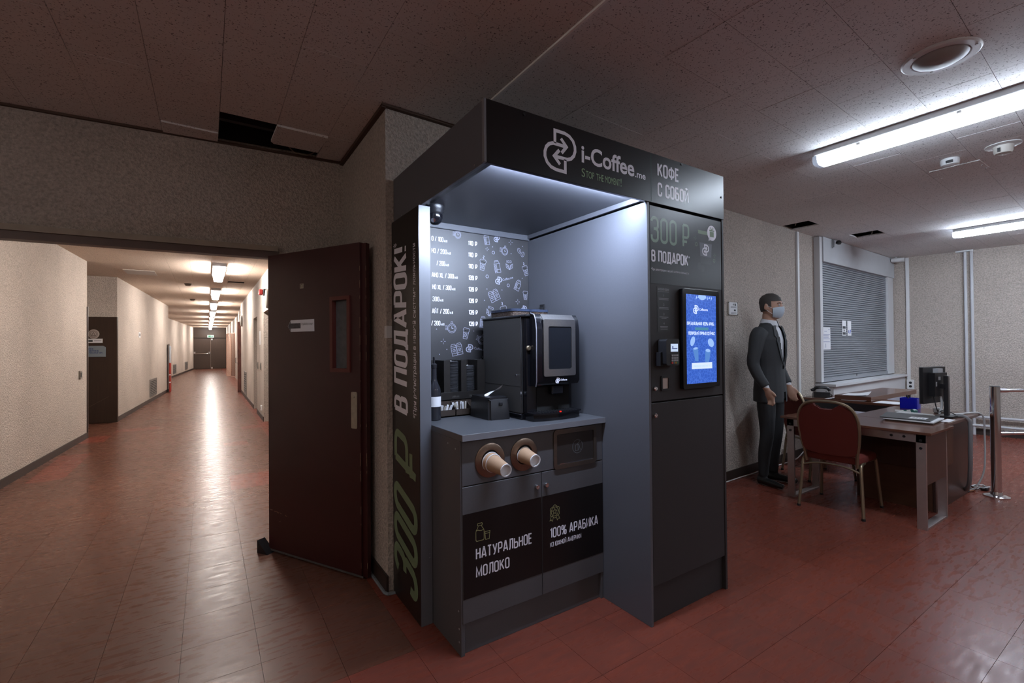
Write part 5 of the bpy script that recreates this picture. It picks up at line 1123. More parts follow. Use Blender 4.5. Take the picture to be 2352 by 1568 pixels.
for k, (s, xa, xb, pr) in enumerate(rows):
    z = 2.060 - 0.0735 * k
    slet(mb, mat('menu_white', (0.80, 0.80, 0.86), 0.48), MP, [(s, xa - dx, z, xb - xa, 0.030, 0.0020), ('мл', xb + 0.004 - dx, z, 0.022, 0.024, 0.0013)], 'menu_line')
    slet(mb, mat('menu_white', (0.80, 0.80, 0.86), 0.48), MP, [('%d ₽' % pr, 1.393 - dx, z, 0.066, 0.030, 0.0026)], 'menu_price')
bm = nb()
def ico(pts, cx, cz, s, rot=0, closed=False, w=0.0011):
    c, sn = math.cos(rot), math.sin(rot); stroke(bm, [(cx - dx + (x * c - y * sn) * s, cz + (x * sn + y * c) * s) for x, y in pts], w, MO, UX, UZ, NY, closed)
def circ(r, n=16, x=0, y=0): return [(x + r * math.cos(2 * PI * a / n), y + r * math.sin(2 * PI * a / n)) for a in range(n)]
def i_watch(x, z, s, r=0):
    ico(circ(.8), x, z, s, r, True); ico(circ(.6), x, z, s, r, True); ico([(0, .35), (0, 0), (.3, 0)], x, z, s, r, w=0.0016); ico([(-.15, .8), (-.15, 1.15), (.15, 1.15), (.15, .8)], x, z, s, r)
    for k in range(4): ico([(-1.25, .5 - .25 * k), (-.8, .5 - .25 * k)], x, z, s, r)
def i_plus(x, z, s=0.017):
    for a, b in (((-1, 0), (-.35, 0)), ((.35, 0), (1, 0)), ((0, -1), (0, -.35)), ((0, .35), (0, 1))): ico([a, b], x, z, s, w=0.0012)
def i_carton(x, z, s, r=0):
    ico([(-.55, -1), (.55, -1), (.55, .45), (.3, 1), (-.3, 1), (-.55, .45)], x, z, s, r, True); ico([(-.55, .45), (.55, .45)], x, z, s, r); ico([(-.1, -1), (-.1, .45)], x, z, s, r); ico([(-.3, .8), (.3, .8)], x, z, s, r); ico([(-.1, -.5), (.55, -.5)], x, z, s, r); ico([(-.42, -.8), (-.42, .2), (-.25, .2), (-.25, -.8)], x, z, s, r, True)
def i_cup(x, z, s, r=0, steam=True):
    ico([(-.55, .5), (-.38, -1), (.38, -1), (.55, .5)], x, z, s, r, True); ico([(-.65, .5), (.65, .5), (.65, .7), (.5, .95), (-.5, .95), (-.65, .7)], x, z, s, r, True); ico([(-.48, .1), (.48, .1)], x, z, s, r); ico([(-.42, -.65), (.42, -.65)], x, z, s, r); ico(circ(.24, 10, 0, -.28), x, z, s, r, True); ico([(-.1, -.4), (.1, -.15)], x, z, s, r)
    if steam: ico([(.1, 1.1), (-.1, 1.3), (.1, 1.5), (-.05, 1.7)], x, z, s, r, w=0.002)
def i_beans(x, z, s):
    for ox, oz, r in ((-.45, .35, .5), (.5, -.4, -.4)):
        c, sn = math.cos(r), math.sin(r); ico([(ox + (.42 * math.cos(a) * c - .6 * math.sin(a) * sn), oz + (.42 * math.cos(a) * sn + .6 * math.sin(a) * c)) for a in [k * PI / 7 for k in range(14)]], x, z, s, 0, True); ico([(ox + sn * .45, oz - c * .45), (ox + .1, oz), (ox - sn * .45, oz + c * .45)], x, z, s)
def i_eco(x, z, s, r=0):
    c, sn = math.cos(r), math.sin(r)
    text_into(bm, 'ECO', Vector((x - dx - .62 * s * c - .45 * s * sn, MP, z - .62 * s * sn + .45 * s * c)), Vector((c, 0, sn)), Vector((-sn, 0, c)), NY, 1.25 * s, .5 * s)
    for k in (-1, 1):
        ico([(0, -1), (k * .75, -.6), (k * .85, .25), (k * .25, -.05), (0, -1)], x, z, s, r); ico([(0, -1), (k * .7, .1)], x, z, s, r); ico([(k * .35, -.45), (k * .7, -.45)], x, z, s, r); ico([(k * .35, -.45), (k * .3, -.1)], x, z, s, r)
def i_bags(x, z, s, r=0):
    for ox in (-.55, .55):
        ico([(ox - .48, -1), (ox + .48, -1), (ox + .48, .7), (ox + .3, 1), (ox - .3, 1), (ox - .48, .7)], x, z, s, r, True); ico([(ox - .48, .4), (ox + .48, .4)], x, z, s, r); ico([(ox - .48, .7), (ox + .48, .7)], x, z, s, r); ico([(ox - .48, -.6), (ox + .48, -.6)], x, z, s, r); ico(circ(.25, 10, ox, -.1), x, z, s, r, True); ico([(ox - .1, -.22), (ox + .1, .02)], x, z, s, r)
def i_logo(x, z, s, r=0, txt=None):
    logo(bm, Vector((x - dx, MP, z)), s, NY, w=0.011, rot=r)
    if txt:
        c, sn = math.cos(r + txt), math.sin(r + txt); text_into(bm, 'i-Coffee.me', Vector((x - dx + 0.022, MP, z - 0.004)), Vector((c, 0, sn)), Vector((-sn, 0, c)), NY, 0.098, 0.015)
ICONM = mat('menu_icon_print', (0.36, 0.37, 0.46), 0.6)
def part_icon(fn, *a):
    global bm
    bm = nb(); fn(*a); obj('menu_icon', bm, ICONM, mb)
part_icon(i_watch, 1.669, 2.051, .032, -.15)
part_icon(i_beans, 1.800, 2.056, .030)
part_icon(i_carton, 1.530, 2.113, .033, .18)
part_icon(i_logo, 1.607, 2.128, .24)
part_icon(i_plus, 1.718, 2.115)
part_icon(i_carton, 1.609, 1.943, .040, .2)
part_icon(i_eco, 1.705, 1.962, .032, .06)
part_icon(i_logo, 1.620, 1.851, .27, -.1, .38)
part_icon(i_carton, 1.773, 1.83, .036, -.4)
part_icon(i_bags, 1.584, 1.749, .036, .45)
part_icon(i_plus, 1.771, 1.717)
part_icon(i_cup, 1.838, 1.935, .034, .3)
part_icon(i_watch, 1.321, 2.118, .028)
part_icon(i_plus, 1.534, 2.051, .013)
part_icon(i_cup, 1.835, 1.765, .030, 0, False)
part_icon(i_eco, 1.552, 1.645, .033, -.3)
part_icon(i_cup, 1.662, 1.645, .040, .28)
part_icon(i_logo, 1.822, 1.668, .26, -.1)
part_icon(i_watch, 1.764, 1.600, .030, .2)
part_icon(i_logo, 1.575, 1.554, .27, -.15, -.15)
part_icon(i_carton, 1.497, 1.573, .036, -.1)
part_icon(i_watch, 1.488, 1.457, .034, -.3)
part_icon(i_cup, 1.373, 1.500, .035, -.2, False)
part_icon(i_watch, 1.275, 1.530, .036)
part_icon(i_plus, 1.216, 1.449)
part_icon(i_bags, 1.308, 1.399, .036, .2)
part_icon(i_logo, 1.398, 1.405, .27, -.05, -.12)
part_icon(i_plus, 1.492, 1.336)
part_icon(i_cup, 1.499, 1.946, .036, -.15)
bm = nb()
for x, z in ((1.581, 2.033), (1.532, 1.872), (1.695, 1.824)): ico(circ(1, 12), x, z, .010, 0, True, 0.0014)
for x, z in ((1.172, 1.524), (1.43, 1.515), (1.72, 2.04), (1.81, 1.88), (1.645, 1.79), (1.53, 1.79), (1.51, 1.715), (1.575, 2.07), (1.815, 2.10), (1.80, 1.60), (1.24, 1.40), (1.19, 1.37)): ico(circ(1, 6), x, z, .0016, 0, True, 0.0014)
obj('menu_dots', bm, ICONM, mb, kind='stuff')
# sockets on the cabinet side inside the niche
t = thing('double_socket', (1.857, 2.445, 1.59), 'black double socket on the grey niche wall above the coffee machine', 'socket')
bm = nb(); B(bm, 1.848, 1.857, 2.420, 2.470, 1.575, 1.690, 0.002); obj('plate', bm, BLACKPL, t)
for z in (1.595, 1.638):
    bm = nb(); B(bm, 1.8465, 1.8485, 2.430, 2.460, z, z + 0.034); obj('outlet', bm, DGREYPL, t)
# dome camera
t = thing('dome_camera', (1.03, 2.30, 2.176), 'black dome camera hanging under the canopy by the side panel', 'camera')
bm = nb(); lathe(bm, [(0.050, 0.0), (0.050, -0.020), (0.046, -0.026), (0.046, -0.036), (0.040, -0.045)], (1.030, 2.31, 2.176), n=28); obj('base', bm, BLACKPL, t)
bm = nb(); lathe(bm, [(0.040, -0.043), (0.040, -0.065), (0.033, -0.085), (0.018, -0.098), (0.0, -0.102)], (1.030, 2.31, 2.176), n=28); obj('dome', bm, GLOSSBLK, t)
bm = nb(); cyl(bm, (1.010, 2.285, 2.095), (1.002, 2.272, 2.088), 0.012, n=14); obj('lens', bm, CHROME, t)

# ---- cups pushed through the dispenser rings
def cup(x, z, L, r0, r1, label, rims):
    t = thing('paper_cup', (x, 1.89, z), label, 'cup')
    d = Vector((0.02, -1, -0.10)).normalized(); o = Vector((x, 1.915, z))
    bm = nb(); lathe(bm, [(r0 * 0.97, 0.0), (r0, 0.01), (r1, L)], o, d, 36, closed=False); obj('wall', bm, KRAFT, t)
    bm = nb(); lathe(bm, [(r1, L - 0.004), (r1 + 0.0012, L - 0.002), (r1 + 0.001, L + 0.003), (r1 - 0.004, L + 0.003), (r1 - 0.0045, L - 0.010), (0.0, L - 0.010)], o, d, 36, closed=False); obj('base_rim', bm, PAPER, t)
    for h, rr in rims:
        bm = nb(); u, v = frame_of(d); tube(bm, [o + d * h + u * (rr * math.cos(a * PI / 16)) + v * (rr * math.sin(a * PI / 16)) for a in range(32)], 0.0022, 6, True); obj('lip', bm, PAPER, t)
cup(1.121, 0.872, 0.150, 0.045, 0.0285, 'larger kraft paper cup sticking out of the left bronze ring', [(0.020, 0.0458), (0.045, 0.0425)])
cup(1.318, 0.874, 0.105, 0.040, 0.0295, 'shorter kraft paper cup sticking out of the right bronze ring', [(0.014, 0.0415)])

# ---- coffee machine
cmx0, cmx1 = 1.430, 1.760
ma = thing('coffee_machine', (1.6, 2.25, 1.015), 'black coffee machine with steel-framed screen and bean hoppers', 'coffee machine')
obj('foot_base', boxes([(cmx0 - 0.004, cmx1, 2.075, 2.50, 1.0155, 1.045)], 0.003), GLOSSBLK, ma)
obj('body', boxes([(cmx0, cmx1, 2.085, 2.50, 1.045, 1.575)], 0.006), mat('machine_side_grey', (0.050, 0.048, 0.048), 0.5), ma)
obj('side_seam', boxes([(cmx0 - 0.0008, cmx0, 2.09, 2.49, 1.192, 1.195)], 0), DARKGAP, ma)
obj('top_cover', boxes([(cmx0 - 0.003, cmx1 + 0.003, 2.03, 2.505, 1.574, 1.588)], 0.004), BLACKPL, ma)
obj('side_trim', boxes([(cmx0 - 0.0015, cmx0 + 0.001, 2.080, 2.087, 1.05, 1.575)], 0), CHROME, ma)
bm = nb(); B(bm, cmx0 + 0.008, cmx1 - 0.008, 2.040, 2.085, 1.055, 1.570, 0.003); obj('front_well', bm, GLOSSBLK, ma)
bm = nb(); prism(bm, [(2.035, 1.198), (1.992, 1.205), (1.978, 1.225), (1.976, 1.50), (1.985, 1.560), (2.005, 1.588), (2.035, 1.590)], (cmx0 + 0.028, 0, 0), (0, 1, 0), UZ, (cmx1 - cmx0 - 0.032, 0, 0)); fd = obj('front_door', bm, GLOSSBLK, ma)
bm = nb(); tube(bm, [(cmx0 + 0.026, 2.03, 1.595), (cmx0 + 0.026, 1.998, 1.585), (cmx0 + 0.026, 1.982, 1.555), (cmx0 + 0.026, 1.975, 1.50), (cmx0 + 0.026, 1.977, 1.225), (cmx0 + 0.030, 1.990, 1.200)], 0.003, 6); obj('trim_line', bm, mat('pale_trim', (0.42, 0.44, 0.52), 0.3, 0.6), fd)
FYM = 1.975
bm = nb(); ringprism(bm, rrect(1.500, 1.722, 1.252, 1.560, 0.010), rrect(1.532, 1.694, 1.290, 1.522, 0.010), (0, FYM, 0), UX, UZ, NY * 0.006); obj('steel_frame', bm, STEEL, fd)
bm = nb(); prism(bm, [(2.000, 1.588), (1.985, 1.572), (1.972, 1.558), (1.974, 1.552), (1.984, 1.560), (2.0, 1.580)], (1.500, 0, 0), (0, 1, 0), UZ, (0.222, 0, 0)); obj('steel_brow', bm, STEEL, fd)
bm = nb(); prism(bm, rrect(1.533, 1.693, 1.291, 1.521, 0.010), (0, FYM, 0), UX, UZ, NY * 0.002); obj('touch_panel', bm, mat('dark_screen', (0.008, 0.009, 0.012), 0.08), fd)
bm = nb(); logo(bm, (1.597, FYM, 1.228), 0.16, NY, w=0.014); text_into(bm, 'i-Coffee.me', (1.613, FYM, 1.225), UX, UZ, NY, 0.05, 0.010, 0.03); obj('brand_mark', bm, WHITEPR, fd)
bm = nb(); lathe(bm, [(0.014, 0), (0.014, 0.010), (0.010, 0.014), (0, 0.014)], (cmx0 + 0.016, 2.04, 1.405), NY, 18); obj('lock', bm, BRASSM, ma)
bm = nb(); lathe(bm, [(0.006, 0), (0.005, 0.005), (0, 0.006)], (cmx0, 2.13, 1.255), (-1, 0, 0), 14); obj('side_screw', bm, CHROME, ma)
obj('brew_recess', boxes([(1.50, 1.73, 2.036, 2.045, 1.06, 1.195)], 0), DARKGAP, ma)
obj('spout', boxes([(1.575, 1.655, 1.995, 2.036, 1.150, 1.200)], 0.006), GLOSSBLK, ma)
bm = nb(); prism(bm, [(1.440, 2.08), (1.440, 1.985), (1.49, 1.966), (1.60, 1.955), (1.71, 1.966), (1.758, 1.985), (1.758, 2.08)], (0, 0, 1.016), UX, (0, 1, 0), UZ * 0.034); tr = obj('drip_tray', bm, GLOSSBLK, ma)
bm = nb(); prism(bm, [(1.436, 2.06), (1.436, 1.980), (1.49, 1.960), (1.60, 1.949), (1.71, 1.960), (1.768, 1.980), (1.768, 2.06)], (0, 0, 1.050), UX, (0, 1, 0), UZ * 0.008); obj('tray_lip', bm, GLOSSBLK, tr)
for k in range(14):
    x = 1.475 + k * 0.019; bm = nb(); B(bm, x, x + 0.008, 1.972, 2.035, 1.058, 1.0605); obj('grate_bar', bm, BLACKPL, tr)
bm = nb(); cyl(bm, (1.60, 1.957, 1.058), (1.60, 1.957, 1.063), 0.005, n=10); obj('red_light', bm, mat('led_red', (0.4, 0.0, 0.0), 0.3, emis=((1, 0.02, 0.01), 1.5)), tr)
HOP = mat('smoked_blue_hopper', (0.06, 0.08, 0.14), 0.1, trans=0.5); BEAN = mat('coffee_beans', (0.05, 0.03, 0.02), 0.5, noise=(90, 0.9), bump=(150, 1.0, 0.01))
for x0, x1 in ((1.455, 1.585), (1.592, 1.722)):
    bm = nb(); prism(bm, rrect(x0, x1, 2.20, 2.46, 0.03), (0, 0, 1.588), UX, (0, 1, 0), UZ * 0.030); hp = obj('hopper', bm, BEAN, ma)
    bm = nb(); prism(bm, rrect(x0 - 0.004, x1 + 0.004, 2.196, 2.464, 0.034), (0, 0, 1.618), UX, (0, 1, 0), UZ * 0.014); obj('hopper_lid', bm, HOP, hp)

# ---- napkin box
nx = thing('napkin_box', (1.33, 2.26, 1.015), 'black napkin box with a white napkin sticking out', 'napkin box')
bm = nb(); v_ = []
for z, e in ((1.0155, 0.0), (1.12, -0.006), (1.128, -0.010)):
    v_.append([bm.verts.new((x, y, z)) for x, y in ((1.270 - e * 0.3, 2.158 - e), (1.402 + e, 2.146 - e), (1.402 + e, 2.372 + e), (1.270 - e * 0.3, 2.382 + e))])
for a, b in zip(v_, v_[1:]): bridge(bm, a, b)
bm.faces.new(v_[0]); bm.faces.new(v_[-1]); bmesh.ops.bevel(bm, geom=[e for e in bm.edges if abs(e.verts[0].co.z - e.verts[1].co.z) > 0.02], offset=0.012, segments=3, affect='EDGES'); obj('body', bm, BLACKPL, nx)
bm = nb(); prism(bm, rrect(1.274, 1.394, 2.164, 2.370, 0.012), (0, 0, 1.128), UX, (0, 1, 0), UZ * 0.010); obj('lid', bm, BLACKPL, nx)
obj('latch', boxes([(1.330, 1.352, 2.148, 2.156, 1.092, 1.112)], 0.003), BLACKPL, nx)
bm = nb(); g_ = []
for i in range(9):
    a = i / 8; row = []
    for j in range(7):
        b2 = j / 6; row.append(bm.verts.new((1.300 + 0.085 * a, 2.27 - 0.055 * b2 * (0.3 + a) + 0.02 * math.sin(a * 3), 1.136 + 0.055 * a ** 1.3 * (0.35 + 0.65 * b2) + 0.008 * math.sin(b2 * 4 + a * 2) + 0.012 * b2 * a)))
    g_.append(row)
for i in range(8):
    for j in range(6): bm.faces.new((g_[i][j], g_[i + 1][j], g_[i + 1][j + 1], g_[i][j + 1]))
tag(obj('napkin', bm, PAPER, label='white folded paper napkin peeking out of the black napkin box', cat='napkin'))

# ---- lid rack with stacks of lids
lr = thing('lid_rack', (1.25, 2.54, 1.12), 'black slotted rack for cup lids against the menu board', 'rack')
RK = mat('rack_black', (0.014, 0.012, 0.011), 0.4, noise=(30, 0.5))
rx0, rx1, ry0, ry1, rz0, rz1 = 1.055, 1.425, 2.475, 2.600, 1.016, 1.336
obj('back_plate', boxes([(rx0, rx1, ry1 - 0.008, ry1, rz0, rz1)]), RK, lr)
for x in (1.055, 1.150, 1.165, 1.262, 1.277, 1.372, 1.417): obj('divider', boxes([(x, x + 0.008, ry0, ry1 - 0.008, 1.14, rz1)], 0.001), RK, lr)
for x0, x1 in ((1.055, 1.083), (1.150, 1.190), (1.262, 1.298), (1.372, 1.425)): obj('front_post', boxes([(x0, x1, ry0 - 0.006, ry0, 1.14, rz1)], 0.001), RK, lr)
obj('shelf', boxes([(rx0, rx1, ry0 - 0.006, ry1 - 0.008, 1.130, 1.140)], 0.001), RK, lr)
obj('label_strip', boxes([(rx0, rx1, ry0 - 0.010, ry0 - 0.006, 1.105, 1.150)], 0.001), RK, lr)
obj('lower_back', boxes([(rx0, rx1, 2.56, 2.592, 1.016, 1.13)], 0.001), RK, lr)
bm = nb()
for x, s in ((1.075, '100 мл'), (1.200, '200 мл'), (1.312, '300 мл')): text_into(bm, s, (x, ry0 - 0.010, 1.116), UX, UZ, NY, 0.045, 0.012, 0.0)
obj('size_lettering', bm, mat('faint_grey_print', (0.09, 0.085, 0.08), 0.5), lr)
bm = nb(); lathe(bm, [(0.040, 0), (0.0405, 0.003), (0.038, 0.0045), (0.036, 0.0085), (0.030, 0.0085), (0.029, 0.006), (0.0, 0.006)], (0, 0, 0), n=28); LIDME = finish(bm, 'cup_lid', mat('lid_black', (0.03, 0.03, 0.033), 0.22))
for cx, n_, lab in ((1.226, 26, 'black plastic cup lid in the middle stack of the rack'), (1.334, 22, 'black plastic cup lid in the right stack of the rack')):
    for k in range(n_):
        o = link('cup_lid', LIDME); o.location = (cx + random.uniform(-0.002, 0.002), 2.520 + random.uniform(-0.002, 0.002), 1.1405 + k * 0.0073); tag(o, lab, 'lid', 'stacked black cup lids')
# ---- wooden organiser tray with sugar sticks
og = thing('organiser_tray', (1.2, 2.43, 1.015), 'low dark wooden tray of sugar sachets before the lid rack', 'tray')
WD = make_wood('dark_stained_wood', (0.035, 0.024, 0.018), 0.5, 0)
ox0, ox1, oy0, oy1 = 1.085, 1.395, 2.405, 2.468
bm = nb(); B(bm, ox0, ox1, oy0, oy0 + 0.008, 1.0155, 1.055); B(bm, ox0, ox1, oy1 - 0.002, oy1 + 0.006, 1.0155, 1.10); B(bm, ox0, ox1, oy0, oy1, 1.0155, 1.022); obj('tray_body', bm, WD, og)
for x in (1.085, 1.190, 1.290, 1.387):
    bm = nb(); prism(bm, [(oy0, 1.016), (oy1, 1.016), (oy1, 1.100), (oy0, 1.060)], (x, 0, 0), (0, 1, 0), UZ, (0.006, 0, 0)); obj('divider', bm, WD, og)
random.seed(11)
SACH = [PAPER, mat('sachet_cream', (0.50, 0.46, 0.40), 0.7)]
for k in range(16):
    x = (1.097 + 0.0085 * k) if k < 9 else (1.200 + 0.0115 * (k - 9))
    bm = nb(); B(bm, -0.006, 0.006, -0.0015, 0.0015, 0, 0.062 if k < 9 else 0.075, 0.001)
    o = obj('sugar_sachet', bm, SACH[0 if k % 3 else 1], label='white sugar stick lying in the left tray compartment' if k < 9 else 'white sugar sachet standing in the middle tray compartment', cat='sachet', group='sugar sachets in the tray')
    o.location = (x, 2.437 + random.uniform(-0.004, 0.006), 1.0235); o.rotation_euler = (random.uniform(0.1, 0.35), (0.25 if k < 9 else -0.25) + random.uniform(-0.15, 0.15), random.uniform(-0.4, 0.4))
# ---- syrup bottle
bt = thing('syrup_bottle', (1.040, 2.36, 1.015), 'dark glass syrup bottle with a white label beside the side panel', 'bottle')
bm = nb(); lathe(bm, [(0.033, 0.0), (0.036, 0.003), (0.036, 0.155), (0.033, 0.175), (0.022, 0.200), (0.0145, 0.222), (0.0135, 0.285)], (1.040, 2.36, 1.0155), n=28); obj('glass', bm, mat('bottle_glass', (0.02, 0.02, 0.024), 0.08), bt)
bm = nb(); lathe(bm, [(0.0364, 0.075), (0.0364, 0.130)], (1.040, 2.36, 1.0155), n=28, closed=False); obj('label', bm, PAPER, bt)
bm = nb(); lathe(bm, [(0.016, 0.285), (0.016, 0.305), (0.006, 0.310), (0.006, 0.345), (0.0, 0.346)], (1.040, 2.36, 1.0155), n=20); obj('pump', bm, BLACKPL, bt)
# ---- strip of tape on the stucco beside the kiosk
bm = nb(); B(bm, 0.866, 0.898, 2.632, 2.640, 1.47, 1.54); B(bm, 0.8655, 0.868, 2.64, 2.67, 1.47, 1.54); obj('tape_strip', bm, WHITEPL, label='short strip of white tape between the kiosk and the stucco wall', cat='tape')

# ================================================================== FURNITURE
def make_chair(label):
    t = thing('banquet_chair', (0, 0, 0), label, 'chair', 'red banquet chairs at the desk')
    A = lambda name, bm, m_: obj(name, bm, m_, t, world=False)
    bm = nb(); g_ = [(-0.20, -0.19), (-0.21, 0.0), (-0.20, 0.19), (0.0, 0.215), (0.20, 0.20), (0.235, 0.0), (0.20, -0.20), (0.0, -0.215)]
    pts = [(p.x, p.y) for p in smoothpts([(x, y, 0) for x, y in g_], 4, True)]
    rings = []
    for z, s in ((0.425, 0.93), (0.432, 0.98), (0.455, 1.0), (0.480, 0.97), (0.492, 0.85), (0.497, 0.55)):
        rings.append([bm.verts.new((x * s, y * s, z)) for x, y in pts])
    for a, b in zip(rings, rings[1:]): bridge(bm, a, b)
    bm.faces.new(rings[0]); bm.faces.new(rings[-1]); A('seat', bm, REDFAB)
    bd = Vector((-0.19, 0, 1)).normalized(); bo = Vector((-0.215, 0, 0.47)); bn = Vector((1, 0, 0.19)).normalized()
    outl = [(-0.185, 0.03), (-0.205, 0.15), (-0.212, 0.27), (-0.198, 0.36), (-0.155, 0.425), (-0.10, 0.448), (-0.085, 0.440), (-0.06, 0.414), (0, 0.406), (0.06, 0.414), (0.085, 0.440), (0.10, 0.448), (0.155, 0.425), (0.198, 0.36), (0.212, 0.27), (0.205, 0.15), (0.185, 0.03), (0.0, 0.015)]
    outl = [(p.x, p.y) for p in smoothpts([(a, b, 0) for a, b in outl], 3, True)]
    bm = nb(); prism(bm, outl, bo - bn * 0.012, (0, 1, 0), bd, bn * 0.030); bmesh.ops.bevel(bm, geom=[e for e in bm.edges if len(e.link_faces) == 2 and any(len(f.verts) > 5 for f in e.link_faces)], offset=0.008, segments=2, affect='EDGES'); A('backrest', bm, REDFAB)
    fr = [(-0.185, -0.07), (-0.192, 0.03), (-0.212, 0.15), (-0.219, 0.27), (-0.205, 0.37), (-0.160, 0.438), (-0.09, 0.466), (0, 0.472), (0.09, 0.466), (0.160, 0.438), (0.205, 0.37), (0.219, 0.27), (0.212, 0.15), (0.192, 0.03), (0.185, -0.07)]
    bm = nb(); tube(bm, smoothpts([bo + Vector((0, 1, 0)) * a + bd * b for a, b in fr], 4), 0.013, 8); A('back_frame', bm, BRASSM)
    for s in (-1, 1):
        bm = nb(); tube(bm, smoothpts([(-0.245, s * 0.235, 0.0), (-0.222, s * 0.222, 0.20), (-0.205, s * 0.212, 0.38), (-0.175, s * 0.208, 0.425), (-0.10, s * 0.205, 0.430)], 4), 0.0125, 8); lg = A('leg', bm, BRASSM)
        bm = nb(); cyl(bm, (-0.2455, s * 0.2353, 0.0), (-0.2435, s * 0.234, 0.018), 0.0145, n=10); tag(obj('foot_cap', bm, BLACKPL, lg, world=False))
        bm = nb(); tube(bm, smoothpts([(0.240, s * 0.228, 0.0), (0.215, s * 0.215, 0.20), (0.190, s * 0.205, 0.40), (0.160, s * 0.20, 0.425), (0.05, s * 0.20, 0.430)], 4), 0.0125, 8); lg = A('leg', bm, BRASSM)
        bm = nb(); cyl(bm, (0.2405, s * 0.2283, 0.0), (0.2385, s * 0.227, 0.018), 0.0145, n=10); tag(obj('foot_cap', bm, BLACKPL, lg, world=False))
    bm = nb(); tube(bm, smoothpts([(-0.207, -0.212, 0.36), (-0.207, -0.12, 0.392), (-0.207, 0, 0.402), (-0.207, 0.12, 0.392), (-0.207, 0.212, 0.36)], 4), 0.009, 8); A('stretcher', bm, BRASSM)
    return t
ch1 = make_chair('red banquet chair with bronze frame in front of the aluminium table')
ch1.location = (4.582, 1.802, 0); ch1.rotation_euler = (0, 0, 0.065)
ch2 = copy_tree(ch1); ch2['label'] = 'red banquet chair half hidden between the standing person and the desk'
ch2.location = (5.47, 2.36, 0); ch2.rotation_euler = (0, 0, -0.57)

# ---- aluminium-framed table
ta = thing('aluminium_table', (4.76, 1.7, 0), 'walnut table on flat aluminium loop legs behind the chair', 'table')
obj('table_top', boxes([(4.475, 5.025, 1.165, 2.245, 0.722, 0.742)], 0.002), DESKWOOD, ta)
obj('front_rail', boxes([(4.515, 4.530, 1.205, 2.205, 0.655, 0.720)], 0.001), ALU, ta)
obj('back_rail', boxes([(4.995, 5.010, 1.205, 2.205, 0.655, 0.720)], 0.001), ALU, ta)
for y0, y1 in ((1.205, 1.265), (2.145, 2.205)):
    obj('leg', boxes([(4.515, 4.535, y0, y1, 0.0, 0.720)], 0.001), ALU, ta)
    obj('leg', boxes([(4.990, 5.010, y0, y1, 0.0, 0.720)], 0.001), ALU, ta)
    obj('foot_bar', boxes([(4.535, 4.990, y0, y1, 0.0, 0.016)], 0.001), ALU, ta)
obj('end_panel', boxes([(4.537, 4.988, 1.207, 1.225, 0.335, 0.720)], 0.001), DESKDARK, ta)
obj('modesty_panel', boxes([(4.975, 4.989, 1.27, 2.14, 0.36, 0.655)], 0.001), DESKDARK, ta)
bm = nb()
for y, z in ((1.335, 0.690), (1.415, 0.688), (2.07, 0.69), (1.99, 0.69), (1.235, 0.675), (1.235, 0.615), (2.175, 0.675), (2.175, 0.615)): cyl(bm, (4.515, y, z), (4.508, y, z), 0.010, n=10)
obj('bolts', bm, BLACKPL, ta)
# ---- wooden desk behind it
tb = thing('wooden_desk', (5.58, 1.55, 0), 'walnut wooden desk carrying the monitor and folders', 'desk')
obj('table_top', boxes([(5.030, 6.115, 1.225, 1.885, 0.718, 0.742)], 0.002), DESKWOOD, tb)
obj('end_panel', boxes([(5.06, 6.06, 1.292, 1.310, 0.0, 0.718)], 0.001), DESKDARK, tb)
obj('end_panel', boxes([(5.06, 6.06, 1.835, 1.853, 0.0, 0.718)], 0.001), DESKDARK, tb)
obj('modesty_panel', boxes([(5.062, 5.080, 1.312, 1.833, 0.0, 0.718)], 0.001), make_wood('panel_brown', (0.085, 0.035, 0.018), 0.4, 1), tb)
obj('apron', boxes([(5.062, 5.45, 1.270, 1.290, 0.36, 0.717)], 0.001), MATS['panel_brown'], tb)
# ---- window side desk with dark fascia, and the board on it
tcd = thing('window_desk', (6.6, 2.37, 0), 'brown desk with a dark front edge under the shuttered window', 'desk')
obj('table_top', boxes([(6.235, 6.73, 1.86, 2.87, 0.716, 0.741)], 0.002), DESKWOOD, tcd)
obj('front_fascia', boxes([(6.232, 6.250, 1.862, 2.868, 0.632, 0.716)], 0.001), BLACKPL, tcd)
for x0 in (6.26, 6.68):
    for y0 in (1.90, 2.80): obj('leg', boxes([(x0, x0 + 0.04, y0, y0 + 0.04, 0.0, 0.716)], 0.001), BLACKPL, tcd)
te = thing('wooden_board_table', (7.0, 2.35, 0), 'long walnut shelf board reaching along the window sill', 'shelf board')
obj('board', boxes([(6.31, 7.77, 2.16, 2.53, 0.7425, 0.795)], 0.002), DESKWOOD, te)
for y0 in (2.20, 2.45): obj('leg', boxes([(7.66, 7.70, y0, y0 + 0.04, 0.0, 0.7425)], 0.001), BLACKPL, te)
# ---- things on the desks
DZ = 0.742
def sheet(name, corners, z, label, cat, curl=0.0, m_=PAPER):
    bm = nb(); a, b, c, d = [Vector((x, y, 0)) for x, y in corners]; n_ = 8; top = []
    for i in range(n_ + 1):
        row = []
        for j in range(n_ + 1):
            u, v = i / n_, j / n_; p = (a * (1 - u) + b * u) * (1 - v) + (d * (1 - u) + c * u) * v
            row.append(Vector((p.x, p.y, z + 0.001 + curl * (u * v) ** 2 + curl * 0.4 * (u * (1 - v)) ** 3)))
        top.append(row)
    for off in (0, 0.0008):
        vs = [[bm.verts.new(p + Vector((0, 0, off))) for p in r] for r in top]
        for i in range(n_):
            for j in range(n_): bm.faces.new((vs[i][j], vs[i + 1][j], vs[i + 1][j + 1], vs[i][j + 1]))
    return obj(name, bm, m_, label=label, cat=cat)
sheet('paper_sheet', [(6.27, 2.62), (6.27, 2.535), (6.56, 2.54), (6.56, 2.60)], 0.742, 'curled white paper sheet on the window desk next to the telephone', 'paper', 0.03)
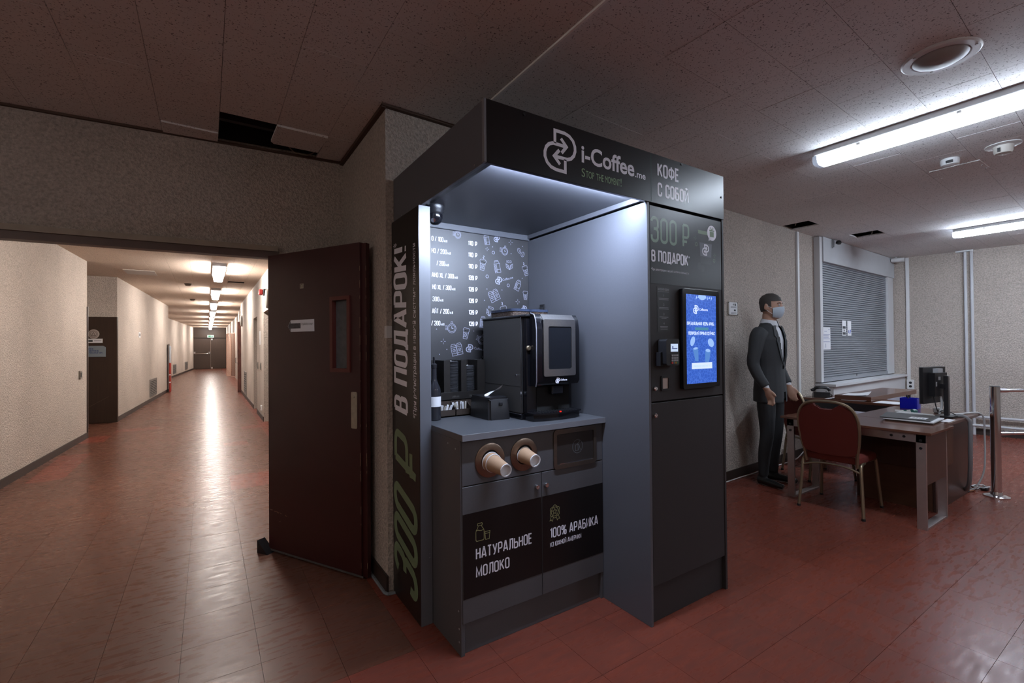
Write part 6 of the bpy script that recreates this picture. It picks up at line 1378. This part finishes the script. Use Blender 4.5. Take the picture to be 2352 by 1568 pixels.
sheet('paper_sheet', [(6.28, 2.44), (6.27, 2.24), (6.305, 2.20), (6.306, 2.46)], 0.742, 'white paper sheet at the middle of the dark desk edge', 'paper', 0.01)
sheet('paper_sheet', [(6.33, 2.46), (6.33, 2.22), (6.62, 2.26), (6.62, 2.50)], 0.796, 'white paper sheet with a raised corner on the shelf board', 'paper', 0.04)
sheet('paper_sheet', [(6.26, 2.13), (6.26, 1.90), (6.52, 1.90), (6.52, 2.13)], 0.742, 'flat white papers on the window desk beside the blue holder', 'paper', 0.0)
sheet('paper_sheet', [(5.20, 1.235), (5.42, 1.245), (5.42, 1.30), (5.20, 1.30)], 0.742, 'white sheet on the desk edge near the monitor foot', 'paper', 0.0)
# telephone
ph = thing('telephone', (6.45, 2.58, DZ), 'black desk telephone with handset on the window desk', 'telephone')
ph.location = (6.45, 2.735, DZ); ph.rotation_euler = (0, 0, 0.5)
bm = nb(); prism(bm, [(-0.09, 0.001), (0.09, 0.001), (0.09, 0.03), (-0.05, 0.065), (-0.09, 0.065)], (0, -0.085, 0), (1, 0, 0), (0, 0, 1), (0, 0.17, 0)); obj('body', bm, BLACKPL, ph, world=False)
bm = nb(); tube(bm, smoothpts([(-0.06, 0.105, 0.10), (-0.06, 0.085, 0.085), (-0.065, 0.06, 0.115), (-0.07, 0.0, 0.125), (-0.065, -0.06, 0.115), (-0.06, -0.085, 0.085)], 5), 0.018, 10); obj('handset', bm, BLACKPL, ph, world=False)
bm = nb()
for i in range(4):
    for j in range(3): B(bm, 0.0 + i * 0.02, 0.014 + i * 0.02, -0.02 + j * 0.025, -0.002 + j * 0.025, 0.035, 0.054 - i * 0.005)
obj('keypad', bm, DGREYPL, ph, world=False)
bm = nb(); tube(bm, smoothpts([(0.0, -0.05, 0.07), (0.02, -0.11, 0.03), (0.05, -0.12, 0.006), (0.09, -0.10, 0.006)], 5), 0.005, 6); obj('cord', bm, BLACKPL, ph, world=False)
# monitor
mo = thing('monitor', (5.55, 1.40, DZ), 'black computer monitor seen from behind on the wooden desk', 'monitor')
P1, P2 = Vector((5.35, 1.462, 0)), Vector((5.75, 1.408, 0)); mu_ = (P2 - P1).normalized(); mn = Vector((mu_.y, -mu_.x, 0))   # mn towards -y: the back
bm = nb(); prism(bm, rrect(0, 0.405, 0.865, 1.190, 0.006), P1, mu_, UZ, mn * 0.022); obj('screen_panel', bm, BLACKPL, mo)
bm = nb(); ringprism(bm, rrect(-0.003, 0.408, 0.862, 1.193, 0.006), rrect(0.012, 0.393, 0.878, 1.178, 0.004), P1 - mn * 0.006, mu_, UZ, mn * 0.006); obj('bezel', bm, DGREYPL, mo)
bm = nb(); prism(bm, [(0.10, 0.93), (0.32, 0.93), (0.32, 1.14), (0.10, 1.14)], P1 + mn * 0.022, mu_, UZ, mn * 0.045); bk = obj('rear_housing', bm, BLACKPL, mo)
bm = nb(); prism(bm, [(0.16, 1.075), (0.20, 1.075), (0.20, 1.105), (0.16, 1.105)], P1 + mn * 0.067, mu_, UZ, mn * 0.0006); prism(bm, [(0.115, 1.02), (0.135, 1.02), (0.135, 1.06), (0.115, 1.06)], P1 + mn * 0.067, mu_, UZ, mn * 0.0006); obj('rear_labels', bm, mat('label_grey', (0.35, 0.35, 0.36), 0.6), bk)
bm = nb(); prism(bm, [(0.17, 1.141), (0.25, 1.141), (0.25, 1.178), (0.17, 1.178)], P1 + mn * 0.024, mu_, UZ, mn * 0.040); obj('white_box', bm, mat('box_pale', (0.42, 0.43, 0.45), 0.5), mo)
bm = nb(); prism(bm, [(0.19, 1.00), (0.23, 1.00), (0.23, 1.04), (0.19, 1.04)], P1 + mn * 0.067, mu_, UZ, mn * 0.035); B(bm, 5.535, 5.585, 1.318, 1.350, 0.755, 1.115, 0.004); obj('stand_column', bm, BLACKPL, mo)
bm = nb(); prism(bm, rrect(5.47, 5.66, 1.275, 1.395, 0.02), (0, 0, DZ + 0.001), UX, (0, 1, 0), UZ * 0.016); obj('stand_foot', bm, BLACKPL, mo)
bm = nb(); tube(bm, smoothpts([(5.46, 1.40, 0.94), (5.45, 1.38, 0.84), (5.47, 1.37, 0.79), (5.54, 1.36, 0.80), (5.60, 1.33, 0.79), (5.62, 1.29, 0.762)], 5), 0.004, 6); obj('signal_cable', bm, BLACKPL, mo)
bm = nb(); tube(bm, smoothpts([(5.56, 1.38, 0.94), (5.565, 1.37, 0.88), (5.555, 1.37, 0.82), (5.53, 1.38, 0.77)], 5), 0.009, 8); obj('power_cable', bm, mat('cable_white', (0.5, 0.5, 0.5), 0.5), mo)
# blue letter holder
bl = thing('letter_holder', (6.02, 1.70, DZ), 'translucent blue plastic holder on the desk corner left of the monitor', 'holder')
bm = nb(); ringprism(bm, rrect(5.955, 6.075, 1.655, 1.795, 0.01), rrect(5.960, 6.070, 1.660, 1.790, 0.008), (0, 0, DZ + 0.001), UX, (0, 1, 0), UZ * 0.105); obj('wall', bm, BLUEPL, bl)
bm = nb(); prism(bm, rrect(5.957, 6.073, 1.657, 1.793, 0.01), (0, 0, DZ + 0.0008), UX, (0, 1, 0), UZ * 0.004); obj('bottom', bm, BLUEPL, bl)
bm = nb(); cyl(bm, (5.99, 1.70, DZ + 0.006), (6.03, 1.755, DZ + 0.135), 0.005, n=8); obj('pen', bm, BLACKPL, label='dark pen leaning in the blue holder', cat='pen')
# infrared thermometer
th_ = thing('thermometer_gun', (5.54, 1.6, DZ), 'white and teal infrared thermometer lying before the monitor', 'thermometer')
bm = nb(); tube(bm, [(5.515, 1.70, DZ + 0.018), (5.535, 1.63, DZ + 0.018), (5.548, 1.585, DZ + 0.022)], [0.014, 0.016, 0.020], 10); obj('handle', bm, WHITEPL, th_)
TEAL = mat('teal_plastic', (0.04, 0.15, 0.14), 0.4)
bm = nb(); lathe(bm, [(0.0, 0), (0.022, 0.002), (0.024, 0.03), (0.020, 0.045), (0, 0.047)], (5.525, 1.572, DZ + 0.025), (0.5, -0.2, 0), 16); obj('head', bm, TEAL, th_)
bm = nb(); B(bm, 5.518, 5.530, 1.61, 1.635, DZ + 0.026, DZ + 0.036, 0.003); obj('trigger', bm, TEAL, th_)
# folders
def slabq(corners, z0, z1, m_, name, parent=None, **kw):
    bm = nb(); prism(bm, corners, (0, 0, z0), UX, (0, 1, 0), UZ * (z1 - z0)); return obj(name, bm, m_, parent, **kw)
slabq([(4.950, 1.275), (5.310, 1.300), (5.285, 1.640), (4.935, 1.590)], DZ + 0.001, DZ + 0.012, mat('folder_brown', (0.10, 0.075, 0.06), 0.6), 'document_folder', label='brown-grey paper folder at the bottom of the folder pile', cat='folder')
slabq([(4.935, 1.268), (5.300, 1.290), (5.280, 1.655), (4.920, 1.600)], DZ + 0.013, DZ + 0.022, PAPER, 'paper_stack', label='white papers between the folders on the desk', cat='papers')
fo = slabq([(4.945, 1.290), (5.330, 1.325), (5.295, 1.690), (4.915, 1.620)], DZ + 0.023, DZ + 0.031, mat('folder_grey', (0.045, 0.047, 0.05), 0.35), 'document_folder', label='dark grey plastic folder with a white printed label, top of the pile', cat='folder')
fl2 = slabq([(5.000, 1.335), (5.120, 1.345), (5.105, 1.455), (4.985, 1.445)], DZ + 0.031, DZ + 0.0318, PAPER, 'folder_label', fo)
bm = nb()
for k, l in enumerate((0.02, 0.035, 0.03, 0.04)): B(bm, 5.025, 5.025 + 0.055, 1.360 + k * 0.021, 1.366 + k * 0.021, DZ + 0.0318, DZ + 0.0322)
obj('label_print', bm, mat('ink_dark', (0.05, 0.055, 0.06), 0.8), fl2)
# keyboard and grey gadgets behind the folders
kb = thing('keyboard', (5.42, 1.47, DZ), 'beige keyboard lying under the monitor', 'keyboard')
bm = nb(); B(bm, 5.36, 5.50, 1.40, 1.66, DZ + 0.001, DZ + 0.018, 0.003); kb2 = obj('case', bm, mat('beige_plastic', (0.33, 0.32, 0.29), 0.5), kb)
bm = nb()
for i in range(5):
    for j in range(11): B(bm, 5.372 + i * 0.024, 5.390 + i * 0.024, 1.408 + j * 0.0225, 1.426 + j * 0.0225, DZ + 0.018, DZ + 0.024)
obj('keys', bm, WHITEPL, kb, kind='stuff')
sc_ = thing('barcode_reader', (5.72, 1.42, DZ), 'pale grey handheld scanner on the desk behind the monitor foot', 'scanner')
bm = nb(); tube(bm, smoothpts([(5.70, 1.36, DZ + 0.016), (5.75, 1.40, DZ + 0.020), (5.80, 1.45, DZ + 0.026)], 4), [0.014] * 4 + [0.018] * 5, 10); obj('handle', bm, mat('beige_plastic', (0.33, 0.32, 0.29), 0.5), sc_)
bm = nb(); B(bm, 5.78, 5.85, 1.43, 1.49, DZ + 0.001, DZ + 0.050, 0.01); obj('head', bm, WHITEPL, sc_)
# cables by the desk end
hs = obj('cable_hose', (lambda b_: (tube(b_, smoothpts([(5.62, 1.29, DZ + 0.012), (5.64, 1.25, DZ + 0.014), (5.66, 1.212, 0.72), (5.665, 1.205, 0.66), (5.68, 1.210, 0.45), (5.73, 1.225, 0.25), (5.82, 1.26, 0.09), (5.90, 1.33, 0.03), (5.93, 1.40, 0.018)], 6), 0.016, 10), finish(b_, 'cable_hose', mat('hose_grey', (0.20, 0.20, 0.21), 0.5, bump=(90, 0.5, 0.004))))[1])(nb()), None, label='grey corrugated cable hose hanging from the desk to the floor', cat='hose')
bm = nb(); tube(bm, smoothpts([(5.70, 1.36, DZ + 0.008), (5.9, 1.30, DZ + 0.006), (6.05, 1.235, DZ + 0.008), (6.10, 1.205, 0.70), (6.12, 1.205, 0.55), (6.10, 1.20, 0.35), (6.08, 1.21, 0.18), (6.04, 1.26, 0.04), (6.02, 1.32, 0.012)], 6), 0.007, 8)
obj('hanging_cable', bm, mat('cable_white', (0.5, 0.5, 0.5), 0.5), label='white cable hanging from the far desk corner to the floor', cat='cable')
random.seed(4)
for k in range(4):
    bm = nb(); cx, cy = 6.02 + 0.06 * k, 1.34 - 0.03 * k; pts = [(cx + (0.07 + 0.03 * math.sin(a * 2.3 + k)) * math.cos(a), cy + (0.045 + 0.015 * math.cos(a * 1.7 + k)) * math.sin(a), 0.008 + 0.007 * k + 0.004 * math.sin(a * 3)) for a in [i * PI / 8 for i in range(16)]]
    tube(bm, smoothpts(pts, 3, True), 0.006, 6, True)
    obj('cable_coil', bm, [BLACKPL, mat('cable_orange', (0.28, 0.10, 0.03), 0.6), BLACKPL, MATS['cable_white']][k], label=['black cable coil on the floor next to the hose end', 'orange cable coil on the floor under the desk end', 'black cable loop in the tangle on the floor', 'pale cable loop at the edge of the floor tangle'][k], cat='cable')
bm = nb(); B(bm, 6.16, 6.24, 1.20, 1.25, 0.001, 0.030, 0.006); o = obj('power_plug', bm, BLACKPL, label='black plug lying at the end of the floor cable tangle', cat='plug')
# ---- chrome barrier
def barrier_post(x, y, label):
    t = thing('barrier_post', (x, y, 0), label, 'barrier post', 'chrome queue barrier')
    bm = nb(); cyl(bm, (x, y, 0.015), (x, y, 1.005), 0.036, n=28); obj('post', bm, CHROME, t)
    bm = nb(); cyl(bm, (x, y, 1.005), (x, y, 1.010), 0.037, n=28); obj('cap', bm, BLACKPL, t)
    bm = nb(); lathe(bm, [(0.090, 0.0), (0.090, 0.008), (0.070, 0.016), (0.045, 0.022), (0.040, 0.045)], (x, y, 0.001), n=32); obj('base_flange', bm, CHROME, t)
    return t
BR = Vector((0.835, -0.55, 0)); bp0 = Vector((6.03, 1.115, 0)); bp1 = bp0 + BR * 1.55
barrier_post(bp0.x, bp0.y, 'chrome barrier post on a round foot at the right picture edge')
barrier_post(bp1.x, bp1.y, 'second chrome barrier post beyond the right picture edge')
for z, lab in ((0.970, 'upper chrome rail of the barrier'), (0.578, 'lower chrome rail of the barrier')):
    t = thing('barrier_rail', bp0 + Vector((0, 0, z)), lab, 'rail', 'chrome queue barrier')
    a, b = bp0 + BR * 0.11 + UZ * z, bp1 - BR * 0.11 + UZ * z
    bm = nb(); cyl(bm, a, b, 0.015, n=16); obj('tube', bm, CHROME, t)
    for p, q in ((bp0 + BR * 0.034 + UZ * z, bp0 + BR * 0.12 + UZ * z), (bp1 - BR * 0.034 + UZ * z, bp1 - BR * 0.12 + UZ * z)):
        bm = nb(); cyl(bm, p, q, 0.021, 0.018, n=16); cyl(bm, (p + q) / 2 + UZ * 0.018, (p + q) / 2 + UZ * 0.026, 0.006, n=10); obj('joint', bm, CHROME, t)

# ================================================================== PERSON
def lofts(bm, path, n=20):
    """path: list of (center, rx, ry, axis_u, axis_v)"""
    rs = []
    for c, rx, ry, u, v in path: rs.append(ring(bm, c, Vector(u), Vector(v), rx, n, ry))
    for a, b in zip(rs, rs[1:]): bridge(bm, a, b)
    bm.faces.new(rs[0]); bm.faces.new(rs[-1])
def limb(bm, pts, rad, n=14):
    pts = smoothpts(pts, 4); K_ = len(pts); m_ = len(rad) - 1
    r = [rad[min(m_, int(i / 4))] + (rad[min(m_, int(i / 4) + 1)] - rad[min(m_, int(i / 4))]) * ((i % 4) / 4) for i in range(K_)]
    tube(bm, pts, r, n)
def remeshed(bm, name, voxel, mats, smooth_it=4):
    bmesh.ops.recalc_face_normals(bm, faces=bm.faces[:]); me = bpy.data.meshes.new(name); bm.to_mesh(me); bm.free()
    o = bpy.data.objects.new(name, me); COL.objects.link(o)
    md = o.modifiers.new('r', 'REMESH'); md.mode = 'VOXEL'; md.voxel_size = voxel
    sm = o.modifiers.new('s', 'SMOOTH'); sm.iterations = smooth_it; sm.factor = 0.5
    dg = bpy.context.evaluated_depsgraph_get(); me2 = bpy.data.meshes.new_from_object(o.evaluated_get(dg)); bpy.data.objects.remove(o)
    me2.name = name; me2.materials.clear()
    for m_ in mats: me2.materials.append(m_)
    me2.polygons.foreach_set('use_smooth', [True] * len(me2.polygons))
    return me2
SKIN = mat('skin', (0.42, 0.24, 0.17), 0.5); SUIT = mat('suit_charcoal', (0.030, 0.032, 0.036), 0.8, noise=(80, 0.15)); TROU = mat('trouser_dark', (0.020, 0.021, 0.024), 0.85)
SHIRT = mat('shirt_white', (0.55, 0.56, 0.60), 0.75); TIE = mat('tie_brown', (0.10, 0.05, 0.035), 0.6); HAIR = mat('hair_grey_brown', (0.045, 0.038, 0.034), 0.7, bump=(200, 0.6, 0.004)); MASKM = mat('mask_pale_blue', (0.45, 0.52, 0.60), 0.8); SHOE = mat('shoe_black', (0.010, 0.010, 0.010), 0.3)
XU, YU = (1, 0, 0), (0, 1, 0)
pe = thing('person', (4.79, 2.50, 0), 'person in a charcoal suit and pale face mask standing by the wall', 'person')
pe.rotation_euler = (0, 0, 0.08); PS = 1.035
HC = Vector((0, -0.02, 1.735))
def arm_pts(s): return [(s * 0.165, 0.01, 1.475), (s * 0.215, 0.015, 1.43), (s * 0.250, 0.025, 1.30), (s * 0.268, 0.035, 1.18), (s * 0.262, -0.01, 1.06), (s * 0.245, -0.075, 0.945)]
bm = nb()
lofts(bm, [(Vector((0, 0.0, z)), rx, ry, XU, YU) for z, rx, ry in ((0.84, 0.12, 0.09), (0.90, 0.165, 0.115), (1.0, 0.165, 0.115), (1.12, 0.150, 0.105), (1.27, 0.168, 0.115), (1.40, 0.185, 0.112), (1.49, 0.165, 0.092), (1.545, 0.095, 0.072), (1.58, 0.060, 0.062), (1.66, 0.056, 0.060))])
for s in (-1, 1):
    limb(bm, [(s * 0.085, 0.0, 0.93), (s * 0.095, -0.005, 0.74), (s * 0.10, -0.01, 0.50), (s * 0.105, 0.015, 0.30), (s * 0.11, 0.025, 0.09)], [0.092, 0.082, 0.062, 0.056, 0.042])
    lofts(bm, [(Vector((s * (0.11 + 0.01 * k), 0.075 - 0.062 * k, 0.045 - 0.004 * k)), 0.036 + 0.004 * math.sin(k), 0.042 - 0.005 * k, XU, (0, 0, 1)) for k in range(5)])
    ap = arm_pts(s); limb(bm, ap, [0.062, 0.060, 0.050, 0.044, 0.040, 0.028])
    w_ = Vector(ap[-1]); dn = Vector((-s * 0.06, -0.33, -0.94)).normalized(); side = Vector((s * 0.2, -0.95, 0.3)).normalized(); nrm_ = dn.cross(side).normalized()
    lofts(bm, [(w_ + dn * h, a, b, side, nrm_) for h, a, b in ((-0.02, 0.027, 0.022), (0.02, 0.032, 0.018), (0.055, 0.040, 0.017), (0.088, 0.040, 0.014), (0.10, 0.034, 0.010))], 14)
    for k, (off, L) in enumerate(((0.030, 0.072), (0.010, 0.082), (-0.010, 0.076), (-0.030, 0.060))):
        b0 = w_ + dn * 0.085 + side * off; curl = nrm_ * (-s)
        tube(bm, [b0, b0 + dn * L * 0.45 + curl * 0.004, b0 + dn * L * 0.78 + curl * 0.016, b0 + dn * L * 0.95 + curl * 0.030], [0.0095, 0.009, 0.0085, 0.007], 8)
    t0 = w_ + dn * 0.03 + side * 0.030; tube(bm, [t0, t0 + dn * 0.03 + side * 0.022, t0 + dn * 0.062 + side * 0.028], [0.012, 0.011, 0.008], 8)
# head: skull, jaw, nose, brow, ears
R_ = Matrix.Rotation(0.0, 3, 'Z')
lofts(bm, [(HC + Vector((0, oy, oz)), rx, ry, XU, YU) for oz, rx, ry, oy in ((-0.125, 0.030, 0.034, -0.040), (-0.112, 0.046, 0.052, -0.030), (-0.085, 0.060, 0.072, -0.016), (-0.045, 0.069, 0.087, -0.004), (0.0, 0.074, 0.095, 0.002), (0.045, 0.075, 0.098, 0.006), (0.080, 0.066, 0.088, 0.008), (0.105, 0.047, 0.064, 0.010), (0.120, 0.018, 0.026, 0.010))], 24)
tube(bm, [HC + Vector((0, -0.092, 0.015)), HC + Vector((0, -0.106, -0.018)), HC + Vector((0, -0.104, -0.036))], [0.008, 0.013, 0.011], 8)
tube(bm, [HC + Vector((-0.045, -0.078, 0.022)), HC + Vector((0, -0.092, 0.028)), HC + Vector((0.045, -0.078, 0.022))], 0.010, 8)
for s in (-1, 1): lofts(bm, [(HC + Vector((s * (0.072 + 0.007 * k), 0.008 + 0.004 * k, -0.010)), 0.020 - 0.003 * abs(k - 1), 0.033 - 0.004 * abs(k - 1), YU, (0, 0, 1)) for k in range(3)], 12)
bme = remeshed(bm, 'body', 0.0085, [SKIN, SUIT, SHIRT, TROU, SHOE, TIE], 3)
for p in bme.polygons:
    x, y, z = p.center
    if z < 0.075: k = 4
    elif z < 0.97 and abs(x) < 0.205: k = 3
    elif z > 1.565: k = 0
    elif z < 0.955: k = 0
    else:
        k = 2
    p.material_index = k
body = obj('body', bme, None, pe, world=False)
# jacket
bm = nb()
lofts(bm, [(Vector((0, 0.0, z)), rx, ry, XU, YU) for z, rx, ry in ((0.80, 0.192, 0.140), (0.92, 0.188, 0.138), (1.05, 0.172, 0.127), (1.15, 0.170, 0.124), (1.28, 0.186, 0.132), (1.41, 0.204, 0.129), (1.495, 0.184, 0.109), (1.545, 0.115, 0.088), (1.580, 0.078, 0.078))])
for s in (-1, 1):
    ap = arm_pts(s); ap[-1] = (s * 0.247, -0.066, 0.965); limb(bm, ap, [0.076, 0.074, 0.062, 0.056, 0.050, 0.044])
jme = remeshed(bm, 'jacket', 0.010, [SUIT], 4)
bm = nb(); bm.from_mesh(jme)
def vcut(f):
    x, y, z = f.calc_center_median()
    if y < -0.02 and z > 1.13 and abs(x) < 0.012 + 0.155 * max(0, (z - 1.13)) ** 1.0 * 1.0: return True
    if z > 1.572: return True
    if y < -0.02 and z < 0.90 and abs(x) < 0.010 + (0.90 - z) * 0.18: return True
    return z < 0.805 and abs(x) < 0.2
bmesh.ops.delete(bm, geom=[f for f in bm.faces if vcut(f)], context='FACES'); jk = finish(bm, 'jacket', SUIT, ang=80); obj('jacket', jk, None, pe, world=False)
# lapels
for s in (-1, 1):
    bm = nb(); pts = [(0.012, 1.14), (0.055, 1.30), (0.082, 1.44), (0.060, 1.545), (0.105, 1.535), (0.128, 1.445), (0.100, 1.42), (0.112, 1.395), (0.070, 1.25)]
    vs = []
    for a, z in pts:
        yy = -0.131 - 0.004 if z < 1.35 else -0.131 + (z - 1.35) * 0.22
        vs.append((s * a, -0.134 + max(0, z - 1.36) * 0.26 + a * 0.10, z))
    f0 = [bm.verts.new(v) for v in vs]; f1 = [bm.verts.new((v[0], v[1] - 0.006, v[2])) for v in vs]; bm.faces.new(f0); bm.faces.new(f1); bridge(bm, f0, f1); obj('lapel', bm, SUIT, pe, world=False)
# collar, tie
bm = nb(); prof = []
for a in range(0, 25):
    t_ = -0.42 * PI + a / 24 * (2 * PI - 0.16 * PI) + 0.0; ang = -PI / 2 + 0.14 + (2 * PI - 0.28) * a / 24
    prof.append((math.cos(ang), math.sin(ang)))
lo = [bm.verts.new((x * 0.074, y * 0.076 - 0.004, 1.555 + 0.012 * y)) for x, y in prof]; hi = [bm.verts.new((x * 0.066, y * 0.070 - 0.004, 1.605 + 0.015 * y)) for x, y in prof]; ou = [bm.verts.new((x * 0.084, y * 0.088 - 0.004, 1.560 + 0.020 * y)) for x, y in prof]
for A_, B_ in ((lo, hi), (hi, ou)):
    for i in range(len(prof) - 1): bm.faces.new((A_[i], A_[i + 1], B_[i + 1], B_[i]))
obj('shirt_collar', bm, SHIRT, pe, world=False)
bm = nb(); prism(bm, [(-0.016, 1.575), (0.016, 1.575), (0.012, 1.545), (0.030, 1.20), (0.0, 1.12), (-0.030, 1.20), (-0.012, 1.545)], (0, -0.125, 0), UX, Vector((0, 0.02, 1)), (0, -0.008, 0))
for v in bm.verts: v.co.y += max(0, v.co.z - 1.42) * 0.30
obj('tie', bm, TIE, pe, world=False)
# hair cap
bm = nb(); rows_ = []
for oz, rx, ry, oy in ((-0.05, 0.072, 0.088, 0.004), (-0.01, 0.078, 0.098, 0.004), (0.045, 0.080, 0.103, 0.007), (0.080, 0.072, 0.094, 0.009), (0.108, 0.052, 0.070, 0.011), (0.127, 0.020, 0.030, 0.011)):
    rows_.append([HC + Vector((rx * math.cos(2 * PI * i / 32), oy + ry * math.sin(2 * PI * i / 32), oz)) for i in range(32)])
vsr = [[bm.verts.new(p) for p in r] for r in rows_]
for r in range(len(vsr) - 1):
    for i in range(32):
        cz = (rows_[r][i].z + rows_[r + 1][i].z) / 2 - HC.z; cy = rows_[r][i].y - HC.y
        if cy < -0.03 and cz < 0.060: continue
        if cy < 0.015 and cz < 0.0: continue
        bm.faces.new((vsr[r][i], vsr[r][(i + 1) % 32], vsr[r + 1][(i + 1) % 32], vsr[r + 1][i]))
bm.faces.new(vsr[-1]); bmesh.ops.delete(bm, geom=[v for v in bm.verts if not v.link_faces], context='VERTS'); obj('hair', bm, HAIR, pe, world=False, ang=80)
# mask with ear loops, eyes
bm = nb(); gm = []
for i in range(13):
    a = -PI / 2 + (i - 6) / 6 * 1.15; row = []
    for z, k in ((-0.122, 0.70), (-0.10, 0.90), (-0.065, 1.05), (-0.035, 1.10), (-0.008, 1.04)):
        c_ = 1 - abs(i - 6) / 6
        row.append(bm.verts.new(HC + Vector((0.074 * k * math.cos(a), (0.094 * k + 0.014 * c_) * math.sin(a) - 0.006, z + (0.012 * (1 - c_) if z < -0.1 else (-0.012 * (1 - c_) if z > -0.02 else 0))))))
    gm.append(row)
for i in range(12):
    for j in range(4): bm.faces.new((gm[i][j], gm[i + 1][j], gm[i + 1][j + 1], gm[i][j + 1]))
mk = obj('face_mask', bm, MASKM, pe, world=False, ang=80)
for s in (-1, 1):
    bm = nb(); tube(bm, smoothpts([HC + Vector((s * 0.068, -0.040, -0.025)), HC + Vector((s * 0.080, -0.01, -0.005)), HC + Vector((s * 0.084, 0.022, -0.012)), HC + Vector((s * 0.078, 0.0, -0.045)), HC + Vector((s * 0.064, -0.042, -0.080))], 4), 0.0018, 5); obj('ear_loop', bm, PAPER, mk, world=False)
    bm = nb(); lathe(bm, [(0.0, 0), (0.010, 0.002), (0.0085, 0.006), (0, 0.008)], HC + Vector((s * 0.030, -0.084, 0.004)), (0, -1, 0), 14); ey = obj('eye', bm, SHIRT, pe, world=False)
    bm = nb(); lathe(bm, [(0.0, 0), (0.0048, 0.0005), (0, 0.0018)], HC + Vector((s * 0.030, -0.092, 0.004)), (0, -1, 0), 10); obj('iris', bm, DARKGAP, ey, world=False)
    bm = nb(); tube(bm, [HC + Vector((s * 0.014, -0.098, 0.024)), HC + Vector((s * 0.034, -0.094, 0.029)), HC + Vector((s * 0.050, -0.080, 0.022))], 0.0035, 6); obj('eyebrow', bm, HAIR, pe, world=False)
pe.scale = (PS, PS, PS)
